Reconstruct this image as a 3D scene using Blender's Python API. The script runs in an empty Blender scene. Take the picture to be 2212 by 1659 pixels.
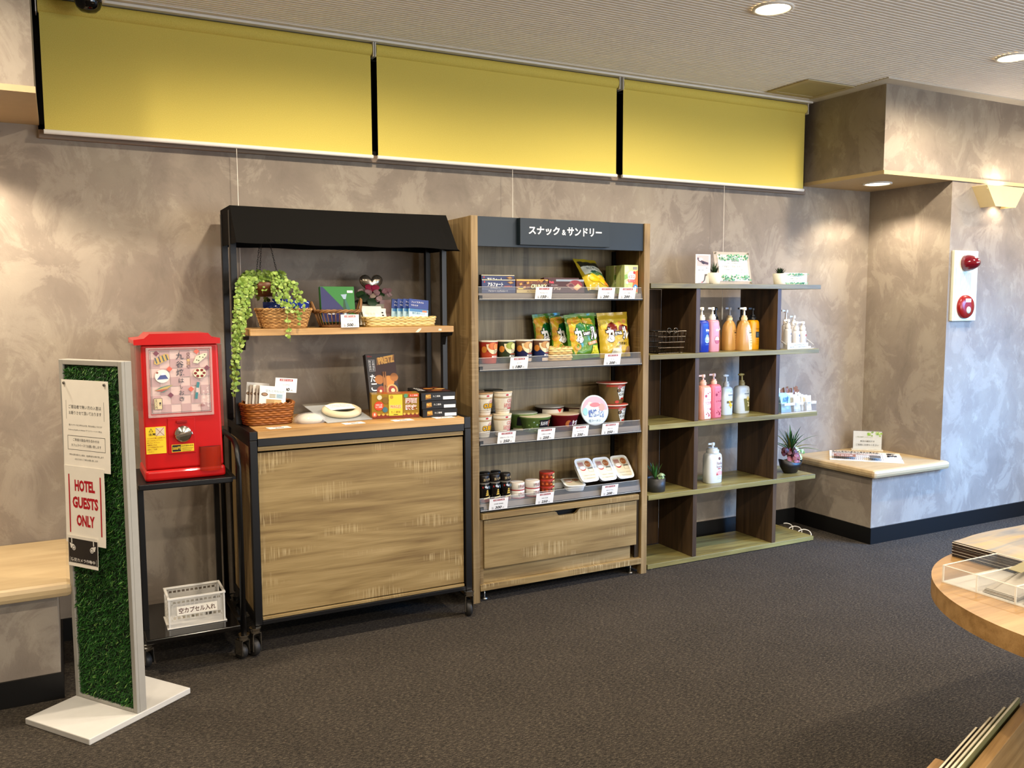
import bpy, bmesh, math, random
from math import sin, cos, pi, radians, sqrt, atan2
from mathutils import Vector, Matrix

S = bpy.context.scene
COL = S.collection
rnd = random.Random(7)

# ------------------------------------------------------------------ camera
cam = bpy.data.cameras.new('camera')
cam.sensor_fit = 'HORIZONTAL'
cam.sensor_width = 36.0
cam.lens = 36.0 * 1867.1 / 2212.0
cam.clip_start = 0.05
camo = bpy.data.objects.new('camera', cam)
COL.objects.link(camo)
YAW, PITCH, ROLL = 0.481125552, -0.0941798275, 0.00347646486
f_ = Vector((sin(YAW) * cos(PITCH), cos(YAW) * cos(PITCH), sin(PITCH)))
r_ = Vector((cos(YAW), -sin(YAW), 0))
d_ = -r_.cross(f_)
r2 = cos(ROLL) * r_ + sin(ROLL) * d_
d2 = -sin(ROLL) * r_ + cos(ROLL) * d_
camo.matrix_world = Matrix(((r2.x, -d2.x, -f_.x, 0), (r2.y, -d2.y, -f_.y, 0), (r2.z, -d2.z, -f_.z, 1.45), (0, 0, 0, 1)))
S.camera = camo

# ------------------------------------------------------------------ view, world, daylight
S.view_settings.view_transform = 'Standard'
S.view_settings.look = 'None'
S.view_settings.exposure = 0.46
S.view_settings.gamma = 1.0
S.view_settings.use_curve_mapping = False
S.cycles.use_denoising = True
S.cycles.max_bounces = 8
S.cycles.transparent_max_bounces = 12
S.cycles.sample_clamp_indirect = 4.0
S.cycles.caustics_reflective = False
S.cycles.caustics_refractive = False

W = bpy.data.worlds.new('world')
S.world = W
W.use_nodes = True
wb = W.node_tree.nodes['Background']
wb.inputs[0].default_value = (0.55, 0.75, 1.0, 1)
wb.inputs[1].default_value = 0.6

WARM = (1.0, 0.85, 0.66)
DAY = (0.08, 0.38, 1.0)


def area_light(name, loc, rot, sx, sy, power, color, spread=pi):
    l = bpy.data.lights.new(name, 'AREA')
    l.shape = 'RECTANGLE'
    l.size, l.size_y = sx, sy
    l.energy = power
    l.color = color
    l.spread = spread
    o = bpy.data.objects.new(name, l)
    COL.objects.link(o)
    o.location = loc
    o.rotation_euler = rot
    return o


# daylight coming in through the glass entrance on the far side (wall_right), plus an added fill behind the camera
# skylight falling steeply through the glazed entrance: it reaches the low parts of the right wall, the ledge and the carpet
dq = Vector((-0.49, 0.66, -0.57)).to_track_quat('-Z', 'Y').to_euler()
area_light('daylight_entrance', (6.18, 1.45, 1.65), dq, 1.6, 1.2, 62, DAY, radians(86))
area_light('daylight_side_window', (6.27, -1.75, 1.5), (0, radians(90), 0), 1.3, 1.9, 42, (0.42, 0.70, 1.0))
area_light('fill_behind_camera', (4.1, -3.12, 1.4), (radians(90), 0, 0), 3.0, 1.8, 125, (0.92, 0.95, 1.0))  # neutral fill put in to lift the ceiling, walls and blinds


def lamp(name, loc, power, color, angle, blend, size, parent=None):
    l = bpy.data.lights.new(name, 'SPOT')
    l.energy = power
    l.color = color
    l.spot_size = radians(angle)
    l.spot_blend = blend
    l.shadow_soft_size = size
    o = bpy.data.objects.new(name, l)
    COL.objects.link(o)
    o.location = loc
    if parent:
        o.parent = parent
    return o


# ------------------------------------------------------------------ helpers
def hexc(h):
    h = h.lstrip('#')
    out = []
    for i in (0, 2, 4):
        c = int(h[i:i + 2], 16) / 255.0
        out.append(c / 12.92 if c <= 0.04045 else ((c + 0.055) / 1.055) ** 2.4)
    return (out[0], out[1], out[2], 1.0)


_M = {}


def mat(h, rough=0.5, metal=0.0, spec=0.5, alpha=1.0, trans=0.0, emit=0.0, coat=0.0, name=None, ior=1.45):
    key = (h, rough, metal, spec, alpha, trans, emit, coat)
    if key in _M:
        return _M[key]
    m = bpy.data.materials.new(name or ('m_' + h.lstrip('#')))
    m.use_nodes = True
    b = m.node_tree.nodes['Principled BSDF']
    c = hexc(h)
    b.inputs['Base Color'].default_value = c
    b.inputs['Roughness'].default_value = rough
    b.inputs['Metallic'].default_value = metal
    b.inputs['Specular IOR Level'].default_value = spec
    b.inputs['Alpha'].default_value = alpha
    b.inputs['Transmission Weight'].default_value = trans
    b.inputs['Coat Weight'].default_value = coat
    b.inputs['IOR'].default_value = ior
    if emit:
        b.inputs['Emission Color'].default_value = c
        b.inputs['Emission Strength'].default_value = emit
    if not (alpha < 1 or trans or emit):
        # slight procedural unevenness so that no surface is a dead flat colour
        nt = m.node_tree
        tc = nt.nodes.new('ShaderNodeTexCoord')
        nz = nt.nodes.new('ShaderNodeTexNoise')
        nz.inputs['Scale'].default_value = 18.0
        nz.inputs['Detail'].default_value = 4.0
        hs = nt.nodes.new('ShaderNodeHueSaturation')
        mr = nt.nodes.new('ShaderNodeMapRange')
        mr.inputs['To Min'].default_value = 0.93
        mr.inputs['To Max'].default_value = 1.07
        nt.links.new(tc.outputs['Object'], nz.inputs['Vector'])
        nt.links.new(nz.outputs['Fac'], mr.inputs['Value'])
        nt.links.new(mr.outputs['Result'], hs.inputs['Value'])
        hs.inputs['Color'].default_value = c
        nt.links.new(hs.outputs['Color'], b.inputs['Base Color'])
    _M[key] = m
    return m


class NT:
    """a small wrapper for building node materials"""

    def __init__(s, name):
        s.m = bpy.data.materials.new(name)
        s.m.use_nodes = True
        s.t = s.m.node_tree
        s.b = s.t.nodes['Principled BSDF']
        s.co = s.t.nodes.new('ShaderNodeTexCoord').outputs['Object']

    def n(s, typ, **kw):
        x = s.t.nodes.new('ShaderNode' + typ)
        for k, v in kw.items():
            if k in x.inputs:
                if hasattr(v, 'is_linked'):
                    s.t.links.new(v, x.inputs[k])
                else:
                    x.inputs[k].default_value = v
            else:
                setattr(x, k, v)
        return x

    def link(s, a, b):
        s.t.links.new(a, b)

    def mapping(s, scale, rot=(0, 0, 0), src=None):
        x = s.n('Mapping')
        s.link(src or s.co, x.inputs['Vector'])
        x.inputs['Scale'].default_value = scale
        x.inputs['Rotation'].default_value = rot
        return x.outputs[0]

    def noise(s, vec, scale, detail=4.0, rough=0.5, dist=0.0):
        x = s.n('TexNoise', Scale=scale, Detail=detail, Roughness=rough, Distortion=dist)
        s.link(vec, x.inputs['Vector'])
        return x.outputs['Fac']

    def ramp(s, fac, stops):
        x = s.n('ValToRGB')
        s.link(fac, x.inputs[0])
        e = x.color_ramp.elements
        while len(e) < len(stops):
            e.new(0.5)
        for i, (p, c) in enumerate(stops):
            e[i].position = p
            e[i].color = hexc(c) if isinstance(c, str) else (c, c, c, 1)
        return x.outputs[0]

    def mix(s, fac, a, b, blend='MIX'):
        x = s.t.nodes.new('ShaderNodeMix')
        x.data_type = 'RGBA'
        x.blend_type = blend
        for sock, v in ((x.inputs[0], fac), (x.inputs[6], a), (x.inputs[7], b)):
            if hasattr(v, 'is_linked'):
                s.link(v, sock)
            elif isinstance(v, str):
                sock.default_value = hexc(v)
            else:
                sock.default_value = v
        return x.outputs[2]

    def math(s, op, a, b=0.0):
        x = s.n('Math', operation=op)
        for i, v in enumerate((a, b)):
            if hasattr(v, 'is_linked'):
                s.link(v, x.inputs[i])
            else:
                x.inputs[i].default_value = v
        return x.outputs[0]

    def bump(s, h, strength, dist=0.01):
        x = s.n('Bump', Strength=strength, Distance=dist)
        s.link(h, x.inputs['Height'])
        s.link(x.outputs[0], s.b.inputs['Normal'])

    def base(s, c, rough=0.5, spec=0.5):
        if hasattr(c, 'is_linked'):
            s.link(c, s.b.inputs['Base Color'])
        else:
            s.b.inputs['Base Color'].default_value = hexc(c)
        if hasattr(rough, 'is_linked'):
            s.link(rough, s.b.inputs['Roughness'])
        else:
            s.b.inputs['Roughness'].default_value = rough
        s.b.inputs['Specular IOR Level'].default_value = spec
        return s.m


def wood(name, dark, midc, light, grain='x', rough=0.5, saw=0.0, fig=1.0):
    t = NT(name)
    sc = {'x': (1.1, 26, 26), 'y': (26, 1.1, 26), 'z': (26, 26, 1.1)}[grain]
    fi = {'x': (9, 340, 340), 'y': (340, 9, 340), 'z': (340, 340, 9)}[grain]
    ca = {'x': (0.7, 5, 5), 'y': (5, 0.7, 5), 'z': (5, 5, 0.7)}[grain]
    cr = {'x': (190, 5, 5), 'y': (5, 190, 5), 'z': (5, 5, 190)}[grain]
    n1 = t.noise(t.mapping(sc), 1.0, 5, 0.6, 0.6 * fig)
    n2 = t.noise(t.mapping(fi), 1.0, 2, 0.5)
    n3 = t.noise(t.mapping(ca), 1.0, 2, 0.45, 0.5 * fig)
    rings = t.math('FRACT', t.math('MULTIPLY', n3, 9.0))
    rings = t.math('ABSOLUTE', t.math('SUBTRACT', rings, 0.5))
    f = t.math('ADD', t.math('MULTIPLY', n1, 0.62), t.math('MULTIPLY', rings, 0.20 * fig))
    f = t.math('ADD', f, t.math('MULTIPLY', n2, 0.22))
    c = t.ramp(f, [(0.32, dark), (0.48, midc), (0.66, light)])
    if saw:
        sm = t.noise(t.mapping(cr), 1.0, 1, 0.5)
        pm = t.noise(t.mapping((3, 9, 9) if grain == 'x' else (9, 9, 3)), 1.0, 2, 0.5)
        k = t.math('MULTIPLY', t.ramp(sm, [(0.52, 0.0), (0.60, 1.0)]), t.ramp(pm, [(0.56, 0.0), (0.66, 1.0)]))
        c = t.mix(t.math('MULTIPLY', k, saw), c, light)
        c = t.mix(t.math('MULTIPLY', k, saw * 0.4), c, '#DDCC9F')
    t.bump(n2, 0.12, 0.002)
    return t.base(c, rough, 0.4)


# ---- surfaces
def plaster():
    t = NT('mottled_plaster_wallpaper')
    v = t.mapping((1, 1, 1))
    a = t.noise(v, 2.2, 5, 0.6, 0.4)
    b = t.noise(t.mapping((1.0, 1.0, 0.75), (0.35, 0.5, 0.6)), 4.8, 9, 0.68, 0.7)
    c = t.noise(t.mapping((1.0, 1.0, 0.6), (0.2, 0.9, 0.3)), 11, 7, 0.72, 0.5)
    d = t.noise(v, 150, 3, 0.6)
    base = t.ramp(a, [(0.30, '#7C7166'), (0.52, '#8A7F72'), (0.72, '#968C7C')])
    k = t.ramp(b, [(0.50, 0.0), (0.56, 0.8), (0.66, 1.0)])
    base = t.mix(t.math('MULTIPLY', k, 0.50), base, '#A59B8B')
    k2 = t.ramp(b, [(0.30, 1.0), (0.44, 0.0)])
    base = t.mix(t.math('MULTIPLY', k2, 0.42), base, '#6C6358')
    k3 = t.math('MULTIPLY', t.ramp(c, [(0.55, 0.0), (0.62, 1.0)]), t.ramp(a, [(0.42, 0.0), (0.6, 1.0)]))
    base = t.mix(t.math('MULTIPLY', k3, 0.34), base, '#B0A795')
    h = t.math('ADD', t.math('MULTIPLY', b, 0.6), t.math('MULTIPLY', d, 0.12))
    t.bump(h, 0.15, 0.02)
    return t.base(base, 0.72, 0.3)


def carpet():
    t = NT('dark_loop_carpet')
    v = t.mapping((1, 1, 1))
    a = t.noise(t.mapping((70, 190, 100)), 1.0, 3, 0.65, 0.4)
    b = t.noise(v, 260, 3, 0.7)
    c = t.noise(v, 3.0, 3, 0.5)
    f = t.math('ADD', t.math('MULTIPLY', a, 0.6), t.math('MULTIPLY', b, 0.4))
    col = t.ramp(f, [(0.36, '#151412'), (0.50, '#35302A'), (0.64, '#655C4E')])
    col = t.mix(0.12, col, t.ramp(c, [(0.3, '#22201C'), (0.7, '#524A42')]))
    t.bump(f, 0.8, 0.006)
    return t.base(col, 0.95, 0.15)


PLASTER = plaster()
CARPET = carpet()
OAK = wood('sawn_light_oak', '#6E5732', '#8C7549', '#A38B5E', 'x', 0.5, 0.6)
OAKV = wood('sawn_light_oak_upright', '#6A5533', '#8A724A', '#A2895E', 'z', 0.5, 0.15)
OAKTOP = wood('oak_board', '#96703F', '#B78F58', '#CFAA74', 'x', 0.45, 0.25)
GREYOAK = wood('olive_brown_back_panel', '#5C4E34', '#807050', '#9A8B68', 'z', 0.5, 0.08, 0.5)
OLIVE = wood('olive_walnut_board', '#5C5230', '#7E7444', '#989058', 'x', 0.38, 0.0)
WALNUTV = wood('dark_walnut_upright', '#33261A', '#4A3826', '#5F4A32', 'z', 0.42, 0.0, 0.6)
TABLEWOOD = wood('pale_beech', '#86653A', '#A07C4C', '#B38E5C', 'x', 0.4, 0.0)
STONE = None


def ledge_stone():
    t = NT('cream_laminate')
    a = t.noise(t.mapping((1.2, 9, 9)), 1.5, 4, 0.6, 0.5)
    c = t.ramp(a, [(0.3, '#A8906A'), (0.7, '#BEA880')])
    return t.base(c, 0.4, 0.5)


STONE = ledge_stone()
CEIL = mat('#EBE5DB', 0.7, 0, 0.2)
CEILB = mat('#DDD5C9', 0.7, 0, 0.2)
BLACK = mat('#070605', 0.5, 0, 0.3)
BASEB = mat('#0A0908', 0.45, 0, 0.4)
TRIM = mat('#B7A078', 0.5)
WHITE = mat('#E8E4DA', 0.5)
PAPER = mat('#EFEAE0', 0.75, 0, 0.2)
CARD = mat('#F4F3EF', 0.6, 0, 0.3)
METALB = mat('#060505', 0.4, 0, 0.5)
CHROME = mat('#D6D2C8', 0.14, 1.0)
STEEL = mat('#A9A69F', 0.32, 1.0)
INK = mat('#17151A', 0.7, 0, 0.2)
ACRYL = mat('#8F959C', 0.03, 0, 0.5, 0.13, name='clear_acrylic')
ACRYE = mat('#F3EFE2', 0.12, 0, 0.5, 0.55, name='acrylic_edge')
GLASSY = mat('#F4F8FF', 0.05, 0, 0.6, 0.22, name='clear_bag_film')


class MB:
    """collects shapes; obj() links them as ONE mesh object"""

    def __init__(s):
        s.v, s.f, s.mi, s.sm, s.mats = [], [], [], [], []
        s.X = None

    def _m(s, m):
        if m not in s.mats:
            s.mats.append(m)
        return s.mats.index(m)

    def add(s, V, F, m, smooth=False):
        o = len(s.v)
        if s.X is not None:
            V = [tuple(s.X @ Vector(p)) for p in V]
        s.v.extend(V)
        k = s._m(m)
        for f in F:
            s.f.append(tuple(i + o for i in f))
            s.mi.append(k)
            s.sm.append(smooth)
        return s

    def box(s, x0, x1, y0, y1, z0, z1, m):
        V = [(x, y, z) for z in (z0, z1) for y in (y0, y1) for x in (x0, x1)]
        return s.add(V, [(0, 2, 3, 1), (4, 5, 7, 6), (0, 1, 5, 4), (2, 6, 7, 3), (0, 4, 6, 2), (1, 3, 7, 5)], m)

    def quad(s, a, b, c, d, m):
        return s.add([a, b, c, d], [(0, 1, 2, 3)], m)

    def prism(s, pts, lo, hi, m, axis='z', smooth=False):
        """polygon pts (counter-clockwise in the plane) extruded along an axis from lo to hi"""
        n = len(pts)
        P = {'z': lambda a, b, c: (a, b, c), 'y': lambda a, b, c: (a, c, b), 'x': lambda a, b, c: (c, a, b)}[axis]
        V = [P(a, b, lo) for a, b in pts] + [P(a, b, hi) for a, b in pts]
        s.add(V, [(i, (i + 1) % n, n + (i + 1) % n, n + i) for i in range(n)], m, smooth)
        s.add(V, [tuple(range(n))[::-1], tuple(range(n, 2 * n))], m)
        return s

    def lathe(s, prof, m, seg=24, c=(0, 0, 0), sx=1.0, sy=1.0, smooth=True, capb=True, capt=True, sup=2.0):
        """prof: list of (radius, z); sup>2 squares the outline"""
        V, F = [], []
        for r, z in prof:
            for i in range(seg):
                a = 2 * pi * (i + 0.5) / seg
                ca, sa = cos(a), sin(a)
                k = 1.0 if sup == 2.0 else 1.0 / (abs(ca) ** sup + abs(sa) ** sup) ** (1.0 / sup)
                V.append((c[0] + r * k * ca * sx, c[1] + r * k * sa * sy, c[2] + z))
        for j in range(len(prof) - 1):
            for i in range(seg):
                k = (i + 1) % seg
                F.append((j * seg + i, j * seg + k, (j + 1) * seg + k, (j + 1) * seg + i))
        s.add(V, F, m, smooth)
        if capb:
            s.add(V[:seg], [tuple(range(seg))[::-1]], m)
        if capt:
            s.add(V[-seg:], [tuple(range(seg))], m)
        return s

    def tube(s, path, r, m, n=6, closed=False, smooth=True, rr=None):
        P = [Vector(p) for p in path]
        N = len(P)
        V, F = [], []
        up = Vector((0, 0, 1))
        for i in range(N):
            a = P[(i - 1) % N] if (closed or i > 0) else P[i]
            b = P[(i + 1) % N] if (closed or i < N - 1) else P[i]
            t = (b - a)
            if t.length < 1e-9:
                t = Vector((0, 0, 1))
            t.normalize()
            u = t.cross(up)
            if u.length < 0.05:
                u = t.cross(Vector((1, 0, 0)))
            u.normalize()
            w = u.cross(t)
            R = rr[i] if rr else r
            for k in range(n):
                ang = 2 * pi * k / n
                V.append(tuple(P[i] + u * (R * cos(ang)) + w * (R * sin(ang))))
        M = N if closed else N - 1
        for i in range(M):
            for k in range(n):
                a, b = i * n + k, i * n + (k + 1) % n
                c, d = ((i + 1) % N) * n + (k + 1) % n, ((i + 1) % N) * n + k
                F.append((a, b, c, d))
        if not closed:
            F.append(tuple(range(n))[::-1])
            F.append(tuple((N - 1) * n + k for k in range(n)))
        return s.add(V, F, m, smooth)

    def ball(s, c, r, m, sx=1, sy=1, sz=1, seg=12, rings=8):
        prof = [(r * sin(pi * j / rings), -r * cos(pi * j / rings) * sz) for j in range(rings + 1)]
        prof[0] = (r * 0.02, prof[0][1])
        prof[-1] = (r * 0.02, prof[-1][1])
        return s.lathe(prof, m, seg, c, sx, sy)

    def obj(s, name, parent=None, bev=0.0, seg=2, loc=None):
        me = bpy.data.meshes.new(name)
        me.from_pydata(s.v, [], s.f)
        for m in s.mats:
            me.materials.append(m)
        me.polygons.foreach_set('material_index', s.mi)
        me.polygons.foreach_set('use_smooth', s.sm)
        me.update()
        o = bpy.data.objects.new(name, me)
        COL.objects.link(o)
        if parent is not None:
            o.parent = parent
        if loc:
            o.location = loc
        if bev:
            b = o.modifiers.new('bevel', 'BEVEL')
            b.width = bev
            b.segments = seg
            b.limit_method = 'ANGLE'
            b.angle_limit = radians(40)
        return o


def thing(name, label, cat, loc=(0, 0, 0), rot=0.0, group=None, tilt=None):
    o = bpy.data.objects.new(name, None)
    COL.objects.link(o)
    o.location = loc
    o.rotation_euler = tilt or (0, 0, rot)
    o.empty_display_size = 0.05
    return tag(o, label, cat, group)


def tag(o, label, cat, group=None):
    o['label'] = label
    o['category'] = cat
    if group:
        o['group'] = group
    return o


def structure(o):
    o['kind'] = 'structure'
    return o


def dup(root, loc, rot=None, label=None, tilt=None, group=None):
    r = root.copy()
    COL.objects.link(r)
    r.location = loc
    if rot is not None:
        r.rotation_euler = (0, 0, rot)
    if tilt:
        r.rotation_euler = tilt
    if label:
        r['label'] = label
    if group:
        r['group'] = group
    for ch in list(root.children):
        c = ch.copy()
        COL.objects.link(c)
        c.parent = r
        for g in list(ch.children):
            d = g.copy()
            COL.objects.link(d)
            d.parent = c
    return r


# ------------------------------------------------------------------ printed matter
_T = {}


def glyphs(s, bold=0.0, shear=0.0):
    k = (s, bold, shear)
    if k in _T:
        return _T[k]
    cu = bpy.data.curves.new('t', 'FONT')
    cu.body = s
    cu.size = 1.0
    cu.offset = bold
    cu.shear = shear
    cu.resolution_u = 2
    o = bpy.data.objects.new('t', cu)
    COL.objects.link(o)
    me = o.to_mesh()
    V = [(v.co.x, v.co.y) for v in me.vertices]
    F = [tuple(p.vertices) for p in me.polygons]
    o.to_mesh_clear()
    bpy.data.objects.remove(o)
    bpy.data.curves.remove(cu)
    xs = [v[0] for v in V] or [0, 1]
    ys = [v[1] for v in V] or [0, 1]
    _T[k] = (V, F, min(xs), max(xs), min(ys), max(ys))
    return _T[k]


class Print:
    """flat printing laid on a surface: f(u, v, d) -> point, u across, v up, d out of the surface (in metres)"""

    def __init__(s, f, d=0.0003, cut=None):
        s.f, s.d, s.mb, s.cut = f, d, MB(), cut

    def _put(s, V, F, m):
        if s.cut:
            V, F = s._fine(list(V), F)
        s.mb.add([s.f(u, v, s.d) for u, v in V], F, m)
        s.d += 0.00004

    def _fine(s, V, F):
        """split large faces so that the printing follows a curved or crumpled surface"""
        T, out = [], []
        for f in F:
            if len(f) == 3:
                T.append(f)
            elif len(f) == 4:
                T += [(f[0], f[1], f[2]), (f[0], f[2], f[3])]
            else:
                V.append((sum(V[i][0] for i in f) / len(f), sum(V[i][1] for i in f) / len(f)))
                c = len(V) - 1
                T += [(f[i], f[(i + 1) % len(f)], c) for i in range(len(f))]
        mid = {}
        c2 = s.cut * s.cut
        while T:
            a, b, c = T.pop()
            e = [((V[p][0] - V[q][0]) ** 2 + (V[p][1] - V[q][1]) ** 2, p, q, r) for p, q, r in ((a, b, c), (b, c, a), (c, a, b))]
            L, p, q, r = max(e)
            if L <= c2:
                out.append((a, b, c))
                continue
            k = (min(p, q), max(p, q))
            if k not in mid:
                V.append(((V[p][0] + V[q][0]) / 2, (V[p][1] + V[q][1]) / 2))
                mid[k] = len(V) - 1
            T += [(p, mid[k], r), (mid[k], q, r)]
        return V, out

    def rect(s, u0, u1, v0, v1, m, n=1):
        V, F = [], []
        for i in range(n + 1):
            u = u0 + (u1 - u0) * i / n
            V += [(u, v0), (u, v1)]
        for i in range(n):
            F.append((2 * i, 2 * i + 2, 2 * i + 3, 2 * i + 1))
        s._put(V, F, m)
        s.d += 0.0001
        return s

    def frame(s, u0, u1, v0, v1, w, m):
        for a in ((u0, u1, v0, v0 + w), (u0, u1, v1 - w, v1), (u0, u0 + w, v0, v1), (u1 - w, u1, v0, v1)):
            s.rect(*a, m)
        return s

    def poly(s, pts, m):
        s._put(pts, [tuple(range(len(pts)))], m)
        s.d += 0.0001
        return s

    def disc(s, u, v, r, m, ry=None, n=18, a0=0, a1=2 * pi):
        ry = ry or r
        full = abs(a1 - a0 - 2 * pi) < 1e-6
        V = [(u + r * cos(a0 + (a1 - a0) * i / n), v + ry * sin(a0 + (a1 - a0) * i / n)) for i in range(n if full else n + 1)]
        return s.poly(V, m)

    def ring(s, u, v, r, w, m, ry=None, n=20, a0=0.0, a1=2 * pi):
        ry = ry or r
        V, F = [], []
        for i in range(n + 1):
            a = a0 + (a1 - a0) * i / n
            V += [(u + r * cos(a), v + ry * sin(a)), (u + (r - w) * cos(a), v + (ry - w) * sin(a))]
        for i in range(n):
            F.append((2 * i, 2 * i + 2, 2 * i + 3, 2 * i + 1))
        s._put(V, F, m)
        return s

    def text(s, t, u, v, h, m, w=None, bold=0.0, shear=0.0, rot=0.0, align='c'):
        """centred at (u, v); h is the height of the line's bounding box; w fits the width"""
        V, F, x0, x1, y0, y1 = glyphs(t, bold, shear)
        if not V:
            return s
        k = h / max(1e-6, (y1 - y0))
        kx = w / (x1 - x0) if w else k
        cx = (x0 + x1) / 2 if align == 'c' else (x0 if align == 'l' else x1)
        cy = (y0 + y1) / 2
        ca, sa = cos(rot), sin(rot)
        P = []
        for a, b in V:
            a, b = (a - cx) * kx, (b - cy) * k
            P.append((u + a * ca - b * sa, v + a * sa + b * ca))
        s._put(P, F, m)
        return s

    def vtext(s, t, u, v, h, m, step=None, bold=0.0, w=None):
        """a column of characters from (u, v) downward, each h high"""
        step = step or h * 1.12
        for i, ch in enumerate(t):
            if ch != ' ':
                if ch in 'ーしー、':
                    s.text(ch, u, v - h / 2 - i * step, h * 0.8, m, w=h * 0.55 if ch == 'し' else h * 0.14, bold=bold)
                else:
                    s.text(ch, u, v - h / 2 - i * step, h, m, w=w or h, bold=bold)
        return s

    def obj(s, name, parent):
        return s.mb.obj(name, parent)


def front(y=0.0, x=0.0, z=0.0):
    return lambda u, v, d: (x + u, y - d, z + v)


def topface(z, x=0.0, y=0.0):
    return lambda u, v, d: (x + u, y + v, z + d)


def cyl(rf, c=(0, 0, 0), a0=0.0):
    """printing round a lathe body of radius rf(v)"""
    def f(u, v, d):
        r = rf(v) + d + 0.0003
        a = a0 + u / max(0.004, rf(v))
        return (c[0] + r * sin(a), c[1] - r * cos(a), c[2] + v)
    return f
# ================================================================== the room
def slab(name, x0, x1, y0, y1, z0, z1, m, bev=0.0):
    return structure(MB().box(x0, x1, y0, y1, z0, z1, m).obj(name, None, bev))


XL, XR, YF, CZ = -2.5, 6.3, -3.2, 2.69
slab('floor', XL, XR, YF, 4.25, -0.06, 0.0, CARPET)

# ribbed ceiling, a real profile: 25 mm pitch, ribs running along the back wall
cb = MB()
y = YF
prof = []
while y < 3.985:
    prof += [(y, 2.6905), (y + 0.0125, 2.6905), (y + 0.0155, 2.6965), (y + 0.022, 2.6965)]
    y += 0.025
prof.append((3.985, 2.6905))
V = [(XL, a, b) for a, b in prof] + [(XR, a, b) for a, b in prof]
n = len(prof)
cb.add(V, [(i, n + i, n + i + 1, i + 1) for i in range(n - 1)], CEIL)
cb.box(XL, XR, YF, 4.25, 2.70, 2.76, CEILB)
structure(cb.obj('ceiling'))

# back wall, its window band behind the roller blinds, and the wall over it
slab('wall_back', XL, XR, 4.105, 4.25, 0.0, 2.125, PLASTER)
slab('wall_back_left_head', XL, -0.04, 4.105, 4.25, 2.125, 2.69, PLASTER)
slab('wall_back_right_head', 4.243, XR, 4.105, 4.25, 2.125, 2.69, PLASTER)
w1 = MB()
w1.box(-0.04, 4.243, 4.19, 4.2, 2.16, 2.69, mat('#050506', 0.08, 0, 0.5))
win1 = structure(w1.obj('window_1'))
wf = MB()
for xx in (-0.04, 1.35, 2.76, 4.203):
    wf.box(xx, xx + 0.04, 4.15, 4.19, 2.16, 2.69, METALB)
wf.box(-0.04, 4.243, 4.15, 4.19, 2.66, 2.69, METALB)
wf.box(-0.04, 4.243, 4.15, 4.19, 2.16, 2.19, METALB)
wf.obj('window_frame', win1)
slab('trim_1', -0.04, 4.243, 4.085, 4.25, 2.125, 2.16, mat('#8C7A68', 0.6), 0.004)

# left bulkhead, alcove and ledge box; right bulkhead, alcove and ledge box
slab('wall_left_bulkhead', XL, -0.04, 3.5, 4.105, 2.2, 2.69, PLASTER)
slab('trim_2', XL, -0.036, 3.492, 4.105, 2.178, 2.2, TRIM)
slab('wall_left_pier', XL, -0.66, 3.5, 4.105, 0.0, 2.178, PLASTER)
slab('wall_left_ledge', -0.66, -0.055, 3.5, 4.105, 0.0, 0.40, PLASTER)
slab('trim_3', -0.70, -0.003, 3.42, 4.105, 0.40, 0.452, STONE, 0.018)
slab('wall_right_bulkhead', 4.243, XR, 3.5, 4.105, 2.2, 2.69, PLASTER)
slab('trim_4', 4.239, XR, 3.492, 4.105, 2.178, 2.2, TRIM)
slab('wall_right_pier', 4.855, XR, 3.5, 4.105, 0.0, 2.178, PLASTER)
slab('wall_right_ledge', 4.243, 4.855, 3.5, 4.105, 0.0, 0.405, PLASTER)
slab('trim_5', 4.203, 4.888, 3.452, 4.105, 0.405, 0.455, STONE, 0.018)
# flat margins of the ceiling
slab('trim_6', -0.04, 4.243, 3.985, 4.105, 2.685, 2.70, CEILB)
slab('trim_7', 4.15, XR, 3.41, 3.5, 2.684, 2.70, mat('#C9C2B6', 0.7))
slab('trim_8', 4.15, 4.243, 3.5, 3.985, 2.684, 2.70, mat('#C9C2B6', 0.7))
slab('trim_9', XL, 0.05, 3.41, 3.5, 2.684, 2.70, mat('#C9C2B6', 0.7))
# black skirting
slab('baseboard_back', -0.055, 4.243, 4.095, 4.105, 0.0, 0.098, BASEB)
slab('baseboard_right', 4.235, XR, 3.49, 3.5, 0.0, 0.098, BASEB)
slab('baseboard_right_return', 4.235, 4.243, 3.5, 4.095, 0.0, 0.098, BASEB)
slab('baseboard_left', XL, -0.047, 3.49, 3.5, 0.0, 0.098, BASEB)
slab('baseboard_left_return', -0.055, -0.047, 3.5, 4.095, 0.0, 0.098, BASEB)
# rest of the lobby behind and beside the camera
slab('wall_left', XL - 0.1, XL, YF, 4.25, 0.0, 2.70, PLASTER)
slab('wall_front_a', XL, 2.6, YF - 0.1, YF, 0.0, 2.70, PLASTER)
slab('wall_front_b', 5.6, XR, YF - 0.1, YF, 0.0, 2.70, PLASTER)
slab('wall_front_sill', 2.6, 5.6, YF - 0.1, YF, 0.0, 0.45, PLASTER)
slab('wall_front_head', 2.6, 5.6, YF - 0.1, YF, 2.35, 2.70, PLASTER)
slab('wall_right_end', XR, XR + 0.1, 2.4, 4.25, 0.0, 2.70, PLASTER)
slab('wall_right_near', XR, XR + 0.1, YF, -2.7, 0.0, 2.70, PLASTER)
slab('wall_right_sill', XR, XR + 0.1, -2.7, -0.8, 0.0, 0.85, PLASTER)
slab('wall_right_lintel', XR, XR + 0.1, -2.7, -0.8, 2.15, 2.70, PLASTER)
slab('wall_right_mid', XR, XR + 0.1, -0.8, 0.1, 0.0, 2.70, PLASTER)
w3 = MB()
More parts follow.
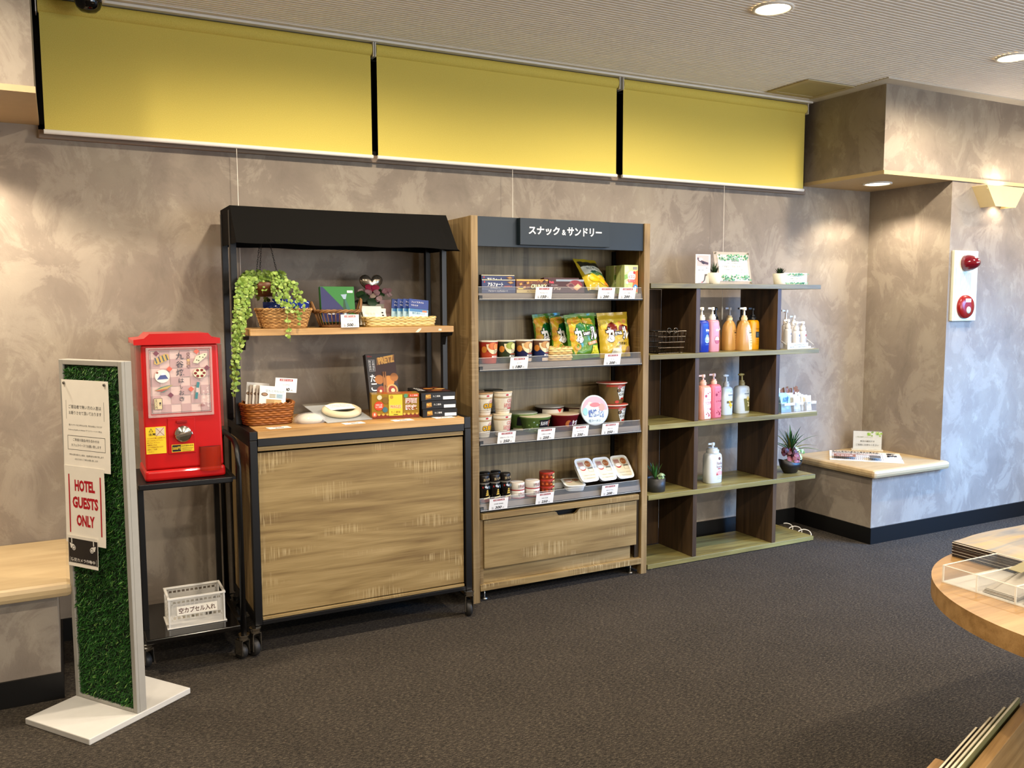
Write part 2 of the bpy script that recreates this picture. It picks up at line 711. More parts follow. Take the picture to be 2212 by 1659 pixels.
for yy in (-2.7, -1.775, -0.85):
    w3.box(XR, XR + 0.05, yy, yy + 0.05, 0.85, 2.15, STEEL)
structure(w3.obj('window_3'))
slab('wall_right_head', XR, XR + 0.1, 0.1, 2.4, 2.4, 2.70, PLASTER)
d1 = MB()
for yy in (0.1, 1.225, 2.35):
    d1.box(XR, XR + 0.05, yy, yy + 0.05, 0.0, 2.4, STEEL)
d1.box(XR, XR + 0.05, 0.1, 2.4, 2.34, 2.4, STEEL)
structure(d1.obj('door_1'))
w2 = MB()
for xx in (2.6, 4.07, 5.55):
    w2.box(xx, xx + 0.05, YF - 0.05, YF, 0.45, 2.35, STEEL)
structure(w2.obj('window_2'))


# ------------------------------------------------------------------ ceiling lamps
LENS = mat('#FFE9C4', 0.5, emit=14.0)


def downlight(name, label, loc, group, power, angle=172, blend=0.5, size=0.05):
    t = thing(name, label, 'ceiling light', loc, 0, group)
    MB().lathe([(0.086, 0.0), (0.086, -0.006), (0.074, -0.008), (0.070, -0.001)], WHITE, 32, capb=False, capt=False).obj('trim_ring', t)
    MB().lathe([(0.070, -0.0035), (0.035, -0.0045), (0.001, -0.005)], LENS, 32, capb=False, capt=False).obj('lens', t)
    lamp('lamp_light', (0, 0, -0.014), power, WARM, angle, blend, size, t)
    return t


LP = 98
dl = downlight('downlight', 'round recessed ceiling downlight glowing nearer the blinds end, over the grey carpet', (2.746, 2.854, CZ), 'ceiling downlights', LP)
dup(dl, (4.387, 2.848, CZ), label='round recessed ceiling downlight near the right bulkhead, cut by the photo edge')
for x in (-0.54, 1.10, 5.95):
    dup(dl, (x, 2.85, CZ), label='recessed ceiling downlight outside the picture')
for x in (-0.54, 1.10, 2.746, 4.387, 5.95):
    for yy in (0.5, -1.6):
        dup(dl, (x, yy, CZ), label='recessed ceiling downlight outside the picture')
downlight('soffit_downlight', 'small round downlight in the soffit over the right ledge', (4.545, 3.79, 2.178), 'soffit downlights', 30, 128, 0.4, 0.04)
downlight('soffit_downlight', 'small round downlight in the soffit over the left ledge, outside the picture', (-0.40, 3.80, 2.178), 'soffit downlights', 66, 128, 0.4, 0.04)

# wall sconce on the right wall
sc = thing('wall_sconce', 'cream trapezoid wall sconce glowing on the grey-blue right wall', 'wall lamp', (5.23, 3.5, 2.09))
a, b, zt, zb = 0.19, 0.10, 0.062, -0.062
GOLD = mat('#E3CF9C', 0.3, 0.2)
sm = MB()
fr = [(-a, -0.10, zt), (a, -0.10, zt), (b, -0.10, zb), (-b, -0.10, zb)]
bk = [(-a, 0.0, zt), (a, 0.0, zt), (b, 0.0, zb), (-b, 0.0, zb)]
sm.add(fr + bk, [(0, 3, 2, 1), (0, 4, 7, 3), (1, 2, 6, 5)], GOLD)
o = sm.obj('shade', sc)
so = o.modifiers.new('solid', 'SOLIDIFY')
so.thickness = 0.004
MB().box(-a + 0.012, a - 0.012, -0.095, -0.093, zt - 0.02, zt, mat('#FFE2A8', 0.4, emit=1.2)).obj('glow_strip', sc)
MB().box(-0.06, 0.06, -0.02, 0.0, -0.03, 0.03, WHITE).obj('wall_plate', sc)
for zz, rx, pw in ((0.03, pi, 5.0), (-0.03, 0.0, 2.5)):
    l = lamp('bulb_light', (0.03, -0.055, zz), pw, WARM, 150, 0.6, 0.02, sc)
    l.rotation_euler = (rx, 0, 0)
MB().lathe([(0.018, -0.02), (0.018, 0.02)], mat('#FFE9C4', 0.5, emit=6.0), 16, (0.03, -0.055, 0)).obj('bulb', sc)

# ------------------------------------------------------------------ roller blinds
YEL = NT('yellow_blind_fabric')
vv = YEL.mapping((1, 1, 1))
w_ = YEL.noise(vv, 420, 2, 0.5)
YEL.base(YEL.ramp(w_, [(0.35, '#CFBB56'), (0.65, '#DDCB69')]), 0.8, 0.2)
YEL.bump(w_, 0.15, 0.001)
YELF = YEL.m
for x0, x1, xc, lab in ((-0.02, 1.364, 0.733, 'yellow roller blind, widest in the photo, at the left end beside the camera dome'),
                        (1.386, 2.764, 2.116, 'yellow roller blind between the two black gaps, over the snack cabinet'),
                        (2.80, 4.175, 3.535, 'yellow roller blind at the right end, meeting the dark bulkhead')):
    t = thing('roller_blind', lab, 'window blind', (x0, 4.05, 2.14), 0, 'yellow roller blinds')
    L = x1 - x0
    m = MB()
    # roll of fabric and the hanging sheet
    roll = [(0.0 + 0.030 * cos(2 * pi * k / 20), 0.500 + 0.030 * sin(2 * pi * k / 20)) for k in range(20)]
    m.prism(roll, 0.0, L, YELF, 'x', True)
    m.obj('roll', t)
    MB().box(0.004, L - 0.004, -0.012, -0.0105, 0.008, 0.474, YELF).obj('fabric', t)
    rod = [(-0.011 + 0.0095 * cos(2 * pi * k / 16), 0.004 + 0.0095 * sin(2 * pi * k / 16)) for k in range(16)]
    MB().prism(rod, 0.0, L, WHITE, 'x', True).obj('bottom_bar', t)
    for xx in (-0.008, L + 0.004):
        MB().box(xx, xx + 0.004, -0.030, 0.028, 0.466, 0.532, WHITE).obj('bracket', t, 0.001)
    MB().tube([(xc - x0, -0.011, -0.004), (xc - x0, -0.011, -0.72)], 0.0013, WHITE, 5).obj('pull_cord', t)
    MB().lathe([(0.004, -0.80), (0.006, -0.79), (0.006, -0.73), (0.002, -0.715)], mat('#D9D2C2', 0.4), 10, (xc - x0, -0.011, 0)).obj('cord_pull', t)
hr = MB()
hr.box(-0.03, 4.21, 4.012, 4.05, 2.6735, 2.684, WHITE)
tag(hr.obj('blind_rail'), 'long thin white rail along the ceiling carrying the yellow blinds', 'rail')

# security dome
t = thing('security_camera', 'white security dome with black glass bowl on the ceiling at top left', 'security camera', (0.157, 3.86, CZ))
MB().lathe([(0.070, 0.0), (0.070, -0.035), (0.060, -0.055), (0.052, -0.060)], WHITE, 28).obj('housing', t)
MB().lathe([(0.050, -0.058), (0.049, -0.075), (0.042, -0.092), (0.028, -0.105), (0.001, -0.110)], mat('#050505', 0.06, 0, 0.6), 28, capb=False).obj('dome_glass', t)

# ceiling hatch
t = thing('ceiling_hatch', 'square beige hatch panel in the ribbed ceiling beside the bulkhead', 'hatch', (3.965, 3.80, CZ - 0.001))
hb = MB()
for q in ((-0.187, 0.187, -0.160, -0.125), (-0.187, 0.187, 0.125, 0.160), (-0.187, -0.15, -0.125, 0.125), (0.15, 0.187, -0.125, 0.125)):
    hb.box(q[0], q[1], q[2], q[3], -0.006, 0.0, mat('#B3A47C', 0.6))
hb.obj('hatch_frame', t)
MB().box(-0.15, 0.15, -0.125, 0.125, -0.003, 0.0, mat('#A89C74', 0.6)).obj('hatch_panel', t)

# fire alarm on the right wall
t = thing('fire_alarm', 'white fire alarm panel with red cone lamp and red button on the wall', 'fire alarm', (4.99, 3.5, 1.325))
IV = mat('#D9DCC6', 0.45)
fb = MB().box(-0.113, 0.113, -0.022, 0.0, 0.0, 0.433, IV)
fb.obj('case', t, 0.004)
gr = MB()
for k in range(9):
    gr.box(-0.052 + k * 0.012, -0.049 + k * 0.012, -0.0226, -0.022, 0.185, 0.300, mat('#9C9C88', 0.6))
gr.box(-0.096, -0.094, -0.0226, -0.022, 0.002, 0.431, mat('#8F8F7C', 0.6))
gr.obj('speaker_grille', t)
RED = mat('#7A0C10', 0.12, 0, 0.6, coat=0.5)
lt = MB()
lt.X = Matrix.Translation((-0.005, -0.022, 0.357)) @ Matrix.Rotation(radians(90), 4, 'X')
lt.lathe([(0.050, 0.0), (0.051, 0.020), (0.044, 0.045), (0.030, 0.072), (0.016, 0.088), (0.001, 0.092)], mat('#6A0418', 0.08, 0, 0.6, coat=1.0), 24, capb=False)
lt.obj('alarm_lamp', t)
bt = MB()
bt.X = Matrix.Translation((-0.002, -0.022, 0.088)) @ Matrix.Rotation(radians(90), 4, 'X')
bt.lathe([(0.073, 0.0), (0.073, 0.012), (0.066, 0.022), (0.034, 0.026)], mat('#8C1410', 0.25, 0, 0.5), 32, capb=False)
pb = bt.obj('push_button', t)
bc = MB()
bc.X = Matrix.Translation((0.004, -0.0475, 0.068)) @ Matrix.Rotation(radians(90), 4, 'X')
bc.lathe([(0.022, -0.004), (0.022, 0.001), (0.014, 0.002), (0.001, 0.0015)], mat('#B9B29A', 0.3), 20, capb=False)
bc.obj('button_cap', pb)
pr = Print(front(-0.0475, -0.002, 0.088), 0.0008)
pr.rect(-0.026, 0.026, 0.028, 0.050, CARD)
pr.text('火災報知機', 0.0, 0.039, 0.013, mat('#9A2018', 0.6), w=0.046)
pr.obj('label_print', pb)
# ================================================================== sign stand with artificial turf
GREY = mat('#9E9B93', 0.45, 0, 0.4)
SX = Vector((0.585, -0.811, 0))
sg = thing('sign_stand', 'tall narrow notice stand faced with artificial green turf on a white foot plate', 'sign stand', (0.10, 3.32, 0.0), atan2(-0.811, 0.585))
# local x runs along the face, local -y is out of the face; plate spans the depth
DX, DY = 0.163, 0.0
fp = MB().box(-0.165, 0.165, -0.214, 0.214, 0.0, 0.022, mat('#C9C7C1', 0.4))
fp.obj('base', sg, 0.003)
PW = 0.161
pn = MB()
y0, y1 = -0.020, 0.020
pn.box(-PW, PW, y0 + 0.012, y1, 0.0225, 1.256, GREY)
for q in ((-PW, -PW + 0.020, 0.0225, 1.256), (PW - 0.020, PW, 0.0225, 1.256), (-PW + 0.020, PW - 0.020, 1.238, 1.256), (-PW + 0.020, PW - 0.020, 0.0225, 0.034)):
    pn.box(q[0], q[1], y0, y0 + 0.012, q[2], q[3], GREY)
pn.obj('panel_frame', sg, 0.002)
tf = MB()
GR = [mat(h, 0.45, 0, 0.5) for h in ('#1C4A16', '#28601F', '#336E24', '#4A8A2C', '#123414', '#86B05A')]
tf.box(-PW + 0.021, PW - 0.021, y0 + 0.009, y0 + 0.0118, 0.035, 1.237, mat('#0B1F0B', 0.9))
rt = random.Random(3)
for i in range(13000):
    x = rt.uniform(-PW + 0.022, PW - 0.022)
    z = rt.uniform(0.038, 1.236)
    L = rt.uniform(0.010, 0.020)
    an = rt.uniform(0, 2 * pi)
    out = rt.uniform(0.3, 1.0)
    w = rt.uniform(0.0009, 0.0019)
    dx, dz = cos(an) * L * (1.1 - out * 0.5), sin(an) * L * (1.1 - out * 0.5) - 0.003
    dy = -L * out * 0.75
    px, pz = -sin(an) * w, cos(an) * w
    b = y0 + 0.009
    g = GR[min(5, int(abs(rt.gauss(0, 1.5))))] if rt.random() > 0.05 else GR[5]
    tf.add([(x - px, b, z - pz), (x + px, b, z + pz), (x + dx * 0.6 + px * 0.9, b + dy * 0.75, z + dz * 0.6 + pz * 0.9), (x + dx, b + dy, z + dz), (x + dx * 0.6 - px * 0.9, b + dy * 0.75, z + dz * 0.6 - pz * 0.9)], [(0, 1, 2, 3, 4)], g)
tf.obj('turf_foliage', sg)


def notice(name, label, x0, x1, z0, z1, yy, lift=0.004, sheet='#EDE7DA', curl=0.006):
    """a sheet of paper pinned on the turf (local coordinates of the stand); lower edge lifts a little"""
    m = MB()
    N = 6
    V, F = [], []
    for j in range(N + 1):
        k = j / N
        for xx in (x0, x1):
            V.append((xx, yy - curl * (1 - k) ** 2, z0 + (z1 - z0) * k))
    for j in range(N):
        F.append((2 * j, 2 * j + 1, 2 * j + 3, 2 * j + 2))
    o = thing(name, label, 'notice', sg.location, sg.rotation_euler.z)
    m.add(V, F, mat(sheet, 0.7, 0, 0.3))
    po = m.obj('sheet', o)
    so = po.modifiers.new('solid', 'SOLIDIFY')
    so.thickness = 0.0006
    so.offset = 1.0

    def f(u, v, d):
        k = (v - z0) / (z1 - z0)
        return (u, yy - curl * (1 - k) ** 2 - 0.0002 - d, v)
    return o, Print(f, 0.0002)


TX = PW
# local x = measured distance along the face minus half the width
q0, P = notice('paper_notice', 'printed white paper notice in Japanese pinned near the top of the turf stand', 0.034 - TX, 0.272 - TX, 0.872, 1.188, y0 - 0.016)
P.text('宿泊者様へ', 0.150 - TX, 1.146, 0.024, INK, w=0.132)
P.frame(0.053 - TX, 0.247 - TX, 1.050, 1.116, 0.0012, INK)
P.text('ご宿泊者で無い方の入室は', 0.150 - TX, 1.094, 0.013, INK, w=0.166)
P.text('お断りさせて頂いております', 0.150 - TX, 1.073, 0.013, INK, w=0.166)
P.text('個人マッサージなどの呼び込み行為、飛び込み禁止しております', 0.150 - TX, 1.030, 0.0065, INK, w=0.170)
P.text('Delivery health prohibited デリバリーヘルス禁止', 0.148 - TX, 1.013, 0.0065, INK, w=0.172)
P.frame(0.057 - TX, 0.249 - TX, 0.943, 0.993, 0.0012, INK)
P.text('ご来客の面会/待ち合わせは', 0.152 - TX, 0.979, 0.010, INK, w=0.134)
P.text('カフェスペースでお願い致します', 0.152 - TX, 0.960, 0.010, INK, w=0.152)
P.text('予約人数を超えた入館は、追加料金をお受け致します', 0.152 - TX, 0.926, 0.0065, INK, w=0.176)
P.text('みなさまのご了承をお願い致します', 0.152 - TX, 0.911, 0.0065, INK, w=0.118)
P.obj('label_print', q0)
for xx in (0.050, 0.256):
    MB().ball((xx - TX, y0 - 0.020, 1.176), 0.0055, mat('#6B655C', 0.3, 0.6), 1, 0.7, 1, 10, 6).obj('push_pin', q0)

RED1 = mat('#B01022', 0.6, 0, 0.3)
q1, P = notice('hotel_guests_sign', 'white paper sign with red lettering HOTEL GUESTS ONLY on the turf stand', 0.036 - TX, 0.241 - TX, 0.612, 0.886, y0 - 0.024)
P.frame(0.056 - TX, 0.224 - TX, 0.648, 0.856, 0.0062, RED1)
for cx_, cz_ in ((0.056, 0.648), (0.224, 0.648), (0.056, 0.856), (0.224, 0.856)):
    pass
for t_, z_, w_ in (('HOTEL', 0.818, 0.104), ('GUESTS', 0.758, 0.132), ('ONLY', 0.695, 0.094)):
    P.text(t_, 0.140 - TX, z_, 0.041, RED1, w=w_, bold=0.045)
P.obj('label_print', q1)

q2, P = notice('camera_notice', 'small black security camera notice at the foot of the papers on the turf stand', 0.050 - TX, 0.204 - TX, 0.530, 0.640, y0 - 0.033, sheet='#EDE7DA', curl=0.003)
BK = mat('#121116', 0.5)
P.rect(0.052 - TX, 0.202 - TX, 0.532, 0.638, BK)
WI = mat('#E9E6DE', 0.6)
P.text('24H', 0.127 - TX, 0.622, 0.0095, WI, w=0.026, bold=0.015)
P.text('Security', 0.127 - TX, 0.608, 0.0115, WI, w=0.053, bold=0.012)
P.text('System', 0.127 - TX, 0.594, 0.0115, WI, w=0.046, bold=0.012)
P.frame(0.058 - TX, 0.196 - TX, 0.542, 0.566, 0.0009, WI)
P.text('防犯カメラ作動中', 0.127 - TX, 0.554, 0.0125, WI, w=0.124, bold=0.01)
for s_, cx_ in ((1, 0.074), (-1, 0.180)):
    P.rect(cx_ - 0.0028 - TX - s_ * 0.004, cx_ + 0.0022 - TX - s_ * 0.004, 0.612, 0.638, WI)
    P.poly([(cx_ + s_ * a - TX, b) for a, b in (((-0.015, 0.612), (0.008, 0.607), (0.010, 0.592), (-0.010, 0.594)) if s_ < 0 else ((-0.015, 0.612), (-0.010, 0.594), (0.010, 0.592), (0.008, 0.607)))], WI)
    P.disc(cx_ + s_ * 0.006 - TX, 0.596, 0.0095, WI)
    P.ring(cx_ + s_ * 0.006 - TX, 0.596, 0.0070, 0.0022, BK)
P.obj('label_print', q2)

# ================================================================== capsule vending machine on a black trolley
RD = mat('#B80D0E', 0.28, 0, 0.5, coat=0.3)
RDD = mat('#8E0A0C', 0.3, 0, 0.5)
gm = thing('capsule_machine', 'glossy red capsule toy vending machine on the black trolley', 'vending machine', (0.418, 3.72, 0.7562))
gb = MB()
gb.add([(-0.152, -0.125, 0.0), (0.152, -0.125, 0.0), (0.152, 0.13, 0.0), (-0.152, 0.13, 0.0),
        (-0.150, -0.125, 0.045), (0.150, -0.125, 0.045), (0.150, 0.13, 0.045), (-0.150, 0.13, 0.045)],
       [(0, 3, 2, 1), (0, 1, 5, 4), (1, 2, 6, 5), (2, 3, 7, 6), (3, 0, 4, 7), (4, 5, 6, 7)], RD)
gb.obj('base', gm, 0.012, 3)
gb = MB()
gb.add([(-0.147, -0.120, 0.0455), (0.145, -0.120, 0.0455), (0.145, 0.13, 0.0455), (-0.147, 0.13, 0.0455),
        (-0.147, -0.120, 0.535), (0.137, -0.120, 0.535), (0.137, 0.13, 0.535), (-0.147, 0.13, 0.535)],
       [(0, 3, 2, 1), (0, 1, 5, 4), (1, 2, 6, 5), (2, 3, 7, 6), (3, 0, 4, 7), (4, 5, 6, 7)], RD)
gb.obj('body', gm, 0.008, 3)
gb = MB()
gb.prism([(-0.172, 0.5355), (0.145, 0.5355), (0.145, 0.558), (0.115, 0.560), (0.100, 0.578), (-0.115, 0.578), (-0.135, 0.560), (-0.172, 0.556)], -0.135, 0.135, RD, 'y')
gb.obj('lid', gm, 0.006, 3)
gb = MB().box(-0.168, -0.150, -0.10, 0.10, 0.28, 0.53, mat('#9A4A44', 0.08, 0, 0.5, 0.35))
gb.obj('side_window', gm)
gb = MB().box(0.140, 0.154, -0.10, 0.10, 0.20, 0.53, mat('#9A4A44', 0.08, 0, 0.5, 0.35))
gb.obj('side_window', gm)
# poster behind a clear cover
POS = mat('#D6B9B2', 0.6)
px0, px1, pz0, pz1 = -0.130, 0.113, 0.252, 0.524
pc = MB().box(px0 + 0.012, px1 - 0.010, -0.1225, -0.1206, pz0 + 0.014, pz1 - 0.010, POS)
po = pc.obj('poster', gm)
P = Print(front(-0.1227), 0.0004)
A0, A1, B0, B1 = px0 + 0.012, px1 - 0.010, pz0 + 0.014, pz1 - 0.010
for i in range(6):
    for j in range(7):
        if (i + j) % 2:
            P.rect(A0 + (A1 - A0) * i / 6, A0 + (A1 - A0) * (i + 1) / 6, B0 + (B1 - B0) * j / 7, B0 + (B1 - B0) * (j + 1) / 7, mat('#B99796', 0.6))
P.d += 0.0002
P.frame(A0 + 0.003, A1 - 0.003, B0 + 0.003, B1 - 0.003, 0.0016, mat('#5A4A4A', 0.6))
NV = mat('#1B1A34', 0.6)
P.vtext('九谷焼', -0.008, 0.502, 0.026, NV, step=0.032, bold=0.012, w=0.028)
P.vtext('はしおき', -0.005, 0.402, 0.018, NV, step=0.024, bold=0.008, w=0.019)
for k, ch in enumerate('伝統工芸品'):
    P.disc(0.024, 0.497 - k * 0.0125, 0.0058, mat(['#6A3B40', '#6A3B40', '#C9A24E', '#9B6A32', '#6A3B40'][k], 0.6))
    P.text(ch, 0.024, 0.497 - k * 0.0125, 0.007, POS)
DM, OR = mat('#6B1638', 0.6), mat('#D2543C', 0.6)


def dia(u, v, m, r=0.011):
    P.poly([(u - r, v), (u, v - r), (u + r, v), (u, v + r)], m)


dia(-0.093, 0.502, DM); dia(-0.047, 0.440, OR); dia(-0.046, 0.338, DM)
dia(0.055, 0.506, OR); dia(0.092, 0.440, DM); dia(0.030, 0.358, OR)
# chopstick rests: striped bar, fuji dish, leaf, dotted shell, flower, teal strip
P.poly([(-0.102, 0.462), (-0.090, 0.458), (-0.046, 0.478), (-0.050, 0.498), (-0.062, 0.500), (-0.098, 0.480)], mat('#C5A24E', 0.6))
for k in range(4):
    x = -0.094 + k * 0.013
    P.poly([(x, 0.462 + k * 0.004), (x + 0.005, 0.464 + k * 0.004), (x - 0.002, 0.486 + k * 0.004), (x - 0.006, 0.484 + k * 0.004)], mat(['#2C4E5C', '#31305E', '#2C4E5C', '#37474F'][k], 0.6))
P.disc(-0.074, 0.413, 0.027, mat('#EDE6DA', 0.5), 0.026)
P.poly([(-0.094, 0.400), (-0.052, 0.402), (-0.066, 0.424), (-0.076, 0.424)], mat('#2A3F86', 0.6))
P.poly([(-0.080, 0.417), (-0.062, 0.418), (-0.067, 0.425), (-0.076, 0.425)], CARD)
P.disc(-0.092, 0.427, 0.004, mat('#8E3A28', 0.6))
P.poly([(-0.104, 0.357), (-0.070, 0.351), (-0.036, 0.378), (-0.060, 0.376), (-0.084, 0.370)], mat('#4F7C6A', 0.6))
P.poly([(-0.104, 0.357), (-0.060, 0.362), (-0.036, 0.378), (-0.070, 0.370)], mat('#BFA05A', 0.6))
P.poly([(-0.104, 0.357), (-0.078, 0.353), (-0.052, 0.364), (-0.080, 0.361)], mat('#A8452F', 0.6))
P.poly([(0.040, 0.462), (0.058, 0.458), (0.092, 0.486), (0.094, 0.498), (0.080, 0.498), (0.052, 0.486)], mat('#D9D3B8', 0.5))
for a, b in ((0.055, 0.472), (0.066, 0.484), (0.078, 0.482), (0.085, 0.492), (0.062, 0.470)):
    P.disc(a, b, 0.0024, mat('#4B5A3A', 0.6))
P.disc(0.064, 0.420, 0.024, mat('#E0D8B8', 0.5), 0.020)
for k in range(6):
    P.disc(0.064 + 0.016 * cos(k * pi / 3), 0.420 + 0.013 * sin(k * pi / 3), 0.006, mat('#7A1F1E', 0.6), 0.0052)
P.poly([(0.042, 0.320), (0.052, 0.318), (0.062, 0.384), (0.052, 0.386)], mat('#3F7F86', 0.6))
P.poly([(0.047, 0.345), (0.056, 0.344), (0.058, 0.362), (0.049, 0.363)], POS)
P.rect(-0.108, -0.078, 0.284, 0.328, mat('#D6C49A', 0.6))
P.frame(-0.108, -0.078, 0.284, 0.328, 0.0012, NV)
P.vtext('五〇〇円', -0.100, 0.324, 0.008, NV, step=0.0095)
P.vtext('一回', -0.086, 0.312, 0.006, NV)
PK = mat('#F4E9E2', 0.6)
P.vtext('どれがでるかな', 0.092, 0.365, 0.009, PK, step=0.0118)
P.vtext('おたのしみ', 0.076, 0.352, 0.009, PK, step=0.0125)
P.text('六種類', 0.066, 0.292, 0.010, mat('#8A4A4C', 0.6), w=0.024)
P.obj('label_print', po)
cv = MB()
for q in ((px0, px1, pz0, pz0 + 0.010), (px0, px1, pz1 - 0.008, pz1), (px0, px0 + 0.010, pz0, pz1), (px1 - 0.008, px1, pz0, pz1)):
    cv.box(q[0], q[1], -0.132, -0.1206, q[2], q[3], mat('#E8C9C4', 0.06, 0, 0.6, 0.30))
cv.obj('cover_frame', gm, 0.002)
MB().box(px0 + 0.001, px1 - 0.001, -0.1315, -0.1305, pz0 + 0.001, pz1 - 0.001, mat('#FFFFFF', 0.05, 0, 0.5, 0.03)).obj('cover_pane', gm)
# warning sticker
YS = mat('#E6C21E', 0.5)
P = Print(front(-0.1206), 0.0006)
P.rect(-0.142, -0.069, 0.110, 0.216, YS)
P.poly([(-0.131, 0.196), (-0.114, 0.196), (-0.1225, 0.211)], INK)
P.poly([(-0.128, 0.1975), (-0.117, 0.1975), (-0.1225, 0.208)], YS)
P.text('!', -0.1225, 0.202, 0.007, INK)
P.text('注意', -0.119, 0.187, 0.010, INK, w=0.026, bold=0.02)
P.rect(-0.106, -0.074, 0.180, 0.212, mat('#CBB9A0', 0.6))
for s_ in (1, -1):
    P.poly([(-0.090 - 0.016, 0.196 - s_ * 0.016 - 0.001), (-0.090 - 0.014, 0.196 - s_ * 0.016 - 0.001), (-0.090 + 0.016, 0.196 + s_ * 0.016), (-0.090 + 0.014, 0.196 + s_ * 0.016)][::1 if s_ > 0 else 1], mat('#7A1418', 0.6))
for k, t_ in enumerate(('小さなお子様には危険です', '口に入れないで下さい', '投げないで下さい', '保護者の方は', '小さな部品があります', '誤飲にご注意', 'ください')):
    P.text(t_, -0.138, 0.172 - k * 0.0088, 0.0058, mat('#8A2A10', 0.6), w=min(0.066, 0.0058 * len(t_)), align='l')
P.obj('label_print', gm)
P = Print(front(-0.1237), 0.0004)
P.rect(-0.050, 0.033, 0.111, 0.141, YS)
P.rect(-0.048, -0.016, 0.113, 0.139, BK)
P.text('500円', -0.032, 0.126, 0.013, YS, w=0.028, bold=0.02)
P.text('500円硬貨専用', 0.008, 0.134, 0.0055, INK, w=0.044)
for k in range(3):
    P.rect(-0.012, 0.030 - k * 0.004, 0.124 - k * 0.0055, 0.1256 - k * 0.0055, mat('#7C6A12', 0.6))
P.obj('label_print', gm)
# coin mechanism
MB().box(-0.062, 0.040, -0.1235, -0.1195, 0.104, 0.246, RD).obj('coin_panel', gm, 0.002)
MB().box(-0.030, 0.010, -0.131, -0.1237, 0.226, 0.236, RDD).obj('coin_slot', gm, 0.001)
kb = MB()
kb.X = Matrix.Translation((-0.006, -0.1237, 0.182)) @ Matrix.Rotation(radians(90), 4, 'X')
kb.lathe([(0.033, 0.0), (0.032, 0.008), (0.026, 0.013), (0.001, 0.015)], CHROME, 32, capb=False)
kb.X = Matrix.Translation((-0.006, -0.1237, 0.182)) @ Matrix.Rotation(radians(-12), 4, 'Y')
kb.box(-0.032, 0.032, -0.038, -0.013, -0.006, 0.006, CHROME)
kb.obj('turn_knob', gm, 0.002)
# prize chute
ch = MB()
N = 10
V, F = [], []
for i in range(N + 1):
    an = pi * i / N
    x, yy = 0.094 - 0.042 * cos(an), -0.121 - 0.030 * sin(an)
    V += [(x, yy, 0.030), (x, yy, 0.127)]
for i in range(N):
    F.append((2 * i, 2 * i + 2, 2 * i + 3, 2 * i + 1))
ch.add(V, F, mat('#B02A10', 0.08, 0, 0.6, 0.62), True)
ch.obj('chute_cover', gm)
MB().box(0.054, 0.134, -0.1212, -0.1206, 0.032, 0.125, mat('#3A0506', 0.5)).obj('chute_opening', gm)
P = Print(front(-0.1212), 0.0)

# trolley
tr = thing('trolley', 'black tubular trolley carrying the red machine and the clear crate', 'trolley', (0.0, 0.0, 0.0))
BGL = mat('#0B0908', 0.12, 0, 0.6)
MB().box(0.238, 0.59, 3.56, 3.93, 0.732, 0.7555, METALB).obj('top_shelf', tr, 0.004)
MB().box(0.238, 0.59, 3.50, 3.93, 0.140, 0.160, BGL).obj('lower_shelf', tr, 0.004)
for x, yy in ((0.250, 3.63), (0.250, 3.905), (0.575, 3.905)):
    MB().box(x - 0.011, x + 0.011, yy - 0.011, yy + 0.011, 0.10, 0.7315, METALB).obj('leg', tr, 0.002)
x = 0.607
MB().tube([(x, 3.53, 0.10), (x, 3.53, 0.80), (x, 3.535, 0.84), (x, 3.56, 0.875), (x, 3.62, 0.895), (x, 3.85, 0.90), (x, 3.90, 0.885), (x, 3.92, 0.84), (x, 3.92, 0.10)], 0.011, METALB, 10).obj('side_hoop', tr)
for zz in (0.15, 0.742):
    MB().box(0.59, x, 3.60, 3.88, zz - 0.006, zz + 0.006, METALB).obj('side_bracket', tr)


def caster(parent, x, yy, rot=0.0, r=0.033, top=0.12):
    RUB = mat('#24221F', 0.55)
    x, yy = x - parent.location.x, yy - parent.location.y
    m = MB()
    m.X = Matrix.Translation((x, yy, 0)) @ Matrix.Rotation(rot, 4, 'Z')
    m.lathe([(0.020, top - 0.022), (0.022, top - 0.016), (0.021, top - 0.008), (0.024, top - 0.006), (0.024, top)], CHROME, 18)
    m.box(-0.019, -0.0165, -0.014, 0.030, r - 0.010, top - 0.022, CHROME)
    m.box(0.0165, 0.019, -0.014, 0.030, r - 0.010, top - 0.022, CHROME)
    m.box(-0.019, 0.019, -0.014, 0.030, top - 0.025, top - 0.022, CHROME)
    o = m.obj('caster_fork', parent)
    m = MB()
    m.X = Matrix.Translation((x, yy, 0)) @ Matrix.Rotation(rot, 4, 'Z') @ Matrix.Translation((0, 0.016, r)) @ Matrix.Rotation(radians(90), 4, 'Y')
    m.lathe([(0.012, -0.014), (r * 0.86, -0.0145), (r, -0.009), (r, 0.009), (r * 0.86, 0.0145), (0.012, 0.014)], RUB, 24)
    m.obj('wheel', o)


for x, yy in ((0.607, 3.54), (0.250, 3.63), (0.607, 3.89), (0.250, 3.89)):
    caster(tr, x, yy, 0.5, 0.030, 0.105)

# translucent crate
cr = thing('crate', 'clear plastic crate labelled in Japanese for empty capsules on the lower trolley shelf', 'crate', (0.437, 3.655, 0.1605))
CP = mat('#E2DFD6', 0.3, 0, 0.5, 0.34)
CPR = mat('#E9E6DE', 0.35, 0, 0.5, 0.75)
cw, cd, chh = 0.105, 0.074, 0.125


def holes_wall(m, x0, x1, z0, z1, fpt, nx, nz, material):
    """a wall of nx by nz open cells with bars between"""
    hx, hz = (x1 - x0) / nx, (z1 - z0) / nz
    for j in range(nz + 1):
        fpt(m, x0, x1, z0 + j * hz - 0.0028, z0 + j * hz + 0.0028, material)
    for i in range(nx + 1):
        for j in range(nz):
            fpt(m, x0 + i * hx - 0.0028, x0 + i * hx + 0.0028, z0 + j * hz + 0.0028, z0 + (j + 1) * hz - 0.0028, material)


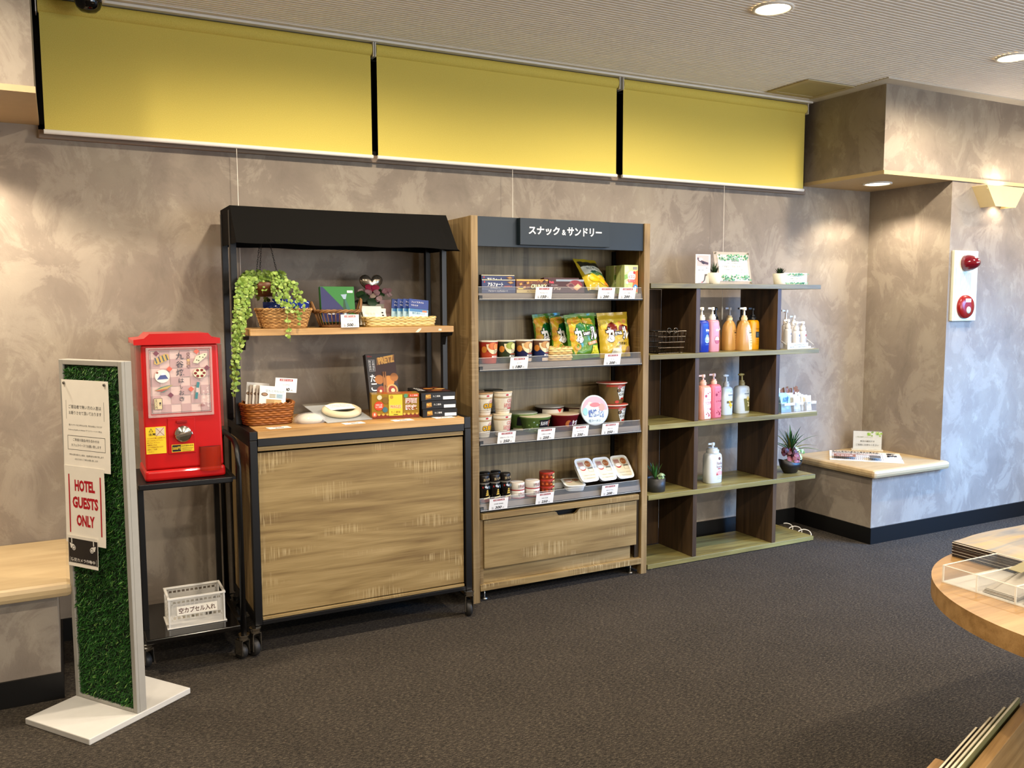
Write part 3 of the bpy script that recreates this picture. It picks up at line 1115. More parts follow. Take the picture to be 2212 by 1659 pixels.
fr_ = lambda m, a, b, c, d, mm: m.box(a, b, -cd, -cd + 0.002, c, d, mm)
bk_ = lambda m, a, b, c, d, mm: m.box(a, b, cd - 0.002, cd, c, d, mm)
for fn in (fr_, bk_):
    wl = MB()
    fn(wl, -cw, cw, 0.004, 0.030, CP)
    fn(wl, -cw, cw, 0.052, 0.094, CP)
    holes_wall(wl, -cw + 0.012, cw - 0.012, 0.033, 0.050, fn, 11, 1, CP)
    holes_wall(wl, -cw + 0.012, cw - 0.012, 0.097, 0.112, fn, 11, 1, CP)
    fn(wl, -cw, -cw + 0.010, 0.030, 0.115, CP)
    fn(wl, cw - 0.010, cw, 0.030, 0.115, CP)
    wl.obj('long_side', cr)
for xx in (-cw, cw - 0.002):
    wl = MB()
    f2 = lambda m, a, b, c, d, mm, xx=xx: m.box(xx, xx + 0.002, a, b, c, d, mm)
    holes_wall(wl, -cd + 0.008, cd - 0.008, 0.020, 0.085, f2, 4, 4, CP)
    f2(wl, -cd + 0.002, cd - 0.002, 0.004, 0.018, CP)
    wl.obj('end_side', cr)
wl = MB()
for q in ((-cw - 0.006, cw + 0.006, -cd - 0.006, -cd + 0.004), (-cw - 0.006, cw + 0.006, cd - 0.004, cd + 0.006), (-cw - 0.006, -cw + 0.004, -cd + 0.004, cd - 0.004), (cw - 0.004, cw + 0.006, -cd + 0.004, cd - 0.004)):
    wl.box(q[0], q[1], q[2], q[3], chh - 0.008, chh, CPR)
wl.obj('rim', cr, 0.0015)
for xx in (-cw, cw):
    for yy in (-cd, cd):
        MB().box(xx - 0.003, xx + 0.003, yy - 0.003, yy + 0.003, 0.004, chh - 0.008, CPR).obj('corner_post', cr)
MB().box(-cw - 0.009, cw + 0.009, -cd - 0.006, cd + 0.006, 0.0, 0.004, CPR).obj('base', cr, 0.0015)
P = Print(front(-cd), 0.0004)
P.rect(-0.076, 0.078, 0.050, 0.087, mat('#E8E2D4', 0.7))
P.text('空カプセル入れ', 0.001, 0.0685, 0.024, mat('#4A2418', 0.7), w=0.140, bold=0.02)
P.obj('label_print', cr)
for k, (x, yy, h_) in enumerate(((-0.03, 0.0, '#D8D2C2'), (0.022, -0.015, '#CFC9BC'), (0.055, 0.02, '#55504A'), (0.0, 0.035, '#DAD4C8'))):
    t = thing('empty_capsule', ['pale empty toy capsule at the left in the clear crate', 'pale empty toy capsule in the middle of the clear crate', 'dark empty toy capsule at the right in the clear crate', 'pale empty toy capsule at the back of the clear crate'][k], 'capsule', (0.437 + x, 3.655 + yy, 0.1605 + 0.0245), 0, 'empty capsules in the crate')
    MB().ball((0, 0, 0), 0.020, mat(h_, 0.15, 0, 0.5, 0.75), 1, 1, 1, 16, 10).obj('shell', t)
# ================================================================== generic goods
def wmb(t):
    """a builder that takes world coordinates for a thing standing unrotated at t.location"""
    m = MB()
    m.X = Matrix.Translation(-t.location)
    return m


def rrect(a, w, d, p=5.0):
    ca, sa = cos(a), sin(a)
    k = 1.0 / (abs(ca) ** p + abs(sa) ** p) ** (1.0 / p)
    return (w / 2 * k * ca, d / 2 * k * sa)


def basket(parent, w, d, h, m, m2, taper=0.82, rows=9, stakes=44, p=5.0, rimr=0.006, gap=1.0):
    b = MB()
    r = h / rows * 0.56 * gap
    for j in range(rows):
        z = r + (h - 2 * r) * j / (rows - 1)
        k = taper + (1 - taper) * z / h
        P = []
        for i in range(stakes * 2):
            a = 2 * pi * i / (stakes * 2)
            x, y = rrect(a, w * k, d * k, p)
            off = 0.0022 * cos(pi * (i / 2 + j)) if i % 2 == 0 else 0.0
            L = sqrt(x * x + y * y)
            P.append((x + off * x / L, y + off * y / L, z))
        b.tube(P, r, m if j % 3 else m2, 5, True)
    for i in range(stakes):
        a = 2 * pi * i / stakes
        x0, y0 = rrect(a, w * taper, d * taper, p)
        x1, y1 = rrect(a, w, d, p)
        b.tube([(x0, y0, 0.001), (x1, y1, h - 0.002)], 0.0016, m2, 4)
    b.obj('weave', parent)
    rm = MB()
    for s_ in (0, 1):
        P = []
        n = stakes * 3
        for i in range(n):
            a = 2 * pi * i / n
            x, y = rrect(a, w, d, p)
            t = a * stakes / 2 + s_ * pi
            L = sqrt(x * x + y * y)
            P.append((x * (1 + rimr * 0.7 * cos(t) / L), y * (1 + rimr * 0.7 * cos(t) / L), h + rimr * 0.7 * sin(t)))
        rm.tube(P, rimr * 0.62, m if s_ else m2, 5, True)
    rm.obj('rim', parent)
    n = 40
    MB().prism([rrect(2 * pi * i / n, w * taper * 0.97, d * taper * 0.97, p) for i in range(n)], 0.001, 0.004, m2).obj('base', parent)


def bagf(w, h, t, seal=0.10, seed=0, crump=0.003, bot=0.45):
    ph = [(seed * 1.7 + k * 2.1) % 6.28 for k in range(6)]

    def th(u, v):
        a = max(0.0, 1 - abs(2 * u / w) ** 2.6)
        s_ = v / h
        top = min(1.0, max(0.0, (1 - s_) / 0.45)) ** 0.75 if s_ < 1 - seal else 0.0
        if s_ >= 1 - seal:
            top = 0.04
        bo = min(1.0, bot + s_ / 0.25)
        c = crump * (sin(u * 95 + v * 30 + ph[0]) * 0.5 + sin(v * 75 - u * 55 + ph[1]) * 0.5 + sin(v * 150 + u * 120 + ph[2]) * 0.25)
        return max(0.0006, t / 2 * a ** 0.6 * top * bo + c * (0.35 + 0.65 * a))

    def edge(v):
        return 1.0 - 0.05 * sin(pi * min(1, v / h)) + 0.012 * sin(v * 160 + ph[3])
    return th, edge


def bag(parent, w, h, t, colour, name='film', seed=0, seal=0.10, crump=0.003, bot=0.45, rough=0.25, metal=0.0):
    th, edge = bagf(w, h, t, seal, seed, crump, bot)
    N, M = 16, 22
    m = MB()
    mm = colour if not isinstance(colour, str) else mat(colour, rough, metal, 0.6)
    for sgn in (-1, 1):
        V, F = [], []
        for j in range(M + 1):
            v = h * j / M
            for i in range(N + 1):
                u = (-w / 2 + w * i / N)
                V.append((u * edge(v), sgn * th(u, v), v))
        for j in range(M):
            for i in range(N):
                a = j * (N + 1) + i
                q = (a, a + 1, a + N + 2, a + N + 1)
                F.append(q if sgn < 0 else q[::-1])
        m.add(V, F, mm, True)
    o = m.obj(name, parent)
    return o, Print(lambda u, v, d: (u * edge(v), -th(u, v) - d - 0.0006, v), 0.0005, 0.012)


def carton(parent, w, d, h, colour, name='box', bev=0.0012, rough=0.4):
    """a box standing on z=0 with its front at y=-d/2; returns printers for front, left side and top"""
    m = mat(colour, rough) if isinstance(colour, str) else colour
    o = MB().box(-w / 2, w / 2, -d / 2, d / 2, 0, h, m).obj(name, parent, bev)
    return o, Print(front(-d / 2), 0.0004), Print(lambda u, v, dd: (-w / 2 - dd, -u, v), 0.0004), Print(topface(h), 0.0004)


HAN = mat('#A3242C', 0.6)


def price_card(x, y, z, price, item, w, h, tilt, label, rot=0.0, slant=0.0):
    t = thing('price_card', label, 'price card', (x, y, z), 0, 'price cards', (-tilt, 0, rot))
    MB().box(-w / 2, w / 2, -0.0004, 0.0004, 0, h, CARD).obj('card', t)
    P = Print(front(-0.0004), 0.0003)
    P.rect(-w * 0.30, w * 0.30, h * 0.78, h * 0.93, HAN)
    P.text('お値打ち価格', 0, h * 0.855, h * 0.105, CARD, w=w * 0.52, bold=0.01)
    P.text(item, 0, h * 0.52, h * 0.11, INK, w=min(w * 0.86, h * 0.12 * len(item)))
    P.text('税込', -w * 0.30, h * 0.23, h * 0.09, INK, w=w * 0.10)
    P.text('価格', -w * 0.30, h * 0.12, h * 0.09, INK, w=w * 0.10)
    P.text(price, 0.0, h * 0.20, h * 0.24, INK, w=w * 0.36, bold=0.03, shear=0.2)
    P.text('円', w * 0.27, h * 0.14, h * 0.12, INK)
    P.obj('label_print', t)
    return t


# ================================================================== rolling shop cart
ct = thing('display_cart', 'rolling shop cart of sawn oak and black steel with a black canopy', 'display cart', (1.145, 3.80, 0.0))
SEGS = lambda: wmb(ct)
SEGS().box(0.69, 1.607, 3.575, 4.04, 0.902, 0.932, OAKTOP).obj('counter_top', ct, 0.0015)
SEGS().box(0.657, 0.689, 3.55, 4.06, 0.896, 0.9318, METALB).obj('top_rail', ct, 0.002)
SEGS().box(1.608, 1.640, 3.55, 4.06, 0.880, 0.9318, METALB).obj('top_rail', ct, 0.002)
SEGS().box(0.69, 1.607, 3.55, 3.574, 0.870, 0.9015, METALB).obj('front_rail', ct, 0.001)
SEGS().box(0.69, 1.607, 3.548, 3.5745, 0.902, 0.932, OAKTOP).obj('counter_edge', ct, 0.001)
for x in (0.657, 1.610):
    for yy in (3.548, 4.03):
        SEGS().box(x, x + 0.030, yy, yy + 0.030, 0.125, 0.895 if x < 1 else 0.879, METALB).obj('post', ct, 0.002)
SEGS().box(0.688, 1.609, 3.550, 3.572, 0.125, 0.142, METALB).obj('lower_rail', ct, 0.001)
SEGS().box(0.688, 1.609, 4.03, 4.05, 0.125, 0.15, METALB).obj('lower_rail', ct, 0.001)
for x in (0.660, 1.613):
    SEGS().box(x, x + 0.024, 3.579, 4.029, 0.125, 0.165, METALB).obj('lower_rail', ct, 0.001)
SEGS().box(0.690, 1.605, 3.562, 3.575, 0.160, 0.842, OAK).obj('front_panel', ct, 0.001)
SEGS().box(0.690, 1.605, 3.556, 3.561, 0.850, 0.868, OAK).obj('upper_strip', ct, 0.001)
SEGS().box(0.690, 1.605, 3.556, 3.575, 0.143, 0.155, OAK).obj('lower_strip', ct, 0.001)
for x in (0.664, 1.622):
    SEGS().box(x, x + 0.012, 3.579, 4.029, 0.166, 0.862, OAKV).obj('side_panel', ct, 0.001)
    SEGS().box(x, x + 0.018, 3.579, 4.029, 0.863, 0.894 if x < 1 else 0.878, METALB).obj('side_rail', ct, 0.001)
SEGS().box(0.690, 1.609, 4.03, 4.04, 0.152, 0.90, OAKV).obj('back_panel', ct)
SEGS().box(0.690, 1.609, 3.577, 4.028, 0.143, 0.155, BLACK).obj('floor_panel', ct)
for x in (0.648, 1.608):
    for yy in (3.805, 4.005):
        SEGS().box(x, x + 0.026, yy - 0.013, yy + 0.013, 0.9325, 1.84, METALB).obj('upright', ct, 0.002)
SEGS().box(0.700, 1.622, 3.690, 3.965, 1.314, 1.342, OAKTOP).obj('shelf', ct, 0.0015)
for x in (0.676, 1.600):
    bm_ = SEGS()
    bm_.prism([(3.70, 1.3135), (3.792, 1.3135), (3.792, 1.250), (3.775, 1.290), (3.71, 1.298)], x, x + 0.022, METALB, 'x')
    bm_.obj('shelf_bracket', ct, 0.002)
P = Print(lambda u, v, d: (u - 1.145, 3.690 - 3.80 - d, v), 0.0006)
WORN = mat('#E4D8C0', 0.7)  # pale chipped scuffs on the shelf's front edge
P.poly([(1.432, 1.3165), (1.446, 1.316), (1.457, 1.325), (1.462, 1.334), (1.450, 1.333), (1.440, 1.325)], WORN)
P.obj('scuff_mark', ct)
P = Print(lambda u, v, d: (u - 1.145, 3.690 - 3.80 - d, v), 0.0006)
P.poly([(1.545, 1.322), (1.560, 1.321), (1.561, 1.329), (1.547, 1.331)], WORN)
P.obj('scuff_mark', ct)
cn = SEGS()
CLOTH = mat('#070605', 0.9, 0, 0.2)
N = 24
ringsL = [(4.026, 1.700), (4.026, 1.858), (3.79, 1.858), (3.665, 1.697)]
V, F = [], []
for i in range(N + 1):
    x = 0.652 + (1.632 - 0.652) * i / N
    s_ = 0.004 * sin(i * 0.9) + (0.012 * max(0, (i - N + 3)) / 3.0)
    for k, (yy, zz) in enumerate(ringsL):
        V.append((x, yy - (0.010 * max(0, i - N + 2) / 2 if k == 3 else 0), zz - (s_ * 0.5 if k in (0, 3) else 0) - 0.003 * sin(pi * i / N)))
for i in range(N):
    for k in range(3):
        a = i * 4 + k
        F.append((a, a + 1, a + 5, a + 4))
F.append((0, 1, 2, 3)[::-1])
F.append(tuple(N * 4 + k for k in range(4)))
cn.add(V, F, CLOTH)
co = cn.obj('canopy', ct)
md = co.modifiers.new('solid', 'SOLIDIFY')
md.thickness = 0.003
fl = SEGS()
fl.add([(1.6345, 3.79, 1.80), (1.6345, 3.68, 1.70), (1.645, 3.655, 1.684), (1.640, 3.80, 1.694)], [(0, 1, 2, 3)], CLOTH)
fo = fl.obj('canopy_flap', ct)
fo.modifiers.new('solid', 'SOLIDIFY').thickness = 0.002
for x, yy, rr_ in ((0.655, 3.545, 0.35), (1.622, 3.545, -0.25), (0.655, 3.99, 0.8), (1.622, 3.99, 0.2)):
    caster(ct, x - 0.0, yy, rr_, 0.036, 0.124)

# ------------------------------------------------------------------ hanging plant
hp = thing('hanging_plant', 'trailing pale green plant in a brown bowl hung on three chains under the canopy', 'hanging plant', (0.795, 3.83, 1.478))
PB = mat('#5E3516', 0.45)
MB().lathe([(0.030, 0.0), (0.048, 0.012), (0.060, 0.035), (0.064, 0.062), (0.059, 0.062), (0.045, 0.055)], PB, 24).obj('bowl', hp)
MB().lathe([(0.058, 0.050), (0.050, 0.056), (0.001, 0.058)], mat('#2A2016', 0.9), 20, capb=False).obj('soil', hp)
for k in range(3):
    a = radians(100 + 120 * k)
    m = MB()
    p0 = Vector((0.062 * cos(a), 0.062 * sin(a), 0.060))
    p1 = Vector((0.0, 0.0, 0.352))
    nl = 30
    for i in range(nl):
        c = p0.lerp(p1, (i + 0.5) / nl)
        ax = (p1 - p0).normalized()
        sd = ax.cross(Vector((0, 1, 0))).normalized() if i % 2 else ax.cross(Vector((1, 0, 0))).normalized()
        m.tube([tuple(c + ax * (0.0064 * cos(q)) + sd * (0.0030 * sin(q))) for q in [2 * pi * j / 8 for j in range(8)]], 0.0009, METALB, 4, True)
    m.obj('chain', hp)
MB().tube([(0, 0, 0.352), (0.0, 0.0, 0.363)], 0.002, METALB, 6).obj('hook', hp)
LG = [mat(h, 0.45, 0, 0.4) for h in ('#7E9A3E', '#93AC52', '#6C8A34', '#A9BE6C', '#54742B', '#C3CF8C')]
STEM = mat('#8FA050', 0.6)
rp = random.Random(11)
fo = MB()


def leaf(m, p, r, n, col):
    n = Vector(n).normalized()
    u = n.cross(Vector((0.3, 0.2, 1))).normalized()
    w = n.cross(u)
    K = 8
    V = [tuple(Vector(p) + u * (r * cos(2 * pi * k / K)) + w * (r * 0.92 * sin(2 * pi * k / K)) + n * (-0.18 * r if k % 2 else 0)) for k in range(K)]
    m.add([tuple(Vector(p) + n * r * 0.12)] + V, [(0, 1 + k, 1 + (k + 1) % K) for k in range(K)], col, True)


def strand(pts, dens=0.011, r0=0.0078):
    """a trailing stem through the given local points, leafed along its length"""
    P = [Vector(p) for p in pts]
    Q = []
    for i in range(len(P) - 1):
        a = P[i - 1] if i else P[i]
        b, c = P[i], P[i + 1]
        d = P[i + 2] if i + 2 < len(P) else c
        for k in range(6):
            t = k / 6
            Q.append(0.5 * ((2 * b) + (c - a) * t + (2 * a - 5 * b + 4 * c - d) * t * t + (3 * b - a - 3 * c + d) * t ** 3))
    Q.append(P[-1])
    fo.tube([tuple(q) for q in Q], 0.0009, STEM, 4)
    acc = 0.0
    for i in range(len(Q) - 1):
        L = (Q[i + 1] - Q[i]).length
        acc += L
        while acc > dens:
            acc -= dens
            for s_ in (1, -1):
                off = Vector((rp.uniform(-1, 1), rp.uniform(-1.0, 0.6), rp.uniform(-0.6, 0.4))).normalized() * rp.uniform(0.005, 0.013)
                leaf(fo, Q[i] + off, r0 * rp.uniform(0.65, 1.3), (rp.uniform(-0.7, 0.7), -1, rp.uniform(-0.5, 0.9)), LG[min(5, int(abs(rp.gauss(0.8, 1.5))))])


for k in range(34):   # the bushy crown
    a = rp.uniform(0, 2 * pi)
    R = rp.uniform(0.05, 0.115)
    z1 = rp.uniform(-0.03, 0.05)
    strand([(0.02 * cos(a), 0.02 * sin(a), 0.055), (R * 0.6 * cos(a), R * 0.6 * sin(a), 0.098 + rp.uniform(-0.01, 0.012)), (R * cos(a), R * sin(a), 0.07 + z1 * 0.4), (R * 1.12 * cos(a), R * 1.12 * sin(a), z1)], 0.013)
for x, yy, zb, xm in ((-0.160, -0.10, -0.390, -0.11), (-0.150, -0.09, -0.300, -0.10), (-0.135, -0.11, -0.240, -0.10), (-0.165, -0.10, -0.345, -0.13), (-0.140, -0.10, -0.20, -0.09), (-0.118, -0.09, -0.13, -0.085),
                      (-0.10, -0.10, -0.10, -0.08), (-0.125, -0.10, -0.17, -0.11), (-0.150, -0.10, -0.28, -0.12), (-0.158, -0.11, -0.42, -0.13)):
    strand([(-0.03, -0.03, 0.058), (xm * 0.8, -0.06, 0.075), (xm, yy * 0.8, 0.0), (xm * 0.75 + x * 0.25 - 0.01, yy, zb * 0.35), (x + 0.01, yy, zb * 0.7), (x, yy, zb)], 0.0105)
for x, zb in ((0.045, -0.06), (0.080, -0.09), (0.105, -0.13), (0.130, -0.06), (0.060, -0.19), (0.115, -0.02), (0.02, -0.02)):
    strand([(0.03, -0.04, 0.058), (x * 0.8, -0.085, 0.06), (x, -0.11, 0.0), (x + 0.004, -0.165, zb)], 0.018, 0.0075)
fo.obj('foliage', hp)

# ------------------------------------------------------------------ upper cart shelf
Z1 = 1.3425
W1, W2 = mat('#B98F56', 0.6), mat('#9A7240', 0.6)
t = thing('wicker_basket', 'tan wicker basket holding blue packets beneath the hanging plant', 'basket', (0.866, 3.81, Z1))
basket(t, 0.222, 0.165, 0.080, W1, W2, 0.80, 12, 46)
for k, (x, yy, w, h, tl, rz, hx) in enumerate(((0.815, 3.785, 0.075, 0.110, 0.25, -0.1, '#1A2550'), (0.893, 3.775, 0.085, 0.125, 0.35, 0.2, '#1B2C78'), (0.872, 3.835, 0.090, 0.135, 0.1, 0.1, '#202A63'), (0.935, 3.80, 0.062, 0.120, 0.3, -0.25, '#22338A'))):
    b = thing('blue_packet', ['dark blue packet at the left in the tan basket', 'glossy blue packet in the middle front of the tan basket', 'tall dark blue packet at the back of the tan basket', 'bright blue packet at the right in the tan basket'][k], 'packet', (x, yy, Z1 + 0.006), 0, 'blue packets in the basket', (-tl, 0.12 * (k % 2), rz))
    o, P = bag(b, w, h, 0.024, hx, seed=k, crump=0.004, rough=0.12)
    P.rect(-w * 0.3, w * 0.1, h * 0.55, h * 0.60, mat('#5F86C8', 0.3), 4)
    P.obj('label_print', b)

t = thing('willow_basket', 'brown open willow basket with loop handles behind the 500 yen card', 'basket', (1.100, 3.80, Z1))
WL, WD = mat('#8B6236', 0.55), mat('#6E4A26', 0.55)
wb_ = MB()
ns = 34
for i in range(ns):
    a = 2 * pi * i / ns
    x0, y0 = rrect(a, 0.150, 0.125, 2.4)
    x1, y1 = rrect(a, 0.196, 0.160, 2.4)
    wb_.tube([(x0, y0, 0.004), (x1, y1, 0.066)], 0.0019, WL, 5)
for z, k, r in ((0.004, 0.0, 0.003), (0.009, 0.06, 0.003)):
    wb_.tube([(rrect(2 * pi * i / 40, 0.150 + 0.046 * k, 0.125 + 0.035 * k, 2.4)) + (z,) for i in range(40)], r, WD, 6, True)
wb_.obj('weave', t)
rm = MB()
for s_ in range(3):
    P_ = []
    for i in range(72):
        a = 2 * pi * i / 72
        x, y = rrect(a, 0.200, 0.164, 2.4)
        q = a * 8 + s_ * 2.1
        P_.append((x * (1 + 0.035 * cos(q)), y * (1 + 0.035 * cos(q)), 0.071 + 0.0045 * sin(q)))
    rm.tube(P_, 0.0042, [WL, WD, WL][s_], 5, True)
rm.obj('rim', t)
MB().prism([rrect(2 * pi * i / 30, 0.148, 0.123, 2.4) for i in range(30)], 0.0, 0.004, WD).obj('base', t)
for s_ in (-1, 1):
    hm = MB()
    for q in (0, 1):
        hm.tube([(s_ * (0.100 + (0.0 if q else 0.004) + 0.012 * sin(pi * k / 10)), -0.028 + 0.056 * k / 10, 0.066 + (0.044 if s_ < 0 else 0.058) * sin(pi * k / 10) + 0.003 * q) for k in range(11)], 0.0032, WL if q else WD, 6)
    hm.obj('handle', t)
t = thing('tie_gift_box', 'green and navy gift box printed with a necktie in the willow basket', 'gift box', (1.103, 3.785, Z1 + 0.020), 0, None, (-0.13, 0, 0.02))
o, P, PL, PT = carton(t, 0.155, 0.026, 0.160, '#1C6B1C')
NAVY = mat('#181650', 0.4)
P.poly([(-0.0765, 0.002), (0.022, 0.002), (0.024, 0.062), (-0.066, 0.158), (-0.0765, 0.158)], NAVY)
TI = [mat(h, 0.4) for h in ('#8FA3B4', '#0E3C1A', '#6E88A2', '#B4C2CC', '#1E5A4A')]
P.poly([(0.014, 0.124), (0.042, 0.126), (0.036, 0.104), (0.026, 0.104)], TI[0])
P.poly([(0.026, 0.104), (0.036, 0.104), (0.050, 0.040), (0.034, 0.022), (0.020, 0.040)], TI[1])
P.poly([(0.030, 0.104), (0.036, 0.104), (0.054, 0.060), (0.050, 0.030), (0.042, 0.030)], TI[4])
P.poly([(0.019, 0.046), (0.040, 0.052), (0.050, 0.012), (0.030, 0.003), (0.016, 0.010)], TI[2])
P.poly([(0.024, 0.044), (0.034, 0.048), (0.036, 0.010), (0.026, 0.006)], TI[3])
P.text('Hallmark', -0.030, 0.040, 0.011, CARD, w=0.038, shear=0.3)
P.poly([(-0.032, 0.048), (-0.028, 0.048), (-0.027, 0.053), (-0.030, 0.050), (-0.033, 0.053)], CARD)
P.rect(0.044, 0.070, 0.132, 0.142, CARD)
P.obj('label_print', t)
price_card(1.126, 3.684, Z1 + 0.001, '500', 'ハンカチ', 0.081, 0.056, 0.05, 'price card reading 500 yen at the foot of the willow basket')

t = thing('wicker_tray', 'long pale wicker tray holding white packs and blue packets on the upper cart shelf', 'basket', (1.388, 3.815, Z1))
basket(t, 0.338, 0.175, 0.040, mat('#DDC68C', 0.6), mat('#C2A866', 0.6), 0.95, 6, 54, 8.0, 0.0045)
for k, (x, yy, w, h, rz, tl) in enumerate(((1.275, 3.772, 0.118, 0.085, 0.05, 0.45), (1.262, 3.80, 0.105, 0.092, -0.05, 0.35))):
    b = thing('white_pack', ['white printed pack at the front of the pale wicker tray', 'white printed pack just behind the front one in the wicker tray'][k], 'packet', (x, yy, Z1 + 0.006), 0, 'white packs in the wicker tray', (-tl, 0.03, rz))
    o, P = bag(b, w, h, 0.018, '#CFCCBE', seed=k + 4, crump=0.003, seal=0.06)
    P.rect(-0.012, 0.030, 0.030, 0.033, mat('#A23A2A', 0.5), 4)
    for q in range(2):
        P.disc(0.040, 0.048 + q * 0.014, 0.0055, INK, 0.0035, 10)
    P.text('抗菌', 0.044, 0.028, 0.008, INK)
    P.text('マスク', -0.022, 0.052, 0.013, mat('#B9B5A6', 0.5))
    P.obj('label_print', b)
for k in range(4):
    w, h = 0.096, 0.118
    b = thing('blue_pouch', ['blue header packet at the back of the row in the wicker tray', 'blue header packet, third from the front of the tray row', 'blue header packet, second from the front of the tray row', 'blue header packet at the front of the row in the wicker tray'][k], 'packet', (1.420 + k * 0.020, 3.845 - k * 0.022, Z1 + 0.006), 0, 'blue header packets', (-0.18, 0.10, -0.05))
    MB().box(-w / 2, w / 2, -0.004, 0.004, 0, h * 0.62, mat('#9FC0CC', 0.2)).obj('film', b, 0.003)
    MB().box(-w / 2, w / 2, -0.0032, 0.0032, h * 0.62 + 0.0003, h, mat('#16357E', 0.35)).obj('header_card', b, 0.0005)
    P = Print(front(-0.0041), 0.0004)
    P.text('フェイスタオル', -0.006, h * 0.88, 0.009, CARD, w=0.060)
    P.text('やわらか', -0.020, h * 0.75, 0.008, CARD, w=0.034)
    P.rect(-w * 0.46, w * 0.46, h * 0.50, h * 0.61, mat('#2C6FA6', 0.3))
    P.text('旅行用セット', 0.0, h * 0.44, 0.012, mat('#2C5F86', 0.4), w=0.062)
    P.rect(0.018, 0.040, h * 0.50, h * 0.57, mat('#C8754E', 0.4))
    P.rect(0.010, 0.030, h * 0.05, h * 0.36, mat('#E8E4DA', 0.4))
    P.obj('label_print', b)
t = thing('flower_arrangement', 'small pink flower arrangement with a silver heart balloon behind the wicker tray', 'flower arrangement', (1.305, 3.945, Z1))
t.scale = (1.25, 1.0, 1.16)
MB().lathe([(0.042, 0.0), (0.046, 0.03), (0.050, 0.088), (0.046, 0.088)], mat('#B7B09C', 0.5), 20, sup=4.0).obj('pot', t)
fm = MB()
GRN = [mat(h, 0.5) for h in ('#1E3A1A', '#28491F', '#163014')]
for k in range(22):
    a = rp.uniform(0, 2 * pi)
    R = rp.uniform(0.02, 0.07)
    leaf(fm, (R * cos(a) - 0.015, R * sin(a), 0.092 + rp.uniform(0, 0.05)), 0.020, (cos(a), sin(a) - 0.8, 0.8), GRN[k % 3])
fm.obj('foliage', t)
fm = MB()
for k in range(26):
    a = rp.uniform(0, 2 * pi)
    R = rp.uniform(0.0, 0.066)
    c_ = ['#A88080', '#B59490', '#8E6468', '#C9B09A'][k % 4]
    cc = (R * cos(a) + 0.014, -abs(R * sin(a)) * 0.8, 0.100 + rp.uniform(0, 0.046))
    for q in range(3):
        leaf(fm, (cc[0] + rp.uniform(-.004, .004), cc[1] - 0.004, cc[2] + rp.uniform(-.004, .004)), 0.011, (rp.uniform(-1, 1), -1, rp.uniform(-.3, 1)), mat(c_, 0.7))
fm.obj('blossoms', t)
fm = MB()
for k in range(9):
    leaf(fm, (0.004 + rp.uniform(-.022, .022), -0.03, 0.150 + rp.uniform(-.008, .008)), 0.013, (rp.uniform(-.6, .6), -1, rp.uniform(0, .8)), mat('#A0183F', 0.6))
fm.obj('ribbon', t)
hb_ = MB()
Vh = []
for i in range(28):
    q = 2 * pi * i / 28
    Vh.append((0.0029 * 16 * sin(q) ** 3, 0.0029 * (13 * cos(q) - 5 * cos(2 * q) - 2 * cos(3 * q) - cos(4 * q))))
V, F = [], []
for s_, sc_ in ((-0.016, 0.0), (-0.015, 0.45), (-0.010, 0.80), (0.0, 1.0), (0.010, 0.80), (0.015, 0.45), (0.016, 0.0)):
    for a, b in Vh:
        V.append((a * max(sc_, 0.02) + 0.005, s_, b * max(sc_, 0.02) + 0.172))
for j in range(6):
    for i in range(28):
        F.append((j * 28 + i, j * 28 + (i + 1) % 28, (j + 1) * 28 + (i + 1) % 28, (j + 1) * 28 + i))
hb_.add(V, F, mat('#A59A8A', 0.18, 0.85), True)
hb_.obj('heart_balloon', t)
MB().box(0.030, 0.075, -0.030, -0.010, 0.03, 0.105, mat('#A7888C', 0.6)).obj('message_card', t, 0.003)

# ------------------------------------------------------------------ cart counter
Z0 = 0.9325
t = thing('basket', 'reddish brown wicker basket full of flat sock packets on the cart counter', 'basket', (0.777, 3.79, Z0))
basket(t, 0.218, 0.160, 0.088, mat('#96591F', 0.5), mat('#7A4416', 0.5), 0.88, 9, 40, 4.5, 0.0065)
for k in range(5):
    x, yy = 0.735 + k * 0.0125, 3.808 - k * 0.018
    w, h = 0.112 - 0.004 * (4 - k), 0.150 + (0.012 if k == 0 else 0)
    b = thing('sock_packet', ['white sock packet at the very back of the brown basket', 'white sock packet second from the back in the brown basket', 'white sock packet in the middle of the brown basket', 'white sock packet just behind the front one in the brown basket', 'white sock packet with a tan window at the front of the brown basket'][k], 'packet', (x, yy, Z0 + 0.016), 0, 'sock packets in the brown basket', (-0.27, 0.12, -0.08))
    MB().box(-w / 2, w / 2, -0.003, 0.003, 0, h, mat('#E4E1D8' if k in (0, 2, 4) else '#A99C8C', 0.35)).obj('envelope', b, 0.001)
    P = Print(front(-0.0031), 0.0004)
    P.rect(-0.026, 0.038, 0.012, 0.092, mat('#B08E58', 0.5))
    P.rect(0.008, 0.038, 0.012, 0.088, mat('#C4A56E', 0.5))
    P.disc(-0.034, 0.112, 0.014, mat('#5F4630', 0.5), 0.008)
    P.disc(-0.034, 0.112, 0.010, mat('#9A7A5A', 0.5), 0.005)
    P.text('足もとやわらか', 0.010, h - 0.022, 0.011, mat('#6C93AE', 0.5), w=0.080)
    for q in range(3):
        P.rect(-0.014, 0.012, 0.100 + q * 0.006, 0.1028 + q * 0.006, mat('#8C8468', 0.5))
        P.rect(0.016, 0.042, 0.100 + q * 0.006, 0.1036 + q * 0.006, mat('#7FA6BC', 0.5))
    P.obj('label_print', b)
t = price_card(0.858, 3.775, Z0 + 0.131, '400', 'ソックス', 0.094, 0.062, 0.0, 'price card reading 400 yen on a stick above the brown basket', 0.0)
t.rotation_euler = (0, 0.10, 0)
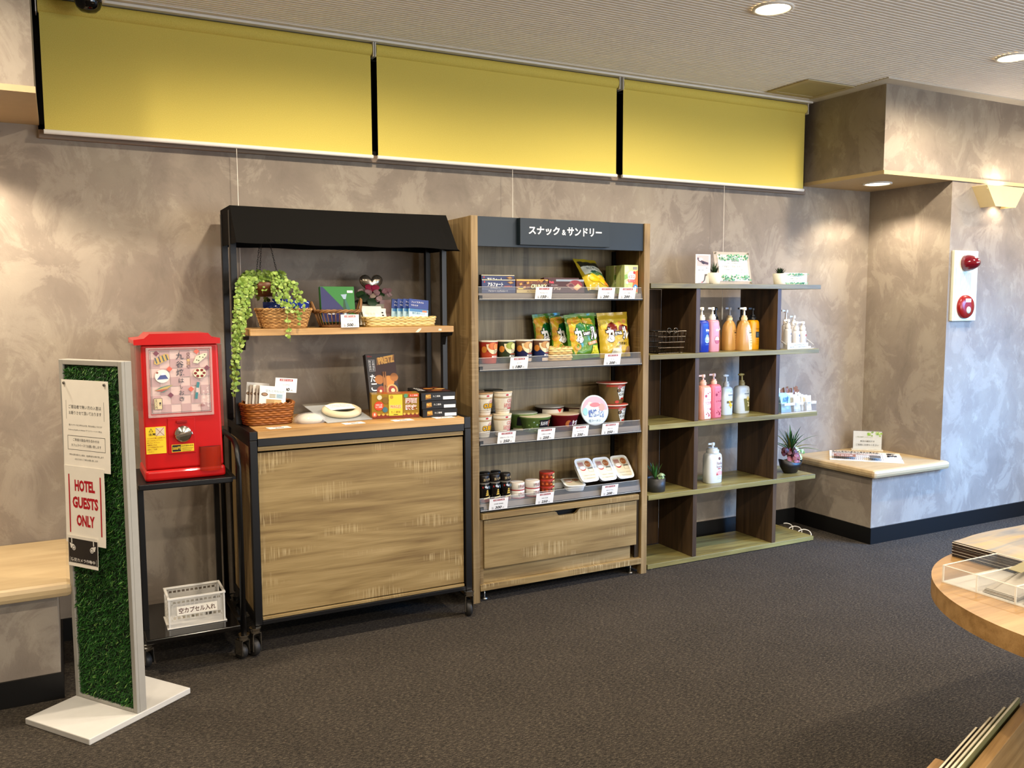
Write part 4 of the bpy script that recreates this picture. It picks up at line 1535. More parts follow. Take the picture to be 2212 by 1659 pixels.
MB().tube([(0.0, 0.002, 0.012), (-0.006, 0.004, -0.118)], 0.0016, mat('#C9C2B2', 0.4), 6).obj('stick', t)
t = thing('white_bundle', 'small clear bag with a folded white cloth beside the brown basket', 'packet', (0.945, 3.715, Z0))
m = MB()
m.lathe([(0.044, 0.0), (0.053, 0.008), (0.054, 0.018), (0.044, 0.030), (0.024, 0.038), (0.001, 0.040)], mat('#CBC4AE', 0.7), 20, (0, 0, 0), 1.0, 0.85, capb=False, sup=3.0)
m.obj('folded_cloth', t)
m = MB()
m.lathe([(0.062, 0.0), (0.066, 0.004), (0.062, 0.022), (0.046, 0.036), (0.020, 0.043), (0.001, 0.045)], GLASSY, 18, (0, 0, 0), 1.0, 0.9, capb=False, sup=3.5)
m.obj('clear_film', t)
t = thing('zip_bag', 'clear zip bag with a cream ring shaped headband and paper label on the counter', 'packet', (1.092, 3.785, Z0 + 0.0255), 0, None, (0.20, 0, 0.16))
m = MB()
m.box(-0.108, 0.108, -0.125, 0.120, 0.0, 0.002, mat('#B9BEC0', 0.15, 0, 0.6, 0.75))
m.obj('film', t)
MB().box(-0.108, 0.108, 0.1205, 0.150, 0.0, 0.003, mat('#8F8A7E', 0.2, 0, 0.6, 0.8)).obj('zip_strip', t)
m = MB()
m.lathe([(0.055, 0.004), (0.080, 0.003), (0.090, 0.012), (0.088, 0.024), (0.074, 0.032), (0.058, 0.028), (0.050, 0.016), (0.055, 0.004)], mat('#D5C8A6', 0.8), 32, (0.008, -0.020, 0), 1.0, 0.92, capb=False, capt=False)
m.obj('headband', t)
m = MB()
m.prism([(-0.060, -0.050), (0.060, -0.050), (0.068, 0.010), (0.0, 0.034), (-0.060, 0.018)], 0.032, 0.0335, CARD)
m.X = None
lo = m.obj('paper_label', t)
P = Print(topface(0.0336), 0.0003)
P.text('Teddy Bear', 0.0, 0.004, 0.014, mat('#8C8A84', 0.6), w=0.080)
P.rect(-0.048, 0.048, -0.016, -0.012, mat('#B5B2AA', 0.6))
P.obj('label_print', lo)


def slip(x, y, rz, label, name='price_slip', txt='300', w=0.092, d=0.055):
    t = thing('price_slip', label, 'price card', (x, y, Z0 + 0.0003), rz, 'price slips on the counter')
    MB().box(-w / 2, w / 2, -d / 2, d / 2, 0, 0.0006, CARD).obj('card', t)
    P = Print(topface(0.0006), 0.0003)
    P.rect(-w * 0.2, w * 0.2, d * 0.26, d * 0.40, HAN)
    P.text(txt, 0, -d * 0.18, d * 0.26, INK, w=w * 0.42, bold=0.03, shear=0.2)
    P.text('円', w * 0.3, -d * 0.22, d * 0.14, INK)
    P.obj('label_print', t)


slip(0.790, 3.620, 0.12, 'price slip lying in front of the brown basket')
slip(1.105, 3.598, 0.06, 'price slip lying in front of the clear zip bag', txt='400')
slip(1.325, 3.588, 0.02, 'price slip lying in front of the gold snack cartons', txt='500')
slip(1.520, 3.586, 0.02, 'price slip lying in front of the flat black boxes', txt='600')

# big black takoyaki snack box leaning behind the gold cartons
t = thing('snack_box', 'large black takoyaki flavour snack box leaning upright behind the gold cartons', 'snack box', (1.318, 3.790, Z0 + 0.0050), 0, None, (-0.26, 0, 0.06))
o, P, PL, PT = carton(t, 0.146, 0.034, 0.282, '#171012')
BR = mat('#3A1A10', 0.5)
P.poly([(-0.045, 0.14), (0.071, 0.14), (0.071, 0.278), (0.02, 0.262), (-0.03, 0.230)], BR)
P.poly([(-0.022, 0.228), (0.066, 0.244), (0.070, 0.276), (-0.020, 0.262)], mat('#8C5A16', 0.4))
P.text('PRETZ', 0.026, 0.252, 0.034, mat('#D8A040', 0.35), w=0.080, bold=0.05, rot=0.14)
P.text('Glico', -0.054, 0.271, 0.008, mat('#B03030', 0.5))
P.frame(-0.062, -0.032, 0.200, 0.254, 0.0008, CARD)
P.vtext('近畿地区', -0.040, 0.250, 0.0105, CARD)
P.vtext('限定発売', -0.055, 0.250, 0.0105, CARD)
P.vtext('たこ焼味', -0.046, 0.186, 0.036, CARD, step=0.0425, bold=0.012, w=0.032)
FD = [mat(h, 0.55) for h in ('#9A5F24', '#B9792F', '#7A3A1A', '#C79A5A', '#8E2A1C', '#E0C9A0')]
for a, b, r, c in ((-0.018, 0.160, 0.022, 0), (0.028, 0.150, 0.027, 1), (0.056, 0.168, 0.020, 0), (-0.012, 0.104, 0.026, 2), (0.040, 0.108, 0.028, 3), (0.008, 0.080, 0.020, 2), (0.056, 0.070, 0.016, 3)):
    P.disc(a, b, r, FD[c])
for a, b, r, c in ((0.040, 0.108, 0.020, 4), (0.043, 0.106, 0.010, 5), (-0.012, 0.104, 0.018, 4), (-0.018, 0.106, 0.006, 5)):
    P.disc(a, b, r, FD[c])
for x0 in (-0.004, 0.006):
    P.poly([(x0, 0.095), (x0 + 0.007, 0.095), (x0 + 0.012, 0.196), (x0 + 0.005, 0.196)], mat('#8A5624', 0.5))
P.obj('label_print', t)

for k in range(2):
    t = thing('gold_carton', ['gold potato chip carton with a yellow middle panel at the front of its pair', 'gold potato chip carton standing behind the front carton, below the black box'][k], 'snack box', (1.326 + 0.012 * k, 3.684 + 0.047 * k, Z0 + 0.0005), -0.20, 'gold snack cartons')
    GO = mat('#A5822E', 0.28, 0.35)
    o, P, PL, PT = carton(t, 0.214, 0.044, 0.110, GO)
    P.rect(-0.106, 0.106, 0.001, 0.018, mat('#7A2E1A', 0.4))
    for q in range(11):
        P.disc(-0.094 + q * 0.019, 0.018, 0.006, mat('#C8A84A', 0.4), 0.005, 10)
    YP = mat('#E2C23A', 0.4)
    P.rect(-0.031, 0.031, 0.012, 0.106, YP)
    P.text('PRINGLES', 0.0, 0.052, 0.016, mat('#F0E4B0', 0.4), w=0.050, bold=0.09)
    P.text('PRINGLES', 0.0, 0.052, 0.014, mat('#A82A1C', 0.4), w=0.047, bold=0.02)
    P.text('たこ焼味', 0.0, 0.028, 0.011, INK, w=0.042)
    P.rect(-0.010, 0.010, 0.015, 0.018, INK)
    P.disc(-0.018, 0.096, 0.008, mat('#B08A2E', 0.4))
    RC = mat('#C4401E', 0.4)
    P.disc(-0.075, 0.058, 0.021, RC)
    P.text('大阪土産', -0.075, 0.063, 0.008, CARD, w=0.030)
    P.text('たこ焼味', -0.075, 0.053, 0.008, CARD, w=0.030)
    for a, b, r, h_ in ((-0.072, 0.096, 0.011, '#CFC9A8'), (-0.045, 0.082, 0.015, '#7A5A1E'), (-0.048, 0.040, 0.012, '#3E6A78'), (-0.095, 0.020, 0.012, '#C4603A')):
        P.disc(a, b, r, mat(h_, 0.4))
    P.text('8', -0.095, 0.020, 0.012, CARD)
    P.text('関西', 0.070, 0.077, 0.024, CARD, w=0.052, bold=0.05)
    P.text('関西', 0.070, 0.077, 0.022, mat('#9E2A1A', 0.4), w=0.049, bold=0.0)
    P.text('限定', 0.070, 0.048, 0.024, CARD, w=0.052, bold=0.05)
    P.text('限定', 0.070, 0.048, 0.022, mat('#9E2A1A', 0.4), w=0.049, bold=0.0)
    P.rect(0.060, 0.104, 0.094, 0.108, RC)
    P.text('たこ焼味', 0.082, 0.101, 0.008, CARD, w=0.034)
    P.disc(0.046, 0.100, 0.009, mat('#4E8A6A', 0.4))
    for x in (-0.032, 0.032):
        P.rect(x - 0.0006, x + 0.0006, 0.002, 0.108, mat('#5A4416', 0.5))
    P.obj('label_print', t)
    PT.rect(-0.060, 0.080, -0.016, 0.012, mat('#B4481E', 0.4))
    PT.text('関西限定', 0.0, -0.002, 0.010, CARD, w=0.060)
    PT.obj('top_print', t)
for k in range(3):
    t = thing('black_snack_box', ['bottom flat black snack box of the stack at the counter end', 'middle flat black snack box of the stack at the counter end', 'top flat black snack box of the stack at the counter end'][k], 'snack box', (1.535 - 0.004 * k, 3.735 + 0.006 * k, Z0 + 0.0005 + 0.0372 * k), -0.17 + 0.02 * k, 'flat black boxes')
    o, P, PL, PT = carton(t, 0.160, 0.265, 0.0366, '#0F0D0E')
    P.rect(0.022, 0.076, 0.004, 0.018, CARD)
    P.poly([(-0.060, 0.006), (-0.034, 0.010), (-0.036, 0.031), (-0.058, 0.029)], mat('#8E5A18', 0.4))
    P.text('PRETZ', -0.047, 0.020, 0.012, mat('#E0B050', 0.4), w=0.024, bold=0.05)
    P.text('たこ焼味', -0.008, 0.020, 0.0085, CARD, w=0.034)
    P.obj('label_print', t)
    if k == 2:
        PT.poly([(-0.03, -0.10), (0.07, -0.10), (0.07, 0.12), (-0.03, 0.12)], BR)
        for a, b, r, c in ((0.02, -0.03, 0.026, 0), (0.05, 0.03, 0.026, 3), (0.0, 0.05, 0.024, 1), (0.04, 0.09, 0.02, 2)):
            PT.disc(a, b, r, FD[c])
        PT.vtext('たこ焼味', -0.052, 0.10, 0.034, CARD, w=0.03)
        PT.obj('top_print', t)
# ================================================================== snack cabinet
gd = thing('snack_cabinet', 'tall sawn oak snack cabinet with a navy header and a drawer at the bottom', 'shop shelf', (2.22, 3.82, 0.0))
G = lambda: wmb(gd)
GI = wood('oak_side_inner', '#4E3A20', '#6E5632', '#86693E', 'z', 0.5, 0.2, 0.6)
for x0, x1, px in ((1.713, 1.738, 1.708), (2.700, 2.725, 2.695)):
    G().box(x0, x1, 3.722, 3.982, 0.012, 1.852, OAKV).obj('side_panel', gd, 0.001)
    G().box(px, px + 0.036, 3.680, 3.716, 0.0, 1.852, OAKV).obj('front_post', gd, 0.0015)
    G().box(x0 + 0.002, x1 - 0.002, 3.7165, 3.7215, 0.012, 1.850, BLACK).obj('post_gap', gd)
for x0, x1 in ((1.7385, 1.748), (2.690, 2.6995)):
    G().box(x0, x1, 3.716, 3.945, 0.05, 1.83, GI).obj('inner_side', gd)
G().box(1.7395, 2.6985, 3.946, 3.975, 0.012, 1.84, GREYOAK).obj('back_panel', gd)
G().box(2.672, 2.6895, 3.93, 3.9455, 0.44, 1.72, BLACK).obj('slot_post', gd)
G().box(1.7485, 1.758, 3.93, 3.9455, 0.44, 1.72, BLACK).obj('slot_post', gd)
NVY = mat('#101B22', 0.42, 0, 0.5)
G().box(1.7455, 2.6935, 3.688, 3.700, 1.712, 1.851, NVY).obj('header_panel', gd, 0.001)
G().box(1.7485, 2.6895, 3.701, 3.9455, 1.735, 1.750, GI).obj('shade_board', gd)  # unseen board added behind the header to shade the cabinet inside
sb = G().box(1.957, 2.466, 3.660, 3.687, 1.7225, 1.8495, NVY).obj('sign_board', gd, 0.0015)
P = Print(lambda u, v, d: (u - 2.22, 3.660 - 3.82 - d, v), 0.0006)
P.text('スナック', 2.089, 1.793, 0.041, CARD, w=0.172, bold=0.03)
P.text('&', 2.199, 1.788, 0.026, CARD, w=0.022, bold=0.015)
P.text('サンドリー', 2.318, 1.793, 0.041, CARD, w=0.200, bold=0.03)
P.obj('lettering', sb)
T1, T2, T3, T4 = 1.493, 1.157, 0.800, 0.479
EDGE = wood('grey_brown_shelf_edge', '#6E6152', '#8A7C6B', '#A09382', 'x', 0.5, 0.0, 0.4)
SHB = mat('#181210', 0.45)
for T in (T1, T2, T3, T4):
    o = G().box(1.7485, 2.6715, 3.706, 3.9295, T - 0.024, T - 0.0005, SHB).obj('shelf', gd)
    G().box(1.7485, 2.6895, 3.697, 3.7055, T - 0.026, T + 0.000, EDGE).obj('front_edge_strip', o)
    l = G()
    l.add([(1.750, 3.680, T - 0.028), (2.688, 3.680, T - 0.028), (2.688, 3.6935, T + 0.031), (1.750, 3.6935, T + 0.031),
           (1.750, 3.6822, T - 0.028), (2.688, 3.6822, T - 0.028), (2.688, 3.6955, T + 0.031), (1.750, 3.6955, T + 0.031)],
          [(0, 1, 2, 3), (5, 4, 7, 6), (0, 3, 7, 4), (1, 5, 6, 2)], ACRYL)
    l.add([(1.750, 3.6799, T - 0.028), (2.688, 3.6799, T - 0.028), (2.688, 3.6803, T - 0.0262), (1.750, 3.6803, T - 0.0262)], [(0, 1, 2, 3)], ACRYE)
    l.add([(1.750, 3.6931, T + 0.0300), (2.688, 3.6931, T + 0.0300), (2.688, 3.6934, T + 0.0315), (1.750, 3.6934, T + 0.0315)], [(0, 1, 2, 3)], ACRYE)
    l.obj('acrylic_lip_trim', o)
    G().box(1.7485, 2.6895, 3.684, 3.696, T - 0.034, T - 0.0285, METALB).obj('lip_holder', o)
for x in (1.752,):
    for T in (T1, T2, T3, T4):
        G().box(x, x + 0.016, 3.6835, 3.6965, T - 0.0275, T - 0.010, BLACK).obj('lip_clip', gd)
G().box(1.755, 2.673, 3.672, 3.9455, 0.409, 0.437, OAK).obj('drawer_top', gd, 0.0015)
dr = G()
xs = [1.768, 2.664]
dr.prism([(1.768, 0.166), (2.664, 0.166), (2.664, 0.403), (2.318, 0.403), (2.306, 0.399), (2.290, 0.382), (2.280, 0.378), (2.192, 0.378), (2.182, 0.382), (2.172, 0.399), (2.160, 0.403), (1.768, 0.403)], 3.682, 3.699, OAK, 'y')
dr.obj('drawer', gd, 0.0012)
G().box(1.7485, 1.7665, 3.690, 3.71, 0.09, 0.408, OAKV).obj('drawer_jamb', gd)
G().box(2.6660, 2.6895, 3.700, 3.71, 0.09, 0.408, mat('#2A2014', 0.6)).obj('drawer_jamb', gd)
G().box(1.7665, 2.664, 3.72, 3.73, 0.166, 0.405, BLACK).obj('drawer_back', gd)
G().box(1.760, 2.640, 3.703, 3.719, 0.0885, 0.165, OAK).obj('plinth', gd, 0.001)
G().box(1.7455, 2.6935, 3.677, 3.9455, 0.057, 0.088, OAK).obj('bottom_board', gd, 0.0015)
for x in (1.79, 2.66):
    for yy in (3.73, 3.90):
        m = G()
        m.lathe([(0.016, 0.0), (0.016, 0.006), (0.005, 0.008), (0.005, 0.0565)], STEEL, 12, (x, yy, 0))
        m.obj('levelling_foot', gd)

# price cards in the acrylic lips
for x, T, pr, it, lab, w in ((2.092, T1, '150', 'チョコレート', 'price card 150 yen on the top shelf of the snack cabinet', 0.092),
                        (2.456, T1, '200', 'スナック菓子', 'price card 200 yen below the potato chip bag on the top shelf', 0.100),
                        (2.584, T1, '200', 'スナック菓子', 'price card 200 yen below the biscuit box on the top shelf', 0.102),
                        (1.955, T2, '180', 'スープ', 'price card 180 yen below the soup cups', 0.098),
                        (2.496, T2, '200', 'カール', 'price card 200 yen below the yellow corn puff bag', 0.100),
                        (1.886, T3, '250', '日清のカップヌードル', 'price card 250 yen below the white noodle cups', 0.096),
                        (2.106, T3, '250', '日清のどん兵衛', 'price card 250 yen below the green noodle bowls', 0.098),
                        (2.305, T3, '250', 'カップうどん', 'price card 250 yen below the dark red noodle bowl', 0.094),
                        (2.485, T3, '250', '焼きそば', 'price card 250 yen to the left below the two stacked red lidded cups', 0.100),
                        (1.841, T4, '300', '京飛脚 黒胡椒', 'price card 300 yen below the black jars', 0.100),
                        (2.098, T4, '250', '缶詰 各種', 'price card 250 yen below the food cans', 0.100),
                        (2.485, T4, '200', '温めるごはん', 'price card 200 yen below the white rice packs', 0.100)):
    price_card(x, 3.6778, T - 0.0275, pr, it, w, 0.059, -0.2235, lab)

# ------------------------------------------------------------------ top shelf
def gthing(name, label, cat, x, y, z, rz=0.0, group=None, tilt=None):
    return thing(name, label, cat, (x, y, z + 0.0004), rz, group, tilt)


CHB = mat('#10174A', 0.35)
for k, (x, yy, h, lab) in enumerate(((1.872, 3.732, 0.066, 'navy chocolate biscuit box at the left front of the top cabinet shelf'), (1.897, 3.790, 0.090, 'taller navy chocolate biscuit box behind the front navy one'))):
    t = gthing('chocolate_box', lab, 'chocolate box', x, yy, T1, 0, 'boxed sweets on the top shelf')
    o, P, PL, PT = carton(t, 0.180, 0.026, h, CHB)
    P.rect(-0.090, 0.090, h - 0.004, h - 0.001, mat('#D9C78E', 0.4))
    P.text('アルフォート', -0.018, h - 0.024, 0.018, CARD, w=0.082, bold=0.03, shear=0.15)
    P.text('ミニチョコレート', -0.018, h - 0.040, 0.007, CARD, w=0.052)
    P.disc(-0.076, h - 0.012, 0.004, mat('#B02A2A', 0.5))
    P.poly([(0.042, h - 0.012), (0.066, h - 0.006), (0.086, h - 0.016), (0.062, h - 0.024)], mat('#5A3418', 0.5))
    P.poly([(0.050, h - 0.013), (0.066, h - 0.009), (0.078, h - 0.016), (0.062, h - 0.020)], mat('#A8834E', 0.5))
    P.text('芳醇贅沢', 0.050, h - 0.033, 0.008, mat('#C0562E', 0.5), w=0.044)
    P.rect(-0.090, 0.090, h - 0.0465, h - 0.0452, mat('#8FA0C0', 0.4))
    P.text('アルフォート ミニチョコレート', -0.004, 0.011, 0.008, CARD, w=0.104, bold=0.01)
    P.obj('label_print', t)
for k in range(2):
    t = gthing('crunch_chocolate_bar', ['gold and brown crunch chocolate box lying at the front of the top shelf', 'gold and brown crunch chocolate box just behind the front one'][k], 'chocolate box', 2.056 + 0.006 * k, 3.730 + 0.034 * k, T1, 0, 'boxed sweets on the top shelf')
    o, P, PL, PT = carton(t, 0.178, 0.020, 0.068, '#5E2E14')
    for a, b, c in ((-0.088, 0.088, 0.0605), ):
        P.rect(a, b, c, c + 0.0072, mat('#D9A440', 0.35))
    for q in range(16):
        a = -0.084 + (q * 37 % 168) / 1000
        b = 0.020 + (q * 23 % 38) / 1000
        P.poly([(a, b), (a + 0.014, b + 0.004), (a + 0.010, b + 0.014), (a - 0.003, b + 0.009)], mat(['#9A6A2A', '#3A190C', '#B98A3E', '#7A4A20'][q % 4], 0.5))
    P.text('CRUNKY', 0.036, 0.034, 0.022, mat('#4A1E0C', 0.4), w=0.094, bold=0.09, shear=0.2)
    P.text('CRUNKY', 0.036, 0.034, 0.020, mat('#C9D2A8', 0.4), w=0.090, bold=0.03, shear=0.2)
    P.rect(-0.088, 0.088, 0.002, 0.018, mat('#B9A466', 0.4))
    P.text('ALMOND', -0.002, 0.010, 0.010, mat('#5A4A22', 0.5), w=0.060)
    P.rect(-0.080, -0.052, 0.020, 0.026, mat('#D8C24A', 0.4))
    P.obj('label_print', t)
for k in range(2):
    t = gthing('pie_biscuit_box', ['maroon pie biscuit box with a picture of two biscuits on the top shelf', 'maroon pie biscuit box behind the front maroon one'][k], 'biscuit box', 2.258, 3.745 + 0.044 * k, T1, 0, 'boxed sweets on the top shelf', (-0.12, 0, 0))
    o, P, PL, PT = carton(t, 0.206, 0.038, 0.070 + 0.008 * k, '#3A1210')
    P.rect(-0.060, 0.102, 0.058, 0.068, mat('#7C8A98', 0.2))
    P.text('Petit', -0.086, 0.054, 0.013, mat('#C0384A', 0.4), w=0.026, bold=0.06)
    P.text('クランベリー', -0.070, 0.039, 0.006, CARD, w=0.040)
    P.text('Pie', -0.056, 0.022, 0.014, mat('#C9B9A8', 0.4), w=0.040, shear=0.3)
    P.disc(0.052, 0.040, 0.040, mat('#7A1E26', 0.4), 0.025)
    P.poly([(-0.006, 0.040), (0.032, 0.014), (0.060, 0.030), (0.024, 0.054)], mat('#7E5A52', 0.5))
    P.disc(0.026, 0.036, 0.014, mat('#5A2A30', 0.5), 0.011)
    P.poly([(0.038, 0.024), (0.058, 0.012), (0.088, 0.032), (0.066, 0.048)], mat('#B98A5E', 0.5))
    P.poly([(0.042, 0.030), (0.064, 0.020), (0.082, 0.034), (0.064, 0.045)], mat('#CFA678', 0.5))
    P.obj('label_print', t)
t = gthing('chip_bag', 'potato chip bag with yellow chips on the front, leaning back on the top shelf', 'snack bag', 2.470, 3.758, T1 + 0.011, 0.0, None, (-0.62, 0.04, 0.22))
o, P = bag(t, 0.165, 0.205, 0.055, '#B09A28', seed=5, crump=0.004, rough=0.2)
GRNB = mat('#2A2A1E', 0.3)
P.poly([(-0.070, 0.135), (0.070, 0.128), (0.068, 0.178), (-0.074, 0.180)], GRNB)
P.poly([(-0.070, 0.092), (0.072, 0.070), (0.072, 0.142), (-0.020, 0.152), (-0.072, 0.142)], mat('#CFD3C0', 0.3))
P.poly([(-0.060, 0.090), (0.070, 0.074), (0.070, 0.104), (0.00, 0.112), (-0.030, 0.098)], mat('#4E7A38', 0.3))
P.poly([(-0.040, 0.100), (0.020, 0.104), (0.010, 0.116), (-0.020, 0.112)], mat('#2E5A48', 0.3))
P.text('ポテトチップス', 0.004, 0.128, 0.016, INK, w=0.100)
for a, b, rx, ry in ((-0.022, 0.066, 0.034, 0.027), (0.022, 0.058, 0.030, 0.026), (0.036, 0.048, 0.030, 0.024)):
    P.disc(a, b, rx, mat('#D9A90E', 0.35), ry)
    P.ring(a, b, rx, 0.002, mat('#A87A0A', 0.4), ry)
for q in range(5):
    P.ring(0.030, 0.050, 0.030 - q * 0.005, 0.0013, mat('#B5850C', 0.4), 0.025 - q * 0.004, a0=0.3, a1=2.6)
P.poly([(0.030, 0.030), (0.072, 0.016), (0.074, 0.044), (0.056, 0.052)], mat('#C4762A', 0.35))
P.obj('label_print', t)
for k in range(4):
    t = gthing('biscuit_box', ['vegetable biscuit box standing at the front of its row on the top shelf', 'biscuit box second in the row, edge showing behind the front box', 'biscuit box third in the row behind the front box', 'biscuit box at the very back of its row on the top shelf'][k], 'biscuit box', 2.639 - 0.004 * (k > 1), 3.733 + 0.041 * k + (0.008 if k > 1 else 0), T1, 0, 'biscuit boxes in a row')
    o, P, PL, PT = carton(t, 0.086, 0.036, 0.147, '#AFC07A')
    P.poly([(-0.042, 0.050), (0.042, 0.060), (0.042, 0.145), (-0.042, 0.145)], mat('#C3C98E', 0.4))
    P.poly([(0.006, 0.020), (0.042, 0.004), (0.042, 0.120), (0.016, 0.110)], mat('#D0743A', 0.4))
    P.poly([(-0.040, 0.106), (-0.012, 0.118), (-0.022, 0.142), (-0.042, 0.138)], mat('#DCD3A8', 0.4))
    P.poly([(-0.042, 0.070), (-0.020, 0.080), (-0.026, 0.100), (-0.042, 0.096)], mat('#7FA64A', 0.4))
    P.disc(0.002, 0.090, 0.024, CARD, 0.026)
    P.text('ビスコ', 0.002, 0.087, 0.017, mat('#C02A30', 0.4), w=0.036, bold=0.04)
    P.rect(-0.022, 0.026, 0.058, 0.072, mat('#C8443A', 0.4))
    P.text('野菜 クリーム', 0.002, 0.065, 0.007, CARD, w=0.040)
    P.rect(0.010, 0.036, 0.124, 0.138, mat('#8C8A86', 0.4))
    P.disc(0.018, 0.108, 0.007, mat('#C2302A', 0.4), 0.008)
    P.disc(-0.026, 0.056, 0.007, CARD)
    P.disc(0.026, 0.034, 0.0135, mat('#2E86C4', 0.4))
    P.text('鉄', 0.026, 0.034, 0.012, CARD)
    P.poly([(-0.034, 0.016), (-0.004, 0.006), (0.012, 0.028), (-0.016, 0.044)], mat('#D6D08E', 0.4))
    P.disc(-0.012, 0.020, 0.010, mat('#B99A7A', 0.4), 0.006)
    P.obj('label_print', t)


# ------------------------------------------------------------------ second shelf
def lidcup(t, r0, r1, h, body, lid, sup=2.0):
    MB().lathe([(r0 * 0.95, 0.0), (r0, 0.003), (r1, h - 0.006)], body, 32).obj('cup', t)
    MB().lathe([(r1 + 0.001, h - 0.006), (r1 + 0.0022, h - 0.0035), (r1 + 0.001, h - 0.0005), (r1 * 0.9, h), (0.001, h)], lid, 32, capb=False, capt=False).obj('lid', t)
    return Print(cyl(lambda v: r0 + (r1 - r0) * v / h), 0.0006, 0.006)


CREAM = mat('#DCCFA8', 0.45)
SOUP = (('#B8482E', '#C76A34', '濃厚 海老クリーム', 'red'), ('#2F3A22', '#8E9A3E', '濃厚 ブロッコリー', 'green'), ('#1F2148', '#C79A5E', '濃厚 クラムポタージュ', 'navy'), ('#1E2A58', '#B98A4E', '濃厚 クラムポタージュ', 'blue'))
for k, x in enumerate((1.828, 1.923, 2.020, 2.117)):
    lab = ('red soup cup, leftmost of the four on the second shelf', 'dark green soup cup beside the red one on the second shelf', 'navy and cream soup cup, third along from the red one', 'blue and cream soup cup next to the small wicker box')[k]
    t = gthing('soup_cup', lab, 'soup cup', x, 3.748, T2, 0, 'soup cups')
    P = lidcup(t, 0.0385, 0.0465, 0.110, mat(SOUP[k][0], 0.4), mat('#C9C4B4', 0.25))
    dk = mat(['#8E2A1C', '#27301C', '#6A4A2E', '#5A3A28'][k], 0.45)
    P.rect(-0.062, 0.062, 0.058, 0.103, dk)
    P.disc(-0.040, 0.068, 0.014, mat('#C07A2E', 0.45), 0.016)
    P.poly([(-0.030, 0.094), (0.036, 0.094), (0.036, 0.060), (0.022, 0.048), (0.000, 0.046), (-0.014, 0.056), (-0.026, 0.074)], CREAM)
    P.disc(0.006, 0.084, 0.026, mat(SOUP[k][1], 0.4), 0.018)
    P.disc(0.020, 0.082, 0.014, mat(['#D88A4A', '#C9CF8A', '#E0C89A', '#E0C89A'][k], 0.4), 0.014)
    P.ring(0.020, 0.080, 0.017, 0.0015, mat('#7A3A1A', 0.5), 0.018)
    P.text('じっくり', 0.020, 0.060, 0.009, INK, w=0.022, bold=0.03)
    P.text('コトコト', 0.020, 0.051, 0.009, INK, w=0.022, bold=0.03)
    P.rect(0.004, 0.038, 0.042, 0.045, mat('#C4562A', 0.5))
    P.text(SOUP[k][2], 0.020, 0.034, 0.0095, CARD, w=0.044, bold=0.02)
    if k > 1:
        P.rect(-0.012, 0.056, 0.004, 0.020, mat('#C9B39A', 0.45))
    P.obj('label_print', t)
t = gthing('wicker_box', 'small square pale wicker box beside the soup cups', 'basket', 2.212, 3.762, T2)
basket(t, 0.128, 0.120, 0.066, mat('#D9BC7C', 0.6), mat('#B8965A', 0.6), 0.98, 6, 24, 12.0, 0.004)

YL, GN = mat('#C9A62A', 0.25), mat('#5A8A24', 0.25)


